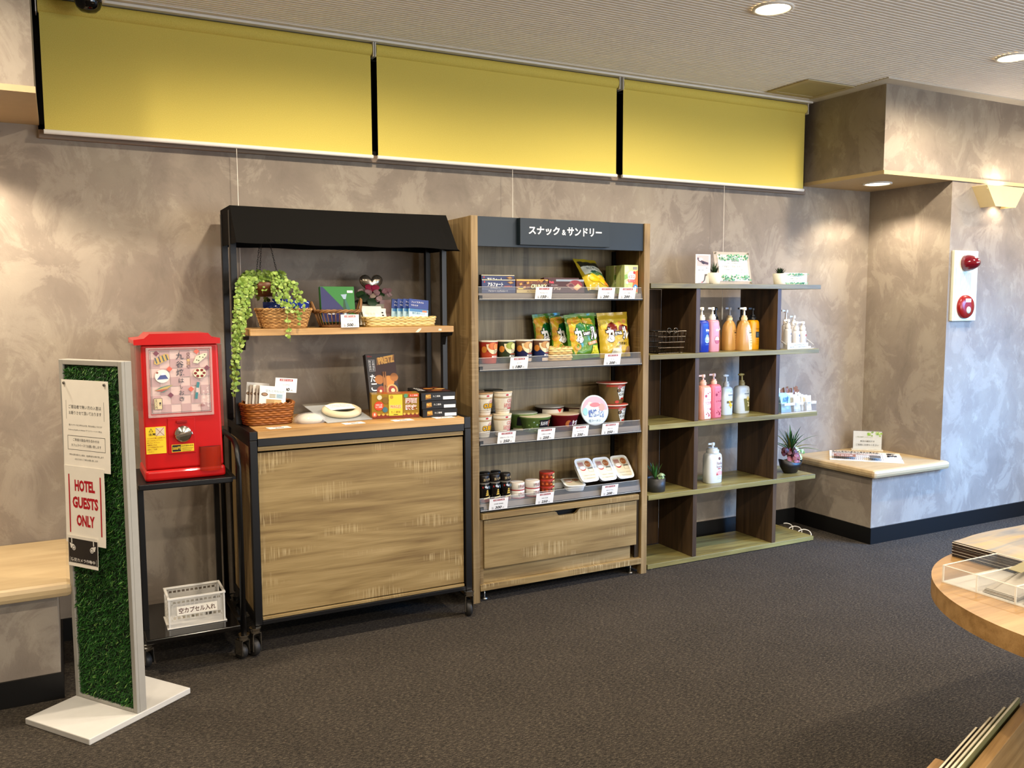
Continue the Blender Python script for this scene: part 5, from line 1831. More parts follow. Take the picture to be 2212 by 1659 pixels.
def curl_bag(label, x, yy, rz, tl, kind, seed, w=0.190, h=0.232, lean=0.0):
    t = gthing('corn_puff_bag', label, 'snack bag', x, yy, T2 + 0.0035, 0, 'corn puff bags', (-tl, lean, rz))
    o, P = bag(t, w, h, 0.062, '#4E7A1E' if kind == 'g' else '#B99C2C', seed=seed, crump=0.0042, rough=0.22)
    if kind == 'g':
        P.poly([(-0.082, 0.212), (-0.012, 0.218), (0.004, 0.190), (-0.030, 0.150), (-0.040, 0.080), (-0.062, 0.020), (-0.084, 0.060)], mat('#B9A02A', 0.25))
        P.poly([(-0.080, 0.205), (-0.030, 0.212), (-0.014, 0.180), (-0.050, 0.150), (-0.050, 0.110), (-0.070, 0.080), (-0.086, 0.120)], YL)
        for a, b in ((-0.074, 0.196), (-0.040, 0.200), (0.014, 0.196), (0.050, 0.190), (-0.072, 0.150), (-0.074, 0.108), (-0.058, 0.060)):
            P.disc(a, b, 0.013, mat('#C98E2A', 0.3), 0.016)
        P.poly([(0.0, 0.205), (0.050, 0.204), (0.070, 0.170), (0.020, 0.178)], YL)
    else:
        P.poly([(-0.084, 0.200), (0.080, 0.200), (0.084, 0.160), (-0.084, 0.150)], mat('#C9B23C', 0.22))
        for a, b in ((0.030, 0.178), (0.062, 0.186), (0.045, 0.160)):
            P.disc(a, b, 0.013, mat('#D0904A', 0.3), 0.012)
    cap = mat('#14642A', 0.25) if kind == 'g' else mat('#6A1F14', 0.25)
    P.poly([(-0.054, 0.120), (0.010, 0.142), (0.006, 0.168), (-0.016, 0.186), (-0.042, 0.176), (-0.056, 0.150)], cap)
    P.poly([(0.016, 0.140), (0.084, 0.138), (0.082, 0.160), (0.050, 0.170), (0.022, 0.164)], cap)
    P.d += 0.0006
    P.text('カール', 0.012, 0.124, 0.078, INK, w=0.158, bold=0.10, shear=-0.05, rot=0.05)
    P.text('カール', 0.012, 0.124, 0.070, CARD, w=0.148, bold=0.05, shear=-0.05, rot=0.05)
    P.ring(-0.034, 0.098, 0.019, 0.020, CARD, a0=0.0, a1=2 * pi)
    P.ring(-0.034, 0.098, 0.0205, 0.0022, INK)
    P.ring(-0.032, 0.099, 0.012, 0.0022, INK, a0=-1.4, a1=3.3)
    P.ring(-0.033, 0.098, 0.0065, 0.0018, INK, a0=1.2, a1=5.2)
    if kind == 'g':
        P.poly([(0.010, 0.078), (0.074, 0.090), (0.078, 0.074), (0.014, 0.064)], mat('#C4702E', 0.3))
        P.text('チーズあじ', 0.044, 0.077, 0.011, CARD, w=0.054, rot=0.16)
        P.disc(-0.052, 0.060, 0.017, mat('#C98E2A', 0.3), 0.015)
        P.disc(-0.052, 0.066, 0.008, GN, 0.010)
        P.poly([(0.024, 0.020), (0.080, 0.014), (0.076, 0.060), (0.040, 0.062)], mat('#C9C42A', 0.3))
        P.text('新', 0.046, 0.050, 0.012, mat('#B0301E', 0.4))
        P.text('チーズたっぷり', 0.052, 0.036, 0.009, INK, w=0.046)
        P.text('おいしい', 0.052, 0.024, 0.009, INK, w=0.040)
    else:
        P.text('うすあじ', 0.040, 0.070, 0.015, INK, w=0.058, bold=0.02)
        P.poly([(-0.020, 0.056), (0.016, 0.062), (0.010, 0.070), (-0.010, 0.070)], mat('#D9C24A', 0.3))
        P.poly([(-0.040, 0.012), (0.030, 0.016), (0.020, 0.050), (-0.030, 0.046)], mat('#D6CFB4', 0.3))
        P.poly([(0.044, 0.014), (0.086, 0.018), (0.084, 0.056), (0.060, 0.052)], mat('#8A6A4A', 0.3))
    P.obj('label_print', t)
    return t


curl_bag('green and yellow corn puff bag at the front of the second cabinet shelf', 2.385, 3.760, 0.04, 0.15, 'g', 2, lean=-0.06)
curl_bag('green corn puff bag half hidden left behind the front green bag', 2.318, 3.832, 0.12, 0.10, 'g', 6, 0.175, 0.220, -0.04)
curl_bag('green corn puff bag farthest left at the back of the second shelf', 2.248, 3.876, 0.10, 0.10, 'g', 9, 0.178, 0.232, -0.05)
curl_bag('green corn puff bag peeking over the front green bag at the back right', 2.452, 3.865, -0.05, 0.05, 'g', 12, 0.178, 0.232)
curl_bag('yellow corn puff bag with dark red lettering caps at the right front', 2.578, 3.765, -0.03, 0.12, 'y', 15, 0.188, 0.236, -0.03)
curl_bag('yellow corn puff bag in shadow behind the front yellow bag', 2.560, 3.868, 0.05, 0.06, 'y', 18, 0.180, 0.226)

# ------------------------------------------------------------------ third shelf
WCUP = mat('#DED6C2', 0.5)
GOLDL, NRED = mat('#8E6A3A', 0.4), mat('#B4283A', 0.5)


def noodle(label, x, yy, z, kind, rz=0.0):
    t = thing('noodle_cup', label, 'noodle cup', (x, yy, z), rz, 'white noodle cups')
    P = lidcup(t, 0.0345, 0.0475, 0.1080, WCUP, mat('#C7B79C' if kind == 'n' else '#9A7A56', 0.35) if kind != 'd' else mat('#2A2A1E', 0.4))
    for v in (0.086, 0.0795, 0.014, 0.024):
        P.rect(-0.07, 0.07, v, v + 0.0012, GOLDL, 24)
    P.rect(-0.07, 0.07, 0.0815, 0.0848, mat('#B49A6C', 0.4), 24)
    P.disc(0.004, 0.0945, 0.0075, NRED, 0.0042)
    if kind == 'n':
        P.text('CUP', 0.026, 0.066, 0.019, NRED, w=0.040, bold=0.05)
        P.text('NOODLE', 0.024, 0.043, 0.022, NRED, w=0.066, bold=0.05)
        P.text('CUP', 0.026, 0.066, 0.0165, mat('#E8DCC8', 0.5), w=0.037, bold=-0.012)
        P.text('NOODLE', 0.024, 0.043, 0.0195, mat('#E8DCC8', 0.5), w=0.063, bold=-0.012)
        P.rect(0.008, 0.042, 0.026, 0.031, NRED)
    elif kind == 'c':
        P.text('CUP', 0.026, 0.072, 0.008, NRED, w=0.018)
        P.text('NOODLE', 0.026, 0.064, 0.008, NRED, w=0.030)
        P.text('CURRY', 0.020, 0.046, 0.027, INK, w=0.074, bold=0.11)
        P.text('CURRY', 0.020, 0.046, 0.024, mat('#E0A81E', 0.4), w=0.070, bold=0.04)
        P.text('カップヌードル', 0.020, 0.027, 0.006, INK, w=0.040)
    P.obj('label_print', t)


for lv, lv_n in ((0, 'lower'), (1, 'upper')):
    z = T3 + 0.0004 + 0.1084 * lv
    noodle('%s curry noodle cup of the stack at the left cabinet post' % lv_n, 1.800 - 0.006 * (1 - lv), 3.750, z, 'c')
    noodle('%s red lettered noodle cup of the stack beside the curry cups' % lv_n, 1.902 + 0.003 * lv, 3.752, z, 'n')
    noodle('%s dark lidded noodle cup behind the red lettered stack' % lv_n, 1.908, 3.858, z, 'd')
    noodle('%s white lidded noodle cup behind the curry stack' % lv_n, 1.803, 3.856, z, 'd2')


def bowl(label, x, yy, z, r, h, body, lid, txt=None, band=None, tilt=None, rb=0.72):
    t = thing('noodle_bowl', label, 'noodle bowl', (x, yy, z), 0, 'noodle bowls', tilt)
    MB().lathe([(r * rb * 0.96, 0.0), (r * rb, 0.003), (r * 0.95, h - 0.012), (r, h - 0.009), (r, h - 0.004)], mat(body, 0.4), 40).obj('bowl', t)
    MB().lathe([(r, h - 0.004), (r + 0.0015, h - 0.002), (r * 0.97, h), (0.001, h + 0.001)], mat(lid, 0.3), 40, capb=False, capt=False).obj('lid', t)
    P = Print(cyl(lambda v: r * (rb + (0.95 - rb) * v / (h - 0.012))), 0.0006, 0.008)
    return t, P


t, P = bowl('green noodle bowl at the front with a black label', 2.108, 3.790, T3 + 0.0004, 0.082, 0.082, '#5E7A3E', '#B3AC92')
for q in range(26):
    P.disc(-0.07 + q * 0.0058, 0.010 + (q * 29 % 50) / 1000, 0.004, mat(['#4A6A2E', '#7E9A56', '#8EB0A0'][q % 3], 0.4))
P.rect(-0.012, 0.052, 0.024, 0.066, INK)
P.text('天ぷらそば', 0.014, 0.048, 0.020, CARD, w=0.044, bold=0.02)
P.rect(0.043, 0.050, 0.030, 0.062, mat('#D0705A', 0.4))
P.obj('label_print', t)
t, P = bowl('green noodle bowl with a black label behind and left of the front one', 2.075, 3.864, T3 + 0.0004, 0.078, 0.092, '#5A7638', '#8C917E')
P.rect(-0.060, 0.0, 0.030, 0.074, INK)
P.rect(-0.018, -0.008, 0.034, 0.070, mat('#D0705A', 0.4))
P.rect(-0.08, 0.08, 0.004, 0.016, mat('#C9BE9E', 0.4), 24)
P.obj('label_print', t)
t, P = bowl('white rimmed noodle bowl with a red corner in the back row', 2.238, 3.868, T3 + 0.0004, 0.076, 0.114, '#241414', '#8E8C84', rb=0.84)
P.rect(-0.075, 0.075, 0.070, 0.104, mat('#B9B2A4', 0.4), 24)
P.poly([(0.004, 0.104), (0.042, 0.104), (0.022, 0.084)], mat('#B8281E', 0.4))
P.text('焼うどん', 0.010, 0.055, 0.016, CARD, w=0.040)
P.rect(-0.060, -0.018, 0.046, 0.062, mat('#A0482A', 0.4))
P.obj('label_print', t)
t, P = bowl('dim beige rimmed noodle bowl at the back beside the standing one', 2.398, 3.868, T3 + 0.0004, 0.075, 0.106, '#3A1F16', '#7A7262', rb=0.84)
P.rect(-0.075, 0.075, 0.072, 0.096, mat('#A59A80', 0.4), 24)
P.obj('label_print', t)
t, P = bowl('dark red noodle bowl at the front of the third shelf', 2.274, 3.786, T3 + 0.0004, 0.081, 0.083, '#6A1018', '#A8967C')
P.disc(-0.010, 0.036, 0.016, mat('#A8602E', 0.4), 0.018)
P.disc(0.002, 0.034, 0.010, mat('#4A1A3A', 0.4), 0.014)
P.text('きつね', 0.034, 0.038, 0.030, CARD, w=0.044, bold=0.02)
P.obj('label_print', t)
t, P = bowl('noodle bowl standing on its rim with the blue and pink lid facing out', 2.432, 3.792, T3 + 0.080, 0.078, 0.070, '#C9CDD2', '#C3D2DC', tilt=(radians(78), 0, -0.10))
P = Print(topface(0.0715), 0.0003)
P.poly([(0.072 * cos(a), 0.072 * sin(a)) for a in [pi * k / 14 for k in range(15)]], mat('#C79AA8', 0.35))
P.disc(0.0, 0.010, 0.056, mat('#C9D8DE', 0.35), 0.030)
P.disc(0.040, 0.014, 0.018, mat('#C9908A', 0.35), 0.020)
P.disc(-0.026, 0.034, 0.012, mat('#E4DEB8', 0.35), 0.010)
P.disc(-0.056, -0.004, 0.014, mat('#7FB4B8', 0.35), 0.020)
P.disc(0.002, 0.028, 0.030, mat('#B86A74', 0.35), 0.012)
BL = mat('#2C4E96', 0.4)
P.text('鍋焼', -0.014, -0.014, 0.040, BL, w=0.050, bold=0.03, rot=0.08)
P.text('うどん', 0.034, -0.018, 0.036, BL, w=0.036, bold=0.02, rot=-0.35)
P.text('塩ラーメン', -0.006, -0.052, 0.014, mat('#4A6E78', 0.4), w=0.068)
P.obj('label_print', t)
for lv in range(2):
    t = thing('lidded_noodle_cup', ['lower wide noodle cup with a red rimmed lid at the right of the third shelf', 'upper wide noodle cup with a red rimmed lid, stacked at the right'][lv], 'noodle cup', (2.586 - 0.006 * lv, 3.800, T3 + 0.0004 + 0.1155 * lv), 0, 'stacked wide noodle cups')
    MB().lathe([(0.055, 0.0), (0.057, 0.004), (0.072, 0.107)], mat('#6E5A34', 0.4), 36).obj('cup', t)
    MB().lathe([(0.082, 0.107), (0.083, 0.110), (0.080, 0.113), (0.001, 0.114)], mat('#B04A3E', 0.3), 40, capt=False).obj('lid', t)
    MB().lathe([(0.082, 0.1072), (0.0835, 0.109), (0.0835, 0.1105), (0.082, 0.112)], mat('#D9C9BC', 0.35), 40, capb=False, capt=False).obj('lid_rim', t)
    P = Print(cyl(lambda v: 0.056 + 0.016 * v / 0.107), 0.0008, 0.008)
    P.poly([(-0.010, 0.102), (0.070, 0.102), (0.064, 0.024), (0.010, 0.024), (-0.004, 0.060)], mat('#D6DAD2', 0.4))
    P.rect(-0.070, 0.070, 0.092, 0.104, mat('#A8402E', 0.4), 20)
    P.disc(0.006, 0.090, 0.014, mat('#B8706A', 0.4), 0.009)
    P.rect(0.046, 0.066, 0.056, 0.094, mat('#7F9AC0', 0.4), 4)
    P.disc(0.002, 0.072, 0.012, mat('#241A12', 0.4), 0.010)
    P.ring(0.002, 0.072, 0.006, 0.002, mat('#B9986A', 0.4))
    for q in range(3):
        P.rect(0.026 + q * 0.005, 0.0275 + q * 0.005, 0.078, 0.088, INK)
    P.text('焼そば', 0.032, 0.066, 0.010, INK, w=0.030)
    P.text('モンチッチ', 0.030, 0.050, 0.015, INK, w=0.054, bold=0.03)
    P.rect(0.016, 0.046, 0.024, 0.033, mat('#A8221C', 0.4), 4)
    P.disc(0.056, 0.018, 0.016, mat('#C4803E', 0.4), 0.012)
    P.disc(-0.006, 0.012, 0.012, mat('#B5463A', 0.4), 0.008)
    P.obj('label_print', t)

# ------------------------------------------------------------------ bottom display shelf
BG = mat('#0C0A09', 0.15, 0, 0.6)
for x, yy, lab in ((1.797, 3.742, 'black seasoning jar in the front row against the left post'), (1.855, 3.742, 'black seasoning jar in the middle of the front row'), (1.913, 3.742, 'black seasoning jar at the right end of the front row'), (1.833, 3.806, 'black seasoning jar at the left of the back row'), (1.893, 3.806, 'black seasoning jar at the right of the back row')):
    t = thing('seasoning_jar', lab, 'jar', (x, yy, T4 + 0.0004), 0, 'black seasoning jars')
    MB().lathe([(0.0255, 0.0), (0.0270, 0.003), (0.0270, 0.088), (0.0245, 0.096), (0.0245, 0.1000)], BG, 24).obj('jar_body', t)
    MB().lathe([(0.0268, 0.1004), (0.0272, 0.103), (0.0272, 0.130), (0.0255, 0.1345), (0.001, 0.1350)], mat('#14100E', 0.35), 24, capt=False).obj('cap', t)
    MB().lathe([(0.0274, 0.092), (0.0274, 0.099)], mat('#6E6A62', 0.3), 24, capb=False, capt=False).obj('neck_band_rim', t)
    P = Print(cyl(lambda v: 0.0274), 0.0004, 0.004)
    PG = mat('#B89A3E', 0.4)
    P.rect(-0.030, 0.030, 0.004, 0.020, mat('#6A2414', 0.4), 10)
    for q in range(3):
        P.poly([(0.006 - 0.010 + q * 0.002, 0.036 + q * 0.010), (0.006 + 0.010 - q * 0.002, 0.036 + q * 0.010), (0.006 + 0.006 - q * 0.002, 0.044 + q * 0.010), (0.006 - 0.006 + q * 0.002, 0.044 + q * 0.010)], PG)
    P.poly([(-0.014, 0.018), (0.022, 0.026), (0.026, 0.030), (-0.010, 0.026)], mat('#CDBB7A', 0.4))
    P.poly([(0.018, 0.006), (0.027, 0.006), (0.027, 0.034), (0.023, 0.034)], mat('#CFC38E', 0.4))
    P.disc(-0.002, 0.080, 0.006, mat('#BFC4C8', 0.4), 0.005)
    P.poly([(-0.004, 0.074), (0.010, 0.070), (0.014, 0.084), (0.010, 0.080)], mat('#A9AEB6', 0.4))
    P.disc(0.024, 0.074, 0.004, mat('#7FB0C4', 0.4), 0.008)
    P.disc(-0.016, 0.078, 0.003, mat('#9A2A2A', 0.4), 0.005)
    P.text('黒七味', 0.004, 0.115, 0.013, mat('#B7A27A', 0.4), w=0.036, rot=0.10)
    P.obj('label_print', t)


def can(label, x, yy, z, r, h, kind):
    t = thing('food_can', label, 'can', (x, yy, z), 0, 'food cans')
    c = {'w': '#D9D3C8', 'r': '#8E3012'}[kind]
    MB().lathe([(r * 0.94, 0.0), (r, 0.003), (r, h - 0.003), (r * 0.97, h)], mat(c, 0.35), 32).obj('can_body', t)
    MB().lathe([(r * 0.97, h), (r * 0.93, h + 0.0008), (r * 0.90, h - 0.001), (0.001, h - 0.001)], mat('#A9744A' if kind == 'w' else '#B0402A', 0.3, 0.2), 32, capb=False, capt=False).obj('can_lid', t)
    P = Print(cyl(lambda v: r), 0.0005, 0.006)
    if kind == 'w':
        P.rect(-r * 1.6, r * 1.6, 0.001, 0.005, mat('#A8202A', 0.4), 24)
        P.text('牛ほぐし', 0.022, h * 0.55, h * 0.46, mat('#7A2A34', 0.4), w=0.052, bold=0.02)
        P.rect(-0.012, -0.004, h * 0.36, h * 0.72, mat('#9A968C', 0.4))
    else:
        P.rect(-r * 1.6, r * 1.6, h - 0.005, h - 0.001, mat('#B8281E', 0.4), 24)
        P.rect(0.014, r * 1.5, 0.004, h - 0.006, mat('#CFC28A', 0.4), 10)
        P.text('やきとり', 0.026, h * 0.5, h * 0.44, INK, w=0.052, bold=0.05)
        for q in range(5):
            P.disc(-0.040 + q * 0.011, h * 0.4 + (q % 2) * 0.006, 0.006, mat(['#C4602A', '#6A1E0C'][q % 2], 0.4), 0.005)
    P.obj('label_print', t)


for lv in range(2):
    n_ = ('lower', 'upper')[lv]
    can('%s white food can of the stack next to the black jars' % n_, 1.990, 3.762, T4 + 0.0004 + 0.0395 * lv, 0.038, 0.039, 'w')
    can('%s white food can of the stack next to the red cans' % n_, 2.078, 3.764, T4 + 0.0004 + 0.0395 * lv, 0.038, 0.039, 'w')
for lv in range(3):
    can('%s red and yellow can of the stack of three' % ('bottom', 'middle', 'top')[lv], 2.176, 3.788, T4 + 0.0004 + 0.0362 * lv, 0.039, 0.0358, 'r')


def rice(label, x, yy, z, tilt):
    t = thing('rice_pack', label, 'rice pack', (x, yy, z), 0, 'microwave rice packs', tilt)
    w, h, dp = 0.112, 0.142, 0.032
    TR = mat('#DDE2E4', 0.35)
    b = MB()
    n = 44
    top = [rrect(2 * pi * i / n, w, h, 5.5) for i in range(n)]
    V, F = [], []
    for sc_, zz in ((0.80, 0.0), (0.83, 0.002), (0.91, dp - 0.002), (1.0, dp - 0.0015), (1.0, dp)):
        V += [(a * sc_, c * sc_ + h / 2, zz) for a, c in top]
    for j in range(4):
        for i in range(n):
            F.append((j * n + i, j * n + (i + 1) % n, (j + 1) * n + (i + 1) % n, (j + 1) * n + i))
    F.append(tuple(range(n))[::-1])
    F.append(tuple(range(4 * n, 5 * n)))
    b.add(V, F, TR)
    b.obj('tray', t)
    P = Print(topface(dp + 0.0003, 0, h / 2), 0.0003)
    P.poly([rrect(2 * pi * i / n, w * 0.78, h * 0.82, 8) for i in range(n)], mat('#C9C2AC', 0.35))
    P.rect(-0.040, -0.006, 0.024, 0.048, mat('#A88478', 0.4))
    P.text('ごはん', -0.024, 0.040, 0.010, mat('#8A2A2A', 0.4), w=0.030)
    P.disc(0.020, 0.034, 0.018, mat('#96562A', 0.4), 0.019)
    P.text('銀シャリ', 0.020, 0.034, 0.012, mat('#D9C9A0', 0.4), w=0.026)
    P.disc(-0.020, 0.008, 0.017, mat('#9A2A28', 0.4), 0.013)
    P.disc(-0.020, 0.013, 0.017, CARD, 0.010)
    P.rect(0.010, 0.040, 0.006, 0.010, INK)
    P.frame(0.010, 0.040, -0.014, 0.004, 0.0010, mat('#6E6A58', 0.4))
    for q in range(16):
        P.disc(-0.034 + (q * 31 % 70) / 1000, -0.050 + (q * 17 % 34) / 1000, 0.0035, mat('#B5AE98', 0.4), 0.0022, 8)
    P.obj('label_print', t)


TL = 0.86
rice('white rice pack propped up, left of the three leaning ones', 2.400, 3.736, T4 + 0.026, (TL, 0, 0.05))
rice('white rice pack propped up in the middle of the three leaning ones', 2.512, 3.736, T4 + 0.022, (TL, 0, 0.05))
rice('white rice pack propped up, right of the three leaning ones', 2.624, 3.738, T4 + 0.022, (TL, 0, 0.02))
rice('white rice pack lying flat beside the red cans', 2.310, 3.715, T4 + 0.0004, (0.10, 0, -0.30))
rice('white rice pack lying in shadow at the back of the shelf', 2.325, 3.862, T4 + 0.0004, (0.0, 0, 1.35))
# ================================================================== open bookshelf with toiletries
bk = thing('open_shelf', 'open olive brown display shelf holding shampoo bottles and small plants', 'shelf', (3.385, 3.83, 0.0))
K = lambda: wmb(bk)
YB0, YB1 = 3.715, 4.03
LV = (0.029, 0.411, 0.793, 1.170, 1.548)
for z in LV:
    K().box(2.765, 4.005, YB0, YB1, max(0.004, z - 0.0265), z, OLIVE).obj('shelf_board', bk, 0.0012)
for j in range(4):
    for x in (3.075, 3.670):
        K().box(x, x + 0.028, YB0 + 0.006, YB1, LV[j] + 0.0004, LV[j + 1] - 0.0269, WALNUTV).obj('divider', bk, 0.001)
K().box(2.768, 3.075, YB1 + 0.001, YB1 + 0.009, 0.032, 1.52, WALNUTV).obj('back_panel', bk)  # dark sheet added for the shade on the wall behind this bay
for x in (2.80, 3.98):
    K().lathe([(0.012, 0.0), (0.012, 0.004)], WHITE, 12, (x, YB0 + 0.02, 0)).obj('glide_foot', bk)


def pump(label, x, y, z, w, d, hb, ht, body, cap, style='flat', rz=0.0, neck=None, sup=4.0, capr=0.017, kind='shampoo_bottle', grp='pump bottles on the open shelf', head=None, facet=None, boxy=0.10):
    """pump bottle; the nozzle points to local -x"""
    t = thing(kind, label, 'bottle', (x, y, z + 0.0004), rz, grp)
    bm_ = mat(body, 0.3, 0, 0.5)
    cm = mat(cap, 0.35)
    hm = mat(head or cap, 0.35)
    R = w / 2
    if style == 'flat':
        prof = [(R * 0.93, 0.0), (R * 0.985, 0.004), (R, hb * 0.30), (R * 0.99, hb * 0.80), (R * 0.94, hb * 0.93), (R * 0.80, hb * 0.985), (capr * 1.05, hb)]
    elif style == 'shoulder':
        prof = [(R * 0.96, 0.0), (R, 0.004), (R * 0.98, hb * 0.35), (R * 0.86, hb * 0.72), (R * 0.76, hb * 0.84), (R * 0.58, hb * 0.94), (capr * 1.05, hb)]
    else:
        prof = [(R * 0.93, 0.0), (R, 0.004), (R, hb * 0.86), (R * 0.92, hb * 0.95), (R * 0.62, hb * 0.99), (capr * 1.05, hb)]
    MB().lathe(prof, bm_, 36, (0, 0, 0), 1.0, d / w, sup=sup, capt=True).obj('bottle_body', t)
    hc = hb + 0.030
    MB().lathe([(capr, hb + 0.0003), (capr * 1.03, hb + 0.018), (capr * 0.80, hb + 0.019), (capr * 0.78, hc)], cm, 20).obj('collar', t)
    pm = MB()
    pm.lathe([(0.0065, hc + 0.0002), (0.0045, ht - 0.018)], hm, 12)
    pm.obj('pump_stem', t)
    nz = MB()
    nz.X = Matrix.Translation((0, 0, ht - 0.018))
    if style == 'dome':
        nz.lathe([(0.006, 0.0), (0.019, 0.006), (0.016, 0.013), (0.001, 0.0165)], hm, 18, (-0.006, 0, 0), 1.25, 0.7, capb=True, capt=False)
    else:
        nz.lathe([(0.0115, 0.0), (0.0125, 0.010), (0.011, 0.017), (0.001, 0.018)], hm, 16, capt=False)
        nz.prism([(0.004, -0.006), (0.004, 0.006), (-0.034, 0.0035), (-0.034, -0.0035)], 0.006, 0.0155, hm)
    nz.obj('pump_head', t)
    r0 = d / w

    def f(u, v, dd):
        rv = R
        for (ra, za), (rb, zb) in zip(prof, prof[1:]):
            if za <= v <= zb:
                rv = ra + (rb - ra) * (v - za) / max(1e-6, zb - za)
        uu = u * rv / R
        return (uu, -rv * r0 * (1 - min(0.995, abs(u) / R) ** sup) ** (1 / sup) - dd, v)
    return t, Print(f, 0.0006, 0.008)


# middle bay, second shelf from the top
zA = LV[3]
t, P = pump('deep blue shampoo bottle with a white pump beside the pink one', 3.172, 3.790, zA, 0.078, 0.062, 0.176, 0.250, '#0B2A96', '#E3DFD2', capr=0.019)
P.poly([(-0.036, 0.160), (-0.028, 0.160), (-0.034, 0.100), (-0.026, 0.010), (-0.036, 0.010)], mat('#08185E', 0.3))  # shading of the left flank, painted in darker blue
P.text('h&s', 0.018, 0.122, 0.014, CARD, w=0.024, bold=0.05)
P.rect(0.008, 0.028, 0.108, 0.110, mat('#7F9AD0', 0.4), 2)
LB = mat('#8FB2D8', 0.3)
P.poly([(0.016 + 0.017 * cos(a) * (1 if sin(a) < 0.3 else 0.75), 0.075 + 0.024 * sin(a)) for a in [2 * pi * k / 18 for k in range(18)]], LB)
P.ring(0.016, 0.070, 0.018, 0.003, mat('#C9DAEA', 0.3), 0.020, a0=-2.6, a1=0.2)
P.disc(0.018, 0.076, 0.010, mat('#D9E6F0', 0.3), 0.010)
P.rect(0.004, 0.028, 0.040, 0.043, mat('#5F86CC', 0.4), 2)
P.obj('label_print', t)
t, P = pump('pale pink conditioner bottle with a white pump beside the blue one', 3.257, 3.800, zA, 0.074, 0.060, 0.178, 0.250, '#CE8E98', '#E3DFD2', capr=0.019)
P.text('h&s', 0.014, 0.122, 0.014, CARD, w=0.024, bold=0.05)
P.disc(0.012, 0.066, 0.018, mat('#E3C3C6', 0.3), 0.021)
P.poly([(0.012 + 0.018 * cos(a), 0.064 + 0.020 * sin(a)) for a in [pi + pi * k / 10 for k in range(11)]], mat('#B25A68', 0.3))
P.ring(0.012, 0.066, 0.0185, 0.0022, mat('#A84A58', 0.3), 0.0215)
P.obj('label_print', t)
t, P = pump('amber bottle with a black pump half hidden behind the pink and gold ones', 3.345, 3.878, zA, 0.064, 0.058, 0.170, 0.248, '#7A4A1C', '#15130F', style='shoulder', sup=2.4)
P.rect(-0.024, 0.024, 0.118, 0.158, mat('#C9C9C2', 0.4), 6)
P.obj('label_print', t)
GOLDB = '#BC8D4A'
for k, (x, y, lab, head, fc) in enumerate(((3.428, 3.852, 'matt gold hair care bottle with a grey topped pump, left of the pair', '#8E8A84', '#C79A58'), (3.492, 3.800, 'gold and cream hair care bottle with a white pump, right of the pair', '#E3DFD2', '#DCC88C'))):
    t, P = pump(lab, x, y, zA, 0.094, 0.070, 0.170, 0.248, GOLDB, '#D2B988', style='shoulder', head=head, sup=3.2, capr=0.018)
    P.poly([(0.004, 0.150), (0.022, 0.146), (0.034, 0.110), (0.044, 0.006), (0.010, 0.004), (0.004, 0.060), (-0.010, 0.110)], mat(fc, 0.35))
    P.text('Essential', 0.022, 0.112, 0.009, mat('#6A4A20', 0.5), w=0.032)
    P.rect(0.012, 0.036, 0.099, 0.104, INK, 3)
    for q in range(4):
        P.rect(0.016, 0.036, 0.084 - q * 0.014, 0.0865 - q * 0.014, mat('#8C6A34', 0.5), 2)
    P.disc(0.026, 0.026, 0.006, mat('#C9A66A', 0.4))
    P.obj('label_print', t)
t, P = pump('bright yellow orange bottle with a black pump, nearest the divider', 3.598, 3.845, zA, 0.076, 0.062, 0.172, 0.246, '#DE9A0C', '#15171A', style='flat', capr=0.020, sup=3.0)
P.text('Essential', 0.014, 0.122, 0.009, mat('#6A3A08', 0.5), w=0.034)
P.rect(-0.002, 0.032, 0.070, 0.104, mat('#2A3A3E', 0.3), 4)
for q in range(4):
    P.rect(0.006, 0.024, 0.094 - q * 0.006, 0.0955 - q * 0.006, mat('#9FAAA4', 0.4), 2)
for q in range(3):
    P.rect(0.004, 0.030, 0.056 - q * 0.012, 0.058 - q * 0.012, mat('#A86A08', 0.5), 2)
P.obj('label_print', t)
t, P = pump('black pump bottle standing in shadow behind the yellow orange one', 3.575, 3.905, zA, 0.060, 0.055, 0.170, 0.246, '#9A7414', '#0E0E0E', capr=0.018)

# middle bay, third shelf
zB = LV[2]
for k, (x, y, b, f1, f2, lab) in enumerate(((3.181, 3.780, '#CC8E78', '#E6D2D2', '#B04A5C', 'peach and white bottle printed with red camellias on the third shelf'), (3.278, 3.805, '#C9606E', '#CC6C7A', '#8E1E38', 'coral pink bottle printed with red camellias on the third shelf'))):
    t, P = pump(lab, x, y, zB, 0.084, 0.066, 0.190, 0.252, b, '#D8A896', capr=0.019, head='#E0BDB0')
    P.poly([(-0.016, 0.178), (0.036, 0.178), (0.040, 0.100), (0.038, 0.004), (-0.012, 0.004), (-0.022, 0.090)], mat(f1, 0.35))
    RDC = mat(f2, 0.45)
    for a, c, r in ((-0.004, 0.132, 0.008), (0.010, 0.146, 0.004), (0.024, 0.152, 0.004), (0.030, 0.058, 0.007), (0.000, 0.030, 0.004), (0.018, 0.020, 0.005), (0.032, 0.036, 0.004)):
        P.disc(a, c, r, RDC)
    P.text('いち髪', 0.014, 0.096, 0.012, RDC, w=0.042)
    for q in range(3):
        P.poly([(0.004 + q * 0.008, 0.044 - q * 0.006), (0.006 + q * 0.008, 0.044 - q * 0.006), (0.014 + q * 0.006, 0.030 - q * 0.005), (0.011 + q * 0.006, 0.030 - q * 0.005)], RDC)
        P.rect(0.002, 0.030, 0.112 - q * 0.026, 0.114 - q * 0.026, mat('#C08A92', 0.5), 2)
    P.obj('label_print', t)
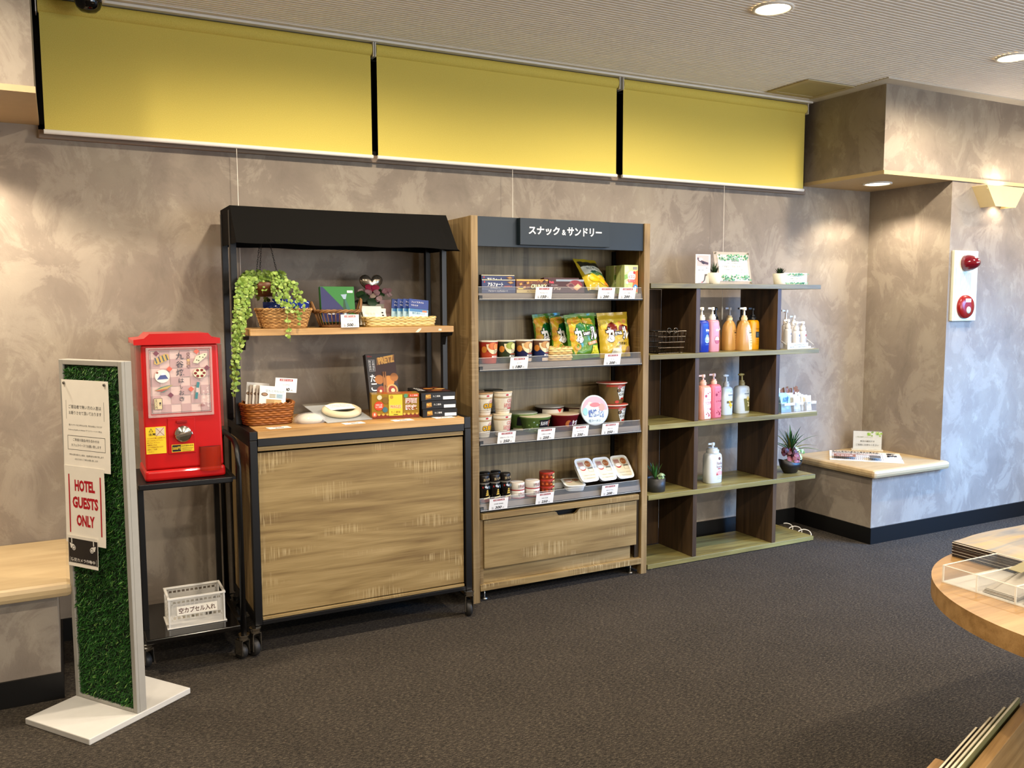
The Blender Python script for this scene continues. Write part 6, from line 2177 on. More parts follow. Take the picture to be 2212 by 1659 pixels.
for k, (x, y, w, hd, cap, lab) in enumerate(((3.424, 3.864, 0.080, '#C5CCCB', '#C5CCCB', 'white shampoo bottle with a yellow flower on a bronze band, third shelf'), (3.556, 3.878, 0.098, '#8E8450', '#8C8460', 'white conditioner bottle with an olive cap and olive label, third shelf'))):
    t, P = pump(lab, x, y, zB, w, w * 0.62, 0.164, 0.238, '#C6CFD0', cap, style='dome', head=hd, capr=0.0175, sup=3.0)
    P.poly([(0.012, 0.132), (0.020, 0.140), (0.018, 0.128)], mat('#9A9C90', 0.4))
    P.text('PANTENE', 0.014, 0.116, 0.007, mat('#2C4A68', 0.4), w=0.036, bold=0.03)
    P.rect(0.000, 0.026, 0.106, 0.108, mat('#A5ADAE', 0.4), 2)
    if k == 0:
        P.rect(-0.014, 0.036, 0.068, 0.082, mat('#6A5A28', 0.35), 6)
        for a, c, r in ((0.006, 0.078, 0.006), (0.012, 0.064, 0.008), (0.020, 0.056, 0.008), (0.008, 0.056, 0.006), (0.016, 0.044, 0.005)):
            P.disc(a, c, r, mat('#D2B422', 0.35))
    else:
        P.poly([(-0.010, 0.088), (0.042, 0.088), (0.038, 0.014), (0.002, 0.014)], mat('#6E6C3C', 0.3))
        P.disc(0.022, 0.088, 0.010, mat('#CDB872', 0.35), 0.013)
        for a, c in ((0.022, 0.066), (0.030, 0.060), (0.026, 0.052), (0.032, 0.046), (0.024, 0.044)):
            P.disc(a, c, 0.0042, mat('#D9D2A8', 0.35))
    P.obj('label_print', t)

# fourth shelf: a single white foam soap bottle
t, P = pump('single white foam soap bottle with red lettering on the fourth shelf', 3.302, 3.830, LV[1], 0.112, 0.074, 0.172, 0.232, '#CFD4D2', '#DDE2E0', capr=0.036, sup=3.2)
P.disc(0.022, 0.142, 0.009, mat('#6A4A3E', 0.4))
P.text('hada', 0.022, 0.116, 0.019, mat('#7E4A50', 0.5), w=0.040)
P.text('kara', 0.022, 0.096, 0.016, mat('#7E4A50', 0.5), w=0.040)
P.rect(0.010, 0.034, 0.080, 0.085, mat('#B03A40', 0.4), 3)
P.poly([(-0.002, 0.046), (0.044, 0.046), (0.046, 0.064), (0.022, 0.074), (-0.002, 0.062)], mat('#D7A6A4', 0.4))
P.poly([(-0.002, 0.046), (0.014, 0.046), (0.004, 0.060)], mat('#B8484C', 0.4))
for q in range(2):
    P.rect(0.006, 0.036, 0.034 - q * 0.010, 0.036 - q * 0.010, mat('#A0A6A4', 0.4), 2)
P.obj('label_print', t)

# wire basket in the dark bay
t = thing('wire_basket', 'black wire basket in the dark bay next to the snack cabinet', 'basket', (2.925, 3.815, zA + 0.0004))
m = MB()
GW = mat('#3A342C', 0.3, 0.8)
bw, bd, bh = 0.095, 0.080, 0.118
for j in range(5):
    z = 0.003 + bh * j / 4
    k = 0.88 + 0.12 * j / 4
    m.tube([(-bw * k, -bd * k, z), (bw * k, -bd * k, z), (bw * k, bd * k, z), (-bw * k, bd * k, z)], 0.0018 if j < 4 else 0.0026, GW, 5, True, False)
for i in range(8):
    u = -1 + 2 * i / 7
    for s_ in (-1, 1):
        m.tube([(u * bw * 0.88, s_ * bd * 0.88, 0.003), (u * bw, s_ * bd, 0.003 + bh)], 0.0012, GW, 4)
        m.tube([(s_ * bw * 0.88, u * bd * 0.88, 0.003), (s_ * bw, u * bd, 0.003 + bh)], 0.0012, GW, 4)
    m.tube([(u * bw * 0.88, -bd * 0.88, 0.003), (u * bw * 0.88, bd * 0.88, 0.003)], 0.0012, GW, 4)
m.obj('wire_mesh', t)
for x in (-0.022, 0.022):
    MB().tube([(x + 0.013 * cos(2 * pi * k / 16), -bd - 0.002, bh + 0.008 + 0.013 * sin(2 * pi * k / 16)) for k in range(16)], 0.0018, mat('#6E6250', 0.25, 0.9), 5, True).obj('handle_loop', t)
for s_ in (-1, 1):
    MB().tube([(s_ * (bw + 0.004 + 0.014 * sin(pi * k / 10)), -0.06 + 0.12 * k / 10, bh + 0.003 + 0.006 * sin(pi * k / 10)) for k in range(11)], 0.0018, mat('#6E6250', 0.25, 0.9), 5).obj('handle', t)


# ------------------------------------------------------------------ small plants
def blades(t, n, L, w, spread, z0, cols, droop=0.25, seed=1, name='leaves', lean=(0, 0)):
    """long pointed leaves fanning out of a pot"""
    rr_ = random.Random(seed)
    m = MB()
    for k in range(n):
        a = 2 * pi * k / n * 2.4 + rr_.uniform(-0.2, 0.2)
        e = spread * (0.25 + 0.75 * (k / n)) * rr_.uniform(0.8, 1.1)
        l = L * rr_.uniform(0.75, 1.05)
        V, F = [], []
        S_ = 6
        for j in range(S_ + 1):
            s_ = j / S_
            out = l * sin(e) * s_ + droop * l * s_ * s_ * sin(e)
            up = l * cos(e) * s_ - droop * l * s_ * s_ * sin(e) * 1.3
            ww = w * (1 - s_) ** 0.7 * (0.75 + 0.5 * min(1, s_ * 4)) if j < S_ else 0.0003
            cx_, cy_ = out * cos(a) + lean[0] * s_, out * sin(a) + lean[1] * s_
            V += [(cx_ - ww * sin(a), cy_ + ww * cos(a), z0 + up), (cx_, cy_, z0 + up - ww * 0.6), (cx_ + ww * sin(a), cy_ - ww * cos(a), z0 + up)]
        for j in range(S_):
            for q in (0, 1):
                i0 = j * 3 + q
                F.append((i0, i0 + 1, i0 + 4, i0 + 3))
        m.add(V, F, cols[k % len(cols)], True)
    return m.obj(name, t)


GD = [mat(h, 0.4, 0, 0.5) for h in ('#1A2A1A', '#22361F', '#2C4426', '#142016')]
GM = [mat(h, 0.4, 0, 0.5) for h in ('#2E5A2A', '#3C7034', '#24492A', '#5A7E3A', '#6E6A30')]
for k, (x, y, lab) in enumerate(((3.295, 3.835, 'small white pot with a spiky dark aloe on the shelf top'), (3.752, 3.795, 'small white pot with a short rosette succulent on the shelf top'))):
    t = thing('potted_succulent', lab, 'potted plant', (x, y, LV[4] + 0.0004))
    MB().lathe([(0.030, 0.0), (0.032, 0.003), (0.0405, 0.064), (0.0375, 0.064), (0.035, 0.052)], mat('#D9D6C6', 0.4), 24, capt=False).obj('pot', t)
    MB().lathe([(0.0368, 0.054), (0.001, 0.057)], mat('#2A241C', 0.9), 18, capb=False, capt=False).obj('soil', t)
    blades(t, 20 if k == 0 else 26, 0.070 if k == 0 else 0.050, 0.0055 if k == 0 else 0.0075, 0.85 if k == 0 else 1.15, 0.056, GD, 0.05, 5 + k)
t = thing('potted_succulent', 'dark pot of grassy aloe and pale rosettes in the lower dark bay', 'potted plant', (2.875, 3.800, LV[1] + 0.0004))
MB().lathe([(0.050, 0.0), (0.053, 0.003), (0.055, 0.074), (0.051, 0.074), (0.050, 0.060)], mat('#2A2A28', 0.45), 28, capt=False).obj('pot', t)
MB().lathe([(0.0505, 0.062), (0.001, 0.066)], mat('#3A3226', 0.9), 18, capb=False, capt=False).obj('soil', t)
blades(t, 18, 0.105, 0.006, 0.62, 0.066, GM[:4], 0.10, 9, 'leaves', (-0.02, 0))
sm_ = MB()
rq = random.Random(4)
for k in range(46):
    a = rq.uniform(0, 2 * pi)
    R = rq.uniform(0, 0.020)
    leaf(sm_, (0.022 + R * cos(a), -0.024 + R * sin(a), 0.074 + rq.uniform(0, 0.022)), 0.009, (cos(a), sin(a) - 0.5, 1.0), mat(['#7E9A6A', '#96AE86', '#6A8858'][k % 3], 0.5))
sm_.obj('rosette_foliage', t)

t = thing('bowl_plant', 'dracaena and red leaved arrangement in a black boat shaped bowl at the shelf end', 'potted plant', (3.905, 3.822, LV[1] + 0.0004))
bw_ = MB()
n = 32
V, F = [], []
PR = [(0.040, 0.0), (0.048, 0.004), (0.070, 0.040), (0.082, 0.076), (0.077, 0.076), (0.066, 0.050)]
for r, z in PR:
    for i in range(n):
        a = 2 * pi * i / n
        zz = z + (0.012 * (cos(2 * a) * 0.6 - cos(a) * 0.5) if z > 0.06 else 0)
        V.append((r * cos(a), r * 0.72 * sin(a), zz))
for j in range(len(PR) - 1):
    for i in range(n):
        F.append((j * n + i, j * n + (i + 1) % n, (j + 1) * n + (i + 1) % n, (j + 1) * n + i))
F.append(tuple(range(n))[::-1])
bw_.add(V, F, mat('#15120F', 0.4), True)
bw_.obj('bowl', t)
MB().lathe([(0.071, 0.060), (0.060, 0.074), (0.030, 0.082), (0.001, 0.084)], mat('#A3957A', 0.9), 24, (0.004, 0, 0), 1, 0.72, capb=False, capt=False).obj('gravel', t)
blades(t, 17, 0.205, 0.0075, 0.95, 0.125, GM, 0.55, 21, 'dracaena_leaves', (0.0, 0.0))
blades(t, 12, 0.170, 0.0085, 0.35, 0.120, GM[:3], 0.30, 22, 'dracaena_leaves')
MB().tube([(0.0, 0, 0.078), (0.002, 0, 0.20)], 0.007, GM[1], 8).obj('stem', t)
blades(t, 7, 0.13, 0.005, 1.15, 0.095, GM, 0.2, 29, 'dracaena_leaves')
rl = MB()
for k in range(26):
    a = rq.uniform(-0.5, 3.6)
    cx_, cz_ = -0.035 + rq.uniform(-0.040, 0.045), 0.100 + rq.uniform(-0.012, 0.052)
    leaf(rl, (cx_, -0.020 + rq.uniform(-0.02, 0.015), cz_), rq.uniform(0.013, 0.021), (rq.uniform(-.8, .6), -1, rq.uniform(-.2, .8)), mat(['#4A1A1C', '#3A1616', '#5E2428', '#7E3E44'][k % 4], 0.45))
for k in range(6):
    leaf(rl, (0.004 + 0.017 * cos(k * 1.05), -0.052, 0.098 + 0.019 * sin(k * 1.05)), 0.016, (cos(k * 1.05) * 0.5, -1, 0.4), mat(['#8E4A52', '#7A3A44'][k % 2], 0.45))
rl.obj('red_leaves', t)
il = MB()
for k in range(16):
    leaf(il, (0.045 + rq.uniform(-.018, .034), -0.02 + rq.uniform(-.02, .02), 0.090 + rq.uniform(0, 0.060)), rq.uniform(0.010, 0.016), (rq.uniform(-.5, .8), -1, rq.uniform(0, .8)), mat(['#A9BE86', '#D0D8B0', '#6E9050'][k % 3], 0.5))
il.obj('ivy_leaves', t)

# ------------------------------------------------------------------ right open end: tester bottles and amenity organiser
t = thing('tester_tray', 'clear acrylic tester tray with a white lettered front strip on the second shelf end', 'tray', (3.880, 3.790, zA + 0.0004))
MB().box(-0.105, 0.112, -0.045, 0.115, 0.0, 0.003, ACRYE).obj('base', t)
m = MB()
for x in (-0.105, 0.109):
    m = MB()
    m.add([(x, -0.045, 0.003), (x + 0.003, -0.045, 0.003), (x + 0.003, 0.115, 0.003), (x, 0.115, 0.003),
           (x, -0.045, 0.022), (x + 0.003, -0.045, 0.022), (x + 0.003, 0.115, 0.110), (x, 0.115, 0.110)],
          [(0, 3, 2, 1), (0, 1, 5, 4), (1, 2, 6, 5), (2, 3, 7, 6), (3, 0, 4, 7), (4, 5, 6, 7)], ACRYL)
    m.obj('side_wall', t)
    MB().tube([(x + 0.0015, -0.045, 0.0225), (x + 0.0015, 0.115, 0.1105)], 0.0016, ACRYE, 5).obj('side_edge_rim', t)
o = MB().box(-0.105, 0.060, -0.050, -0.047, 0.0, 0.036, mat('#CBD0CA', 0.3)).obj('front_strip', t, 0.0005)
P = Print(front(-0.050), 0.0003)
P.text('スキンケアアメニティ', -0.012, 0.023, 0.007, INK, w=0.090, bold=0.02)
P.text('ご自由にお使いください お部屋へお持ち頂けます', -0.022, 0.012, 0.006, INK, w=0.140)
P.obj('label_print', o)
MB().box(-0.102, 0.106, 0.015, 0.110, 0.0032, 0.030, mat('#F1EEE6', 0.2, 0, 0.5, 0.35)).obj('step', t)
for k in range(3):
    MB().ball((0.070 + 0.013 * k, -0.030, 0.0085), 0.0052, mat('#E9E6DE', 0.3), 1.3, 1, 1, 10, 6).obj('cotton_dot', t)


def tester(label, x, y, z, w, hb, ht, mark, tint='#D6D2CA'):
    t, P = pump(label, x, y, z, w, w * 0.92, hb, ht, tint, '#DAD6CE', 'round', 0, sup=2.2, capr=w * 0.36, kind='tester_bottle', grp='white tester bottles')
    P.disc(0.010, hb * 0.72, 0.0065, mat(mark, 0.4), 0.0075)
    P.rect(0.006, 0.014, hb * 0.34, hb * 0.60, mat('#A9A6A2', 0.4), 1)
    P.disc(0.010, hb * 0.22, 0.003, INK, 0.003)
    P.obj('label_print', t)


tester('white tester bottle with a red mark, rightmost in the tester tray', 3.927, 3.775, zA + 0.0036, 0.046, 0.104, 0.158, '#A8404A')
tester('white tester bottle with a blue mark, front middle in the tester tray', 3.872, 3.772, zA + 0.0036, 0.046, 0.104, 0.158, '#4E6A84')
tester('white tester bottle with a grey mark, front left in the tester tray', 3.812, 3.780, zA + 0.0036, 0.046, 0.118, 0.172, '#7E8286')
tester('white tester bottle raised behind the blue marked one', 3.930, 3.852, zA + 0.0310, 0.044, 0.104, 0.165, '#7E8286')
tester('white tester bottle raised behind the grey marked one', 3.868, 3.852, zA + 0.0310, 0.044, 0.112, 0.200, '#A8404A')
t = thing('spray_bottle', 'pale orange spray bottle with a bright red cap behind the tester bottles', 'bottle', (3.803, 3.930, zA + 0.0004))
MB().lathe([(0.034, 0.0), (0.036, 0.004), (0.036, 0.170), (0.030, 0.195), (0.022, 0.205)], mat('#DDA078', 0.35), 24).obj('bottle_body', t)
MB().lathe([(0.024, 0.2053), (0.025, 0.250), (0.022, 0.268), (0.001, 0.270)], mat('#D8382A', 0.35), 20, capt=False).obj('cap', t)
MB().lathe([(0.0365, 0.100), (0.0365, 0.150)], mat('#E4D9BC', 0.4), 24, capb=False, capt=False).obj('label_print', t)

t = thing('amenity_organiser', 'clear acrylic organiser filled with amenity sachets on the third shelf end', 'organiser', (3.862, 3.790, zB + 0.0004))
MB().box(-0.140, 0.142, -0.068, 0.080, 0.0, 0.003, ACRYE).obj('base', t)
for (x0, x1, y0_, y1_) in ((-0.140, 0.142, -0.068, -0.0655), (-0.140, 0.142, 0.0775, 0.080), (-0.140, -0.1375, -0.0655, 0.0775), (0.1395, 0.142, -0.0655, 0.0775), (-0.022, -0.0195, -0.0655, 0.0775), (0.052, 0.0545, -0.0655, 0.0775)):
    MB().box(x0, x1, y0_, y1_, 0.003, 0.060, ACRYL).obj('wall_pane', t)
for (x0, x1, y0_, y1_) in ((-0.140, 0.142, -0.0685, -0.065), (-0.140, 0.142, 0.077, 0.0805), (-0.1405, -0.137, -0.065, 0.077), (0.139, 0.1425, -0.065, 0.077)):
    MB().box(x0, x1, y0_, y1_, 0.0602, 0.0618, ACRYE).obj('edge_rim', t)
for k, (x0, x1, s_) in enumerate(((-0.118, -0.036, 'ヘアブラシ'), (-0.008, 0.034, 'コットン'), (0.062, 0.092, '綿棒'), (0.098, 0.138, 'ヘアゴム'))):
    o = MB().box(x0, x1, -0.0697, -0.0689, 0.047, 0.060, mat('#D9E2E4', 0.4)).obj('tab_label', t)
    P = Print(front(-0.0697), 0.0003)
    P.text(s_, (x0 + x1) / 2, 0.0535, 0.0075, INK, w=min(0.036, (x1 - x0) * 0.8))
    P.obj('label_print', o)


def sachet(label, x, y, w, h, tl, rz, col, kind='sachet', lean=0.0, grp='amenity sachets', z=0.004, name='film'):
    b = thing(kind, label, 'sachet', (3.862 + x, 3.790 + y, zB + z), 0, grp, (-tl, lean, rz))
    o, P = bag(b, w, h, 0.010, col, name=name, seed=int(abs(x) * 900), crump=0.0022, seal=0.05, rough=0.25)
    return b, P


for k in range(3):
    b, P = sachet(['blue printed hair brush sachet at the front of the organiser', 'blue printed hair brush sachet second in the organiser', 'blue printed hair brush sachet third in the organiser'][k], -0.078, -0.045 + 0.018 * k, 0.085, 0.100 + 0.006 * k, 0.15, 0.06 - 0.1 * k, '#8FB4C6')
    P.poly([(-0.030, 0.060), (0.020, 0.064), (0.030, 0.090), (-0.020, 0.088)], mat('#4A6E8C', 0.3))
    P.poly([(0.004, 0.050), (0.010, 0.050), (0.024, 0.094), (0.018, 0.095)], mat('#34506A', 0.3))
    P.obj('label_print', b)
for k in range(2):
    sachet(['large clear white sachet at the back left of the organiser', 'large clear white sachet behind the other back left one'][k], -0.088, 0.030 + 0.022 * k, 0.090, 0.135 + 0.008 * k, 0.1, 0.05, '#C6D2D6')
for k in range(3):
    sachet(['white cotton sachet at the front of the second compartment', 'white cotton sachet in the middle of the second compartment', 'white cotton sachet at the back of the second compartment'][k], 0.016, -0.040 + 0.032 * k, 0.062, 0.092 + 0.006 * k, 0.1, 0.1 - 0.1 * k, '#CFD3CF')
for k in range(5):
    sachet('slim white swab stick packet leaning in the third compartment', 0.062 + 0.006 * k, -0.035 + 0.020 * k, 0.018, 0.100 + 0.004 * (k % 3), 0.05, 0.2, '#DAD6C6', 'swab_packet', 0.04 * (k - 2), 'swab packets')
for k in range(3):
    sachet(['white hair tie sachet at the front of the end compartment', 'white hair tie sachet in the middle of the end compartment', 'white hair tie sachet at the back of the end compartment'][k], 0.112, -0.040 + 0.030 * k, 0.046, 0.090, 0.1, 0.1, '#DFDBCB')
for k in range(9):
    x = -0.010 + 0.014 * k
    sachet('brown comb packet among those fanned along the back of the organiser', x, 0.050 + 0.006 * (k % 3), 0.030, 0.122 + 0.006 * (k % 4), 0.05, 0.3, '#7E5640', 'comb_packet', -0.30 + 0.08 * k, 'brown comb packets')

# ------------------------------------------------------------------ things on the top board
zT = LV[4] + 0.0004
t = thing('photo_stand', 'narrow white card with two product photos on a black foot, shelf top', 'display card', (3.218, 3.845, zT))
MB().box(-0.066, 0.066, -0.030, 0.040, 0.0, 0.004, BLACK).obj('foot', t, 0.001)
MB().box(-0.0525, 0.0525, -0.004, 0.0, 0.0042, 0.166, mat('#E6E3DC', 0.4)).obj('card', t)
P = Print(front(-0.0040), 0.0005)
PH = mat('#C9ACA4', 0.5)
P.rect(-0.044, 0.040, 0.100, 0.160, PH)
P.poly([(-0.040, 0.150), (-0.010, 0.132), (0.038, 0.120), (0.036, 0.108), (0.010, 0.112), (-0.030, 0.126), (-0.042, 0.138)], mat('#4A3436', 0.5))
P.poly([(-0.024, 0.128), (0.000, 0.138), (-0.016, 0.148), (-0.034, 0.140)], mat('#E6DED8', 0.5))
P.poly([(-0.012, 0.116), (0.006, 0.110), (0.012, 0.122), (-0.004, 0.130)], mat('#2E2426', 0.5))
P.text('ヘアアイロン貸出', -0.001, 0.090, 0.006, INK, w=0.076)
P.text('ご自由にお使いください', -0.001, 0.078, 0.006, INK, w=0.084)
P.rect(-0.030, 0.034, 0.006, 0.058, mat('#CFC9BE', 0.5))
P.poly([(0.012, 0.056), (0.030, 0.056), (0.028, 0.048), (0.020, 0.046), (0.014, 0.020), (0.002, 0.010), (-0.010, 0.010), (0.006, 0.022)], mat('#5A5044', 0.5))
P.poly([(-0.014, 0.008), (0.000, 0.008), (-0.006, 0.016)], mat('#C4605A', 0.5))
P.obj('label_print', t)

t = thing('acrylic_sign', 'leaf patterned rental notice clamped between clear acrylic plates on the shelf top', 'sign', (3.474, 3.868, zT + 0.001), 0, None, (-0.20, 0, 0))
MB().box(-0.132, 0.132, -0.004, 0.0, 0.0, 0.190, mat('#D9CDBD', 0.1, 0, 0.5, 0.42)).obj('acrylic_plate', t, 0.001)
o = MB().box(-0.108, 0.112, -0.0062, -0.0052, 0.018, 0.172, mat('#E4E6DC', 0.5)).obj('paper', t)
P = Print(front(-0.0062), 0.0004)
rg = random.Random(8)
LV_ = [mat(h, 0.5) for h in ('#3E8A54', '#6EA878', '#2E6A4A', '#9CC49A', '#4E9A6E')]
for k in range(120):
    top_ = k % 2
    u = rg.uniform(-0.104, 0.108)
    v = rg.uniform(0.140, 0.170) if top_ else rg.uniform(0.020, 0.052)
    a = rg.uniform(0, pi)
    r1_ = 0.0075
    P.poly([(u + r1_ * cos(a + q), v + r1_ * (0.5 if q in (pi / 2, 3 * pi / 2) else 1.0) * sin(a + q)) for q in (0, pi / 2, pi, 3 * pi / 2)], LV_[k % 5])
DG = mat('#22443A', 0.5)
P.text('Rental Free', 0.006, 0.132, 0.010, DG, w=0.058, bold=0.03)
P.text('Shampoo・Conditioner・Body Soap', 0.002, 0.118, 0.007, DG, w=0.140, bold=0.01)
P.text('お部屋までご自由にお持ちください', 0.002, 0.098, 0.013, INK, w=0.192)
P.text('※ご使用後はお戻し下さいますようお願いします', 0.000, 0.080, 0.0065, INK, w=0.160)
P.text('※こちらの商品 フロントでもお渡し出来ます', 0.004, 0.066, 0.0065, INK, w=0.166)
P.obj('label_print', o)
for a in (-0.122, 0.122):
    for c in (0.010, 0.180):
        m = MB()
        m.X = Matrix.Translation((a, -0.004, c)) @ Matrix.Rotation(radians(90), 4, 'X')
        m.lathe([(0.0055, 0.0), (0.0055, 0.008), (0.004, 0.010)], CHROME, 14)
        m.obj('stud', t)
t = thing('green_card', 'low leaf patterned card beside the rosette succulent on the shelf top', 'sign', (3.897, 3.812, zT))
o = MB().box(-0.092, 0.092, -0.0015, 0.0, 0.0, 0.070, mat('#D6DAC4', 0.5)).obj('card', t)
MB().box(-0.092, 0.092, 0.0002, 0.032, 0.0, 0.002, mat('#D6DAC4', 0.5)).obj('foot', t)
P = Print(front(-0.0015), 0.0004)
for k in range(110):
    top_ = k % 2
    u = rg.uniform(-0.086, 0.086)
    v = rg.uniform(0.056, 0.066) if top_ else rg.uniform(0.004, 0.013)
    a = rg.uniform(0, pi)
    P.poly([(u + 0.005 * cos(a + q), v + 0.004 * sin(a + q)) for q in (0, pi / 2, pi, 3 * pi / 2)], LV_[k % 5])
P.text('Skincare Amenity', -0.010, 0.050, 0.006, DG, w=0.100)
P.text('お部屋までご自由にお持ちください', 0.000, 0.036, 0.007, INK, w=0.120)
P.text('※ご不明な点はフロントまで', 0.000, 0.022, 0.006, INK, w=0.130)
P.obj('label_print', t)

# white cable loops behind the bottom board
cbp = []
for k in range(70):
    s_ = k / 69
    cbp.append((4.055 - 0.02 * s_ + 0.030 * sin(s_ * 17), 3.995 - 0.225 * s_ + 0.018 * cos(s_ * 17), 0.0045 + 0.030 * (0.5 + 0.5 * sin(s_ * 17 + 1.0))))
tag(MB().tube(cbp, 0.0032, mat('#E4E0D6', 0.4), 6).obj('white_cable'), 'white cable lying in loops on the carpet at the foot of the open shelf', 'cable')
# ================================================================== right ledge
zL = 0.4556
t = thing('newspaper', 'folded Japanese newspaper lying on the right ledge', 'newspaper', (4.533, 3.800, zL), -0.826)
nw = MB()
nw.box(-0.214, 0.214, -0.180, 0.180, 0.0, 0.003, mat('#DED8CB', 0.8))
nw.obj('front_page', t)
MB().box(-0.214, 0.214, -0.182, 0.178, 0.0032, 0.0052, mat('#E2DCD0', 0.8)).obj('top_page', t)
P = Print(topface(0.0052), 0.0004)
P.rect(-0.200, 0.090, 0.120, 0.168, mat('#B5AFA2', 0.7))
for k in range(15):
    a = -0.196 + k * 0.019
    P.rect(a, a + 0.012, 0.128, 0.162, mat(['#3A342E', '#6E5A4A', '#8A8278'][k % 3], 0.7))
P.text('本日の主なニュース 一面', -0.055, 0.104, 0.018, INK, w=0.28, bold=0.03)
P.rect(-0.200, 0.075, 0.050, 0.058, mat('#B5543E', 0.7))
P.text('新型車両を公開 来春デビューへ', -0.070, 0.072, 0.018, INK, w=0.24, bold=0.03)
P.text('新', 0.160, 0.110, 0.060, INK, bold=0.05)
P.text('聞', 0.160, 0.030, 0.060, INK, bold=0.05)
for r in range(4):
    for c in range(26):
        P.rect(-0.200 + c * 0.0118, -0.1945 + c * 0.0118, -0.155 + r * 0.048, -0.155 + r * 0.048 + 0.038, mat('#8C867C', 0.8))
P.rect(-0.190, -0.060, -0.150, -0.060, mat('#8A5A44', 0.7))
P.text('写真特集', -0.125, -0.105, 0.030, CARD, w=0.10)
P.rect(0.020, 0.085, -0.155, -0.060, mat('#5A564E', 0.7))
P.frame(0.110, 0.205, -0.165, -0.120, 0.002, INK)
P.obj('label_print', t)
t = thing('card_stand', 'small white newspaper notice in a clear holder behind the newspaper', 'sign', (4.742, 3.962, zL), -0.80)
MB().box(-0.098, 0.098, -0.020, 0.030, 0.0, 0.010, ACRYE).obj('holder_base', t, 0.002)
o = MB().box(-0.088, 0.088, -0.003, 0.0, 0.0102, 0.130, mat('#E6E9E6', 0.5)).obj('card', t)
P = Print(front(-0.003), 0.0004)
for k in range(26):
    u, v = rg.uniform(0.002, 0.086), rg.uniform(0.098, 0.127)
    P.poly([(u + 0.008 * cos(a + k), v + 0.006 * sin(a + k)) for a in (0, pi / 2, pi, 3 * pi / 2)], mat(['#9CC04E', '#7FAE3A', '#B9D27E'][k % 3], 0.5))
P.text('ご宿泊者様へのサービス', -0.020, 0.092, 0.008, mat('#6E7A5A', 0.5), w=0.105)
P.text('本日の朝刊です', 0.000, 0.064, 0.013, INK, w=0.090)
P.text('ご自由にお持ちください', 0.000, 0.040, 0.013, INK, w=0.140)
P.obj('label_print', o)
MB().box(-0.090, 0.090, -0.0065, -0.0050, 0.0102, 0.138, ACRYL).obj('clear_pane', t)

# ================================================================== round beech table in the foreground
TX_, TY_, TR_ = 2.42, 1.10, 0.533
tb = thing('coffee_table', 'pale beech table with a rounded end at the right edge of the photo', 'table', (TX_, TY_, 0.0))
pts = [(TR_ * cos(pi / 2 + pi * k / 48), TR_ * sin(pi / 2 + pi * k / 48)) for k in range(49)] + [(1.1, -TR_), (1.1, TR_)]
MB().prism(pts, 0.650, 0.700, TABLEWOOD, 'z').obj('tabletop', tb, 0.004, 2)
MB().lathe([(0.16, 0.0), (0.16, 0.02), (0.045, 0.03), (0.045, 0.6495)], STEEL, 28, (0.75, -0.05, 0)).obj('pedestal', tb)
zt = 0.7004
# magazines
for k in range(15):
    m = MB()
    N = 14
    th_, w, d = 0.0026, 0.42, 0.297
    V, F = [], []
    ox = 0.003 * sin(k * 2.3)
    for i in range(N + 1):
        s_ = i / N
        lift = 0.0011 * k * (0.35 * s_ + 0.8 * s_ * s_) + 0.006 * sin(pi * s_ * 1.6) * (k / 15) * (1 if s_ > .2 else s_ * 5)
        for yy in (0.0, d):
            for zz in (0.0, th_):
                V.append((s_ * w + ox, yy, zz + lift))
    for i in range(N):
        a = i * 4
        F += [(a + 1, a + 5, a + 7, a + 3), (a, a + 2, a + 6, a + 4), (a, a + 4, a + 5, a + 1), (a + 2, a + 3, a + 7, a + 6)]
    F += [(0, 1, 3, 2), (N * 4, N * 4 + 2, N * 4 + 3, N * 4 + 1)]
    t = thing('brochure', ['lowest brochure of the fanned stack on the beech table', 'topmost brochure of the stack, its cover a pale dawn sky'][k == 14] if k in (0, 14) else 'brochure among the middle of the fanned stack on the beech table', 'brochure', (2.302, 1.312, zt + 0.00295 * k), 0, 'stacked brochures')
    edge = mat('#3A2A22' if k % 2 else '#241A17', 0.6)
    m.add(V, F, edge)
    m.obj('pages', t)
    cv_ = MB()
    V2 = [V[i * 4 + j] for i in range(N + 1) for j in (1, 3)]
    V2 = [(a, b, c + 0.0002) for a, b, c in V2]
    if k == 14:
        sk = NT('sky_cover')
        g = sk.noise(sk.mapping((2.0, 9.0, 2.0)), 1.4, 4, 0.55, 0.6)
        sk.base(sk.ramp(g, [(0.30, '#5E6A78'), (0.45, '#8A8784'), (0.58, '#B09A70'), (0.75, '#7E7060')]), 0.25, 0.5)
        cmat = sk.m
    else:
        cmat = mat('#D8CDBB', 0.4)
    cv_.add(V2, [(2 * i, 2 * i + 2, 2 * i + 3, 2 * i + 1) for i in range(N)], cmat)
    cv_.obj('cover', t)
# acrylic leaflet rack
t = thing('leaflet_tray', 'clear acrylic tray with open compartments for leaflets on the beech table', 'tray', (2.062, 0.95, zt))
aw, ad, ah = 0.232, 0.516, 0.046
MB().box(0.0, aw, 0.0, ad, 0.0, 0.003, ACRYE).obj('base', t)
walls = [(0.0, 0.003, 0.0, ad), (aw - 0.003, aw, 0.0, ad)] + [(0.003, aw - 0.003, yy, yy + 0.003) for yy in (0.0, 0.105, 0.21, 0.315, 0.417, ad - 0.003)]
for q in walls:
    MB().box(q[0], q[1], q[2], q[3], 0.003, ah, ACRYL).obj('wall_pane', t)
    MB().box(q[0], q[1], q[2], q[3], ah + 0.0001, ah + 0.0016, ACRYE).obj('edge_rim', t)
for xx in (0.0, ):
    for yy in (0.0, 0.105, 0.21, 0.315, 0.417, ad - 0.003):
        MB().box(xx - 0.0004, xx + 0.0036, yy - 0.0004, yy + 0.0034, 0.003, ah, ACRYE).obj('corner_rib', t)
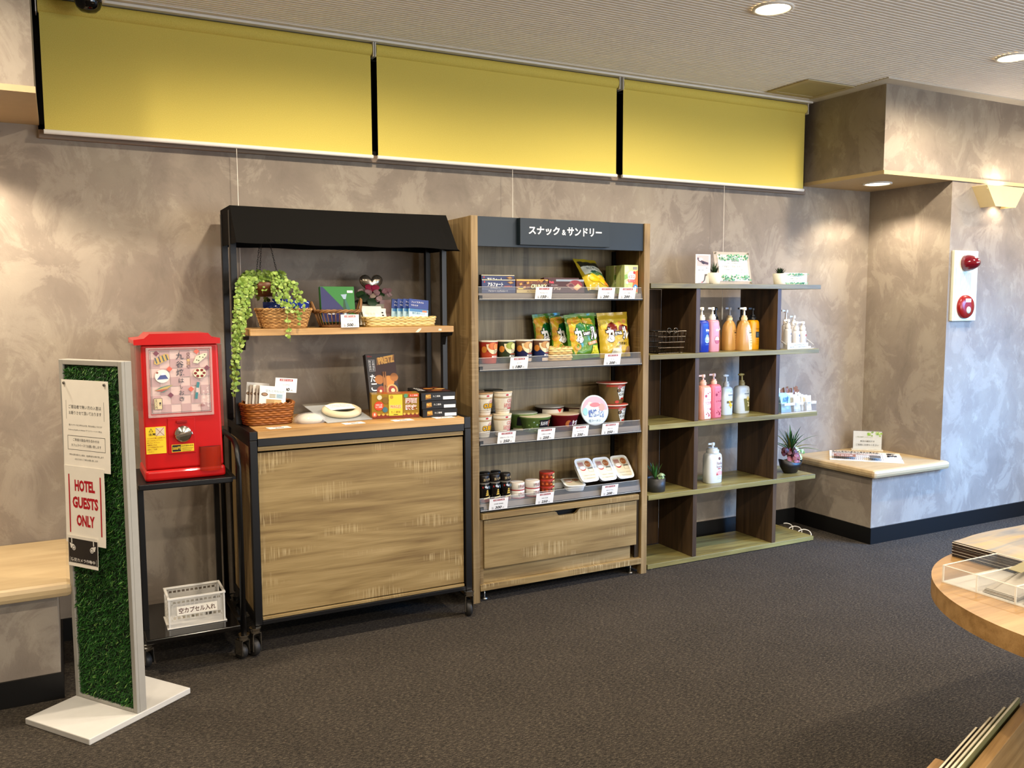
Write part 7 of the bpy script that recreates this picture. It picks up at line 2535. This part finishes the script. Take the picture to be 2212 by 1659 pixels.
for c, (y0_, n_) in enumerate(((0.318, 4), (0.213, 3), (0.108, 3))):
    for k in range(n_):
        b = thing('leaflet', ['white leaflet sloping in the far compartment of the acrylic tray', 'white leaflet sloping in the middle compartment of the acrylic tray', 'white leaflet sloping in the near compartment of the acrylic tray'][c], 'leaflet', (2.075 + 0.004 * k, 0.95 + y0_ + 0.004, zt + 0.0045 + 0.0022 * k), 0, 'leaflets in the acrylic tray', (0, -0.155, 0))
        MB().box(0.0, 0.205, 0.0, 0.088, 0.0, 0.0008, mat(['#A59E90', '#978C7A', '#ADA89C'][k % 3], 0.6)).obj('sheet', b)
t = thing('leaflet', 'olive striped leaflet lying across the acrylic tray', 'leaflet', (2.225, 1.345, zt + 0.0492), 0.28, None, (0.10, 0.0, 0.20))
MB().box(-0.055, 0.080, -0.012, 0.020, 0.0, 0.0010, mat('#7A7044', 0.5)).obj('sheet', t)

# wooden magazine rack under the table edge
dx_, dy_ = 0.950, 0.311
an = atan2(dy_, dx_)
rk = thing('magazine_rack', 'low wooden magazine rack with an upright panel at the bottom right corner', 'magazine rack', (1.772, 1.174, 0.0), an)
MB().box(-0.22, 0.90, -0.028, 0.0, 0.0, 0.400, TABLEWOOD).obj('panel', rk, 0.002)
MB().box(-0.22, 0.05, 0.062, 0.086, 0.0, 0.372, TABLEWOOD).obj('lip', rk, 0.002)
MB().box(-0.22, 0.90, 0.0003, 0.0617, 0.0, 0.060, TABLEWOOD).obj('shelf', rk, 0.001)
for k in range(4):
    t = thing('booklet', ['olive booklet next to the panel in the magazine rack', 'grey green booklet second from the panel in the magazine rack', 'brown booklet third from the panel in the magazine rack', 'thin dark booklet farthest from the panel in the magazine rack'][k], 'booklet', (1.772 + dx_ * (0.01 * k) - dy_ * (0.006 + 0.013 * k), 1.174 + dy_ * (0.01 * k) + dx_ * (0.006 + 0.013 * k), 0.0605), 0, 'booklets in the magazine rack', (0.0, 0, an))
    h = 0.352 - 0.006 * k
    L = 0.44 - 0.08 * k
    MB().box(-0.20, L, 0.0, 0.008, 0.0, h, mat(['#6E6A40', '#7E7A62', '#5A4A34', '#2E2820'][k], 0.5)).obj('cover', t, 0.001)
    MB().box(-0.198, L - 0.002, 0.0018, 0.0062, h - 0.003, h + 0.0004, mat('#D6CCB2', 0.7)).obj('pages', t)
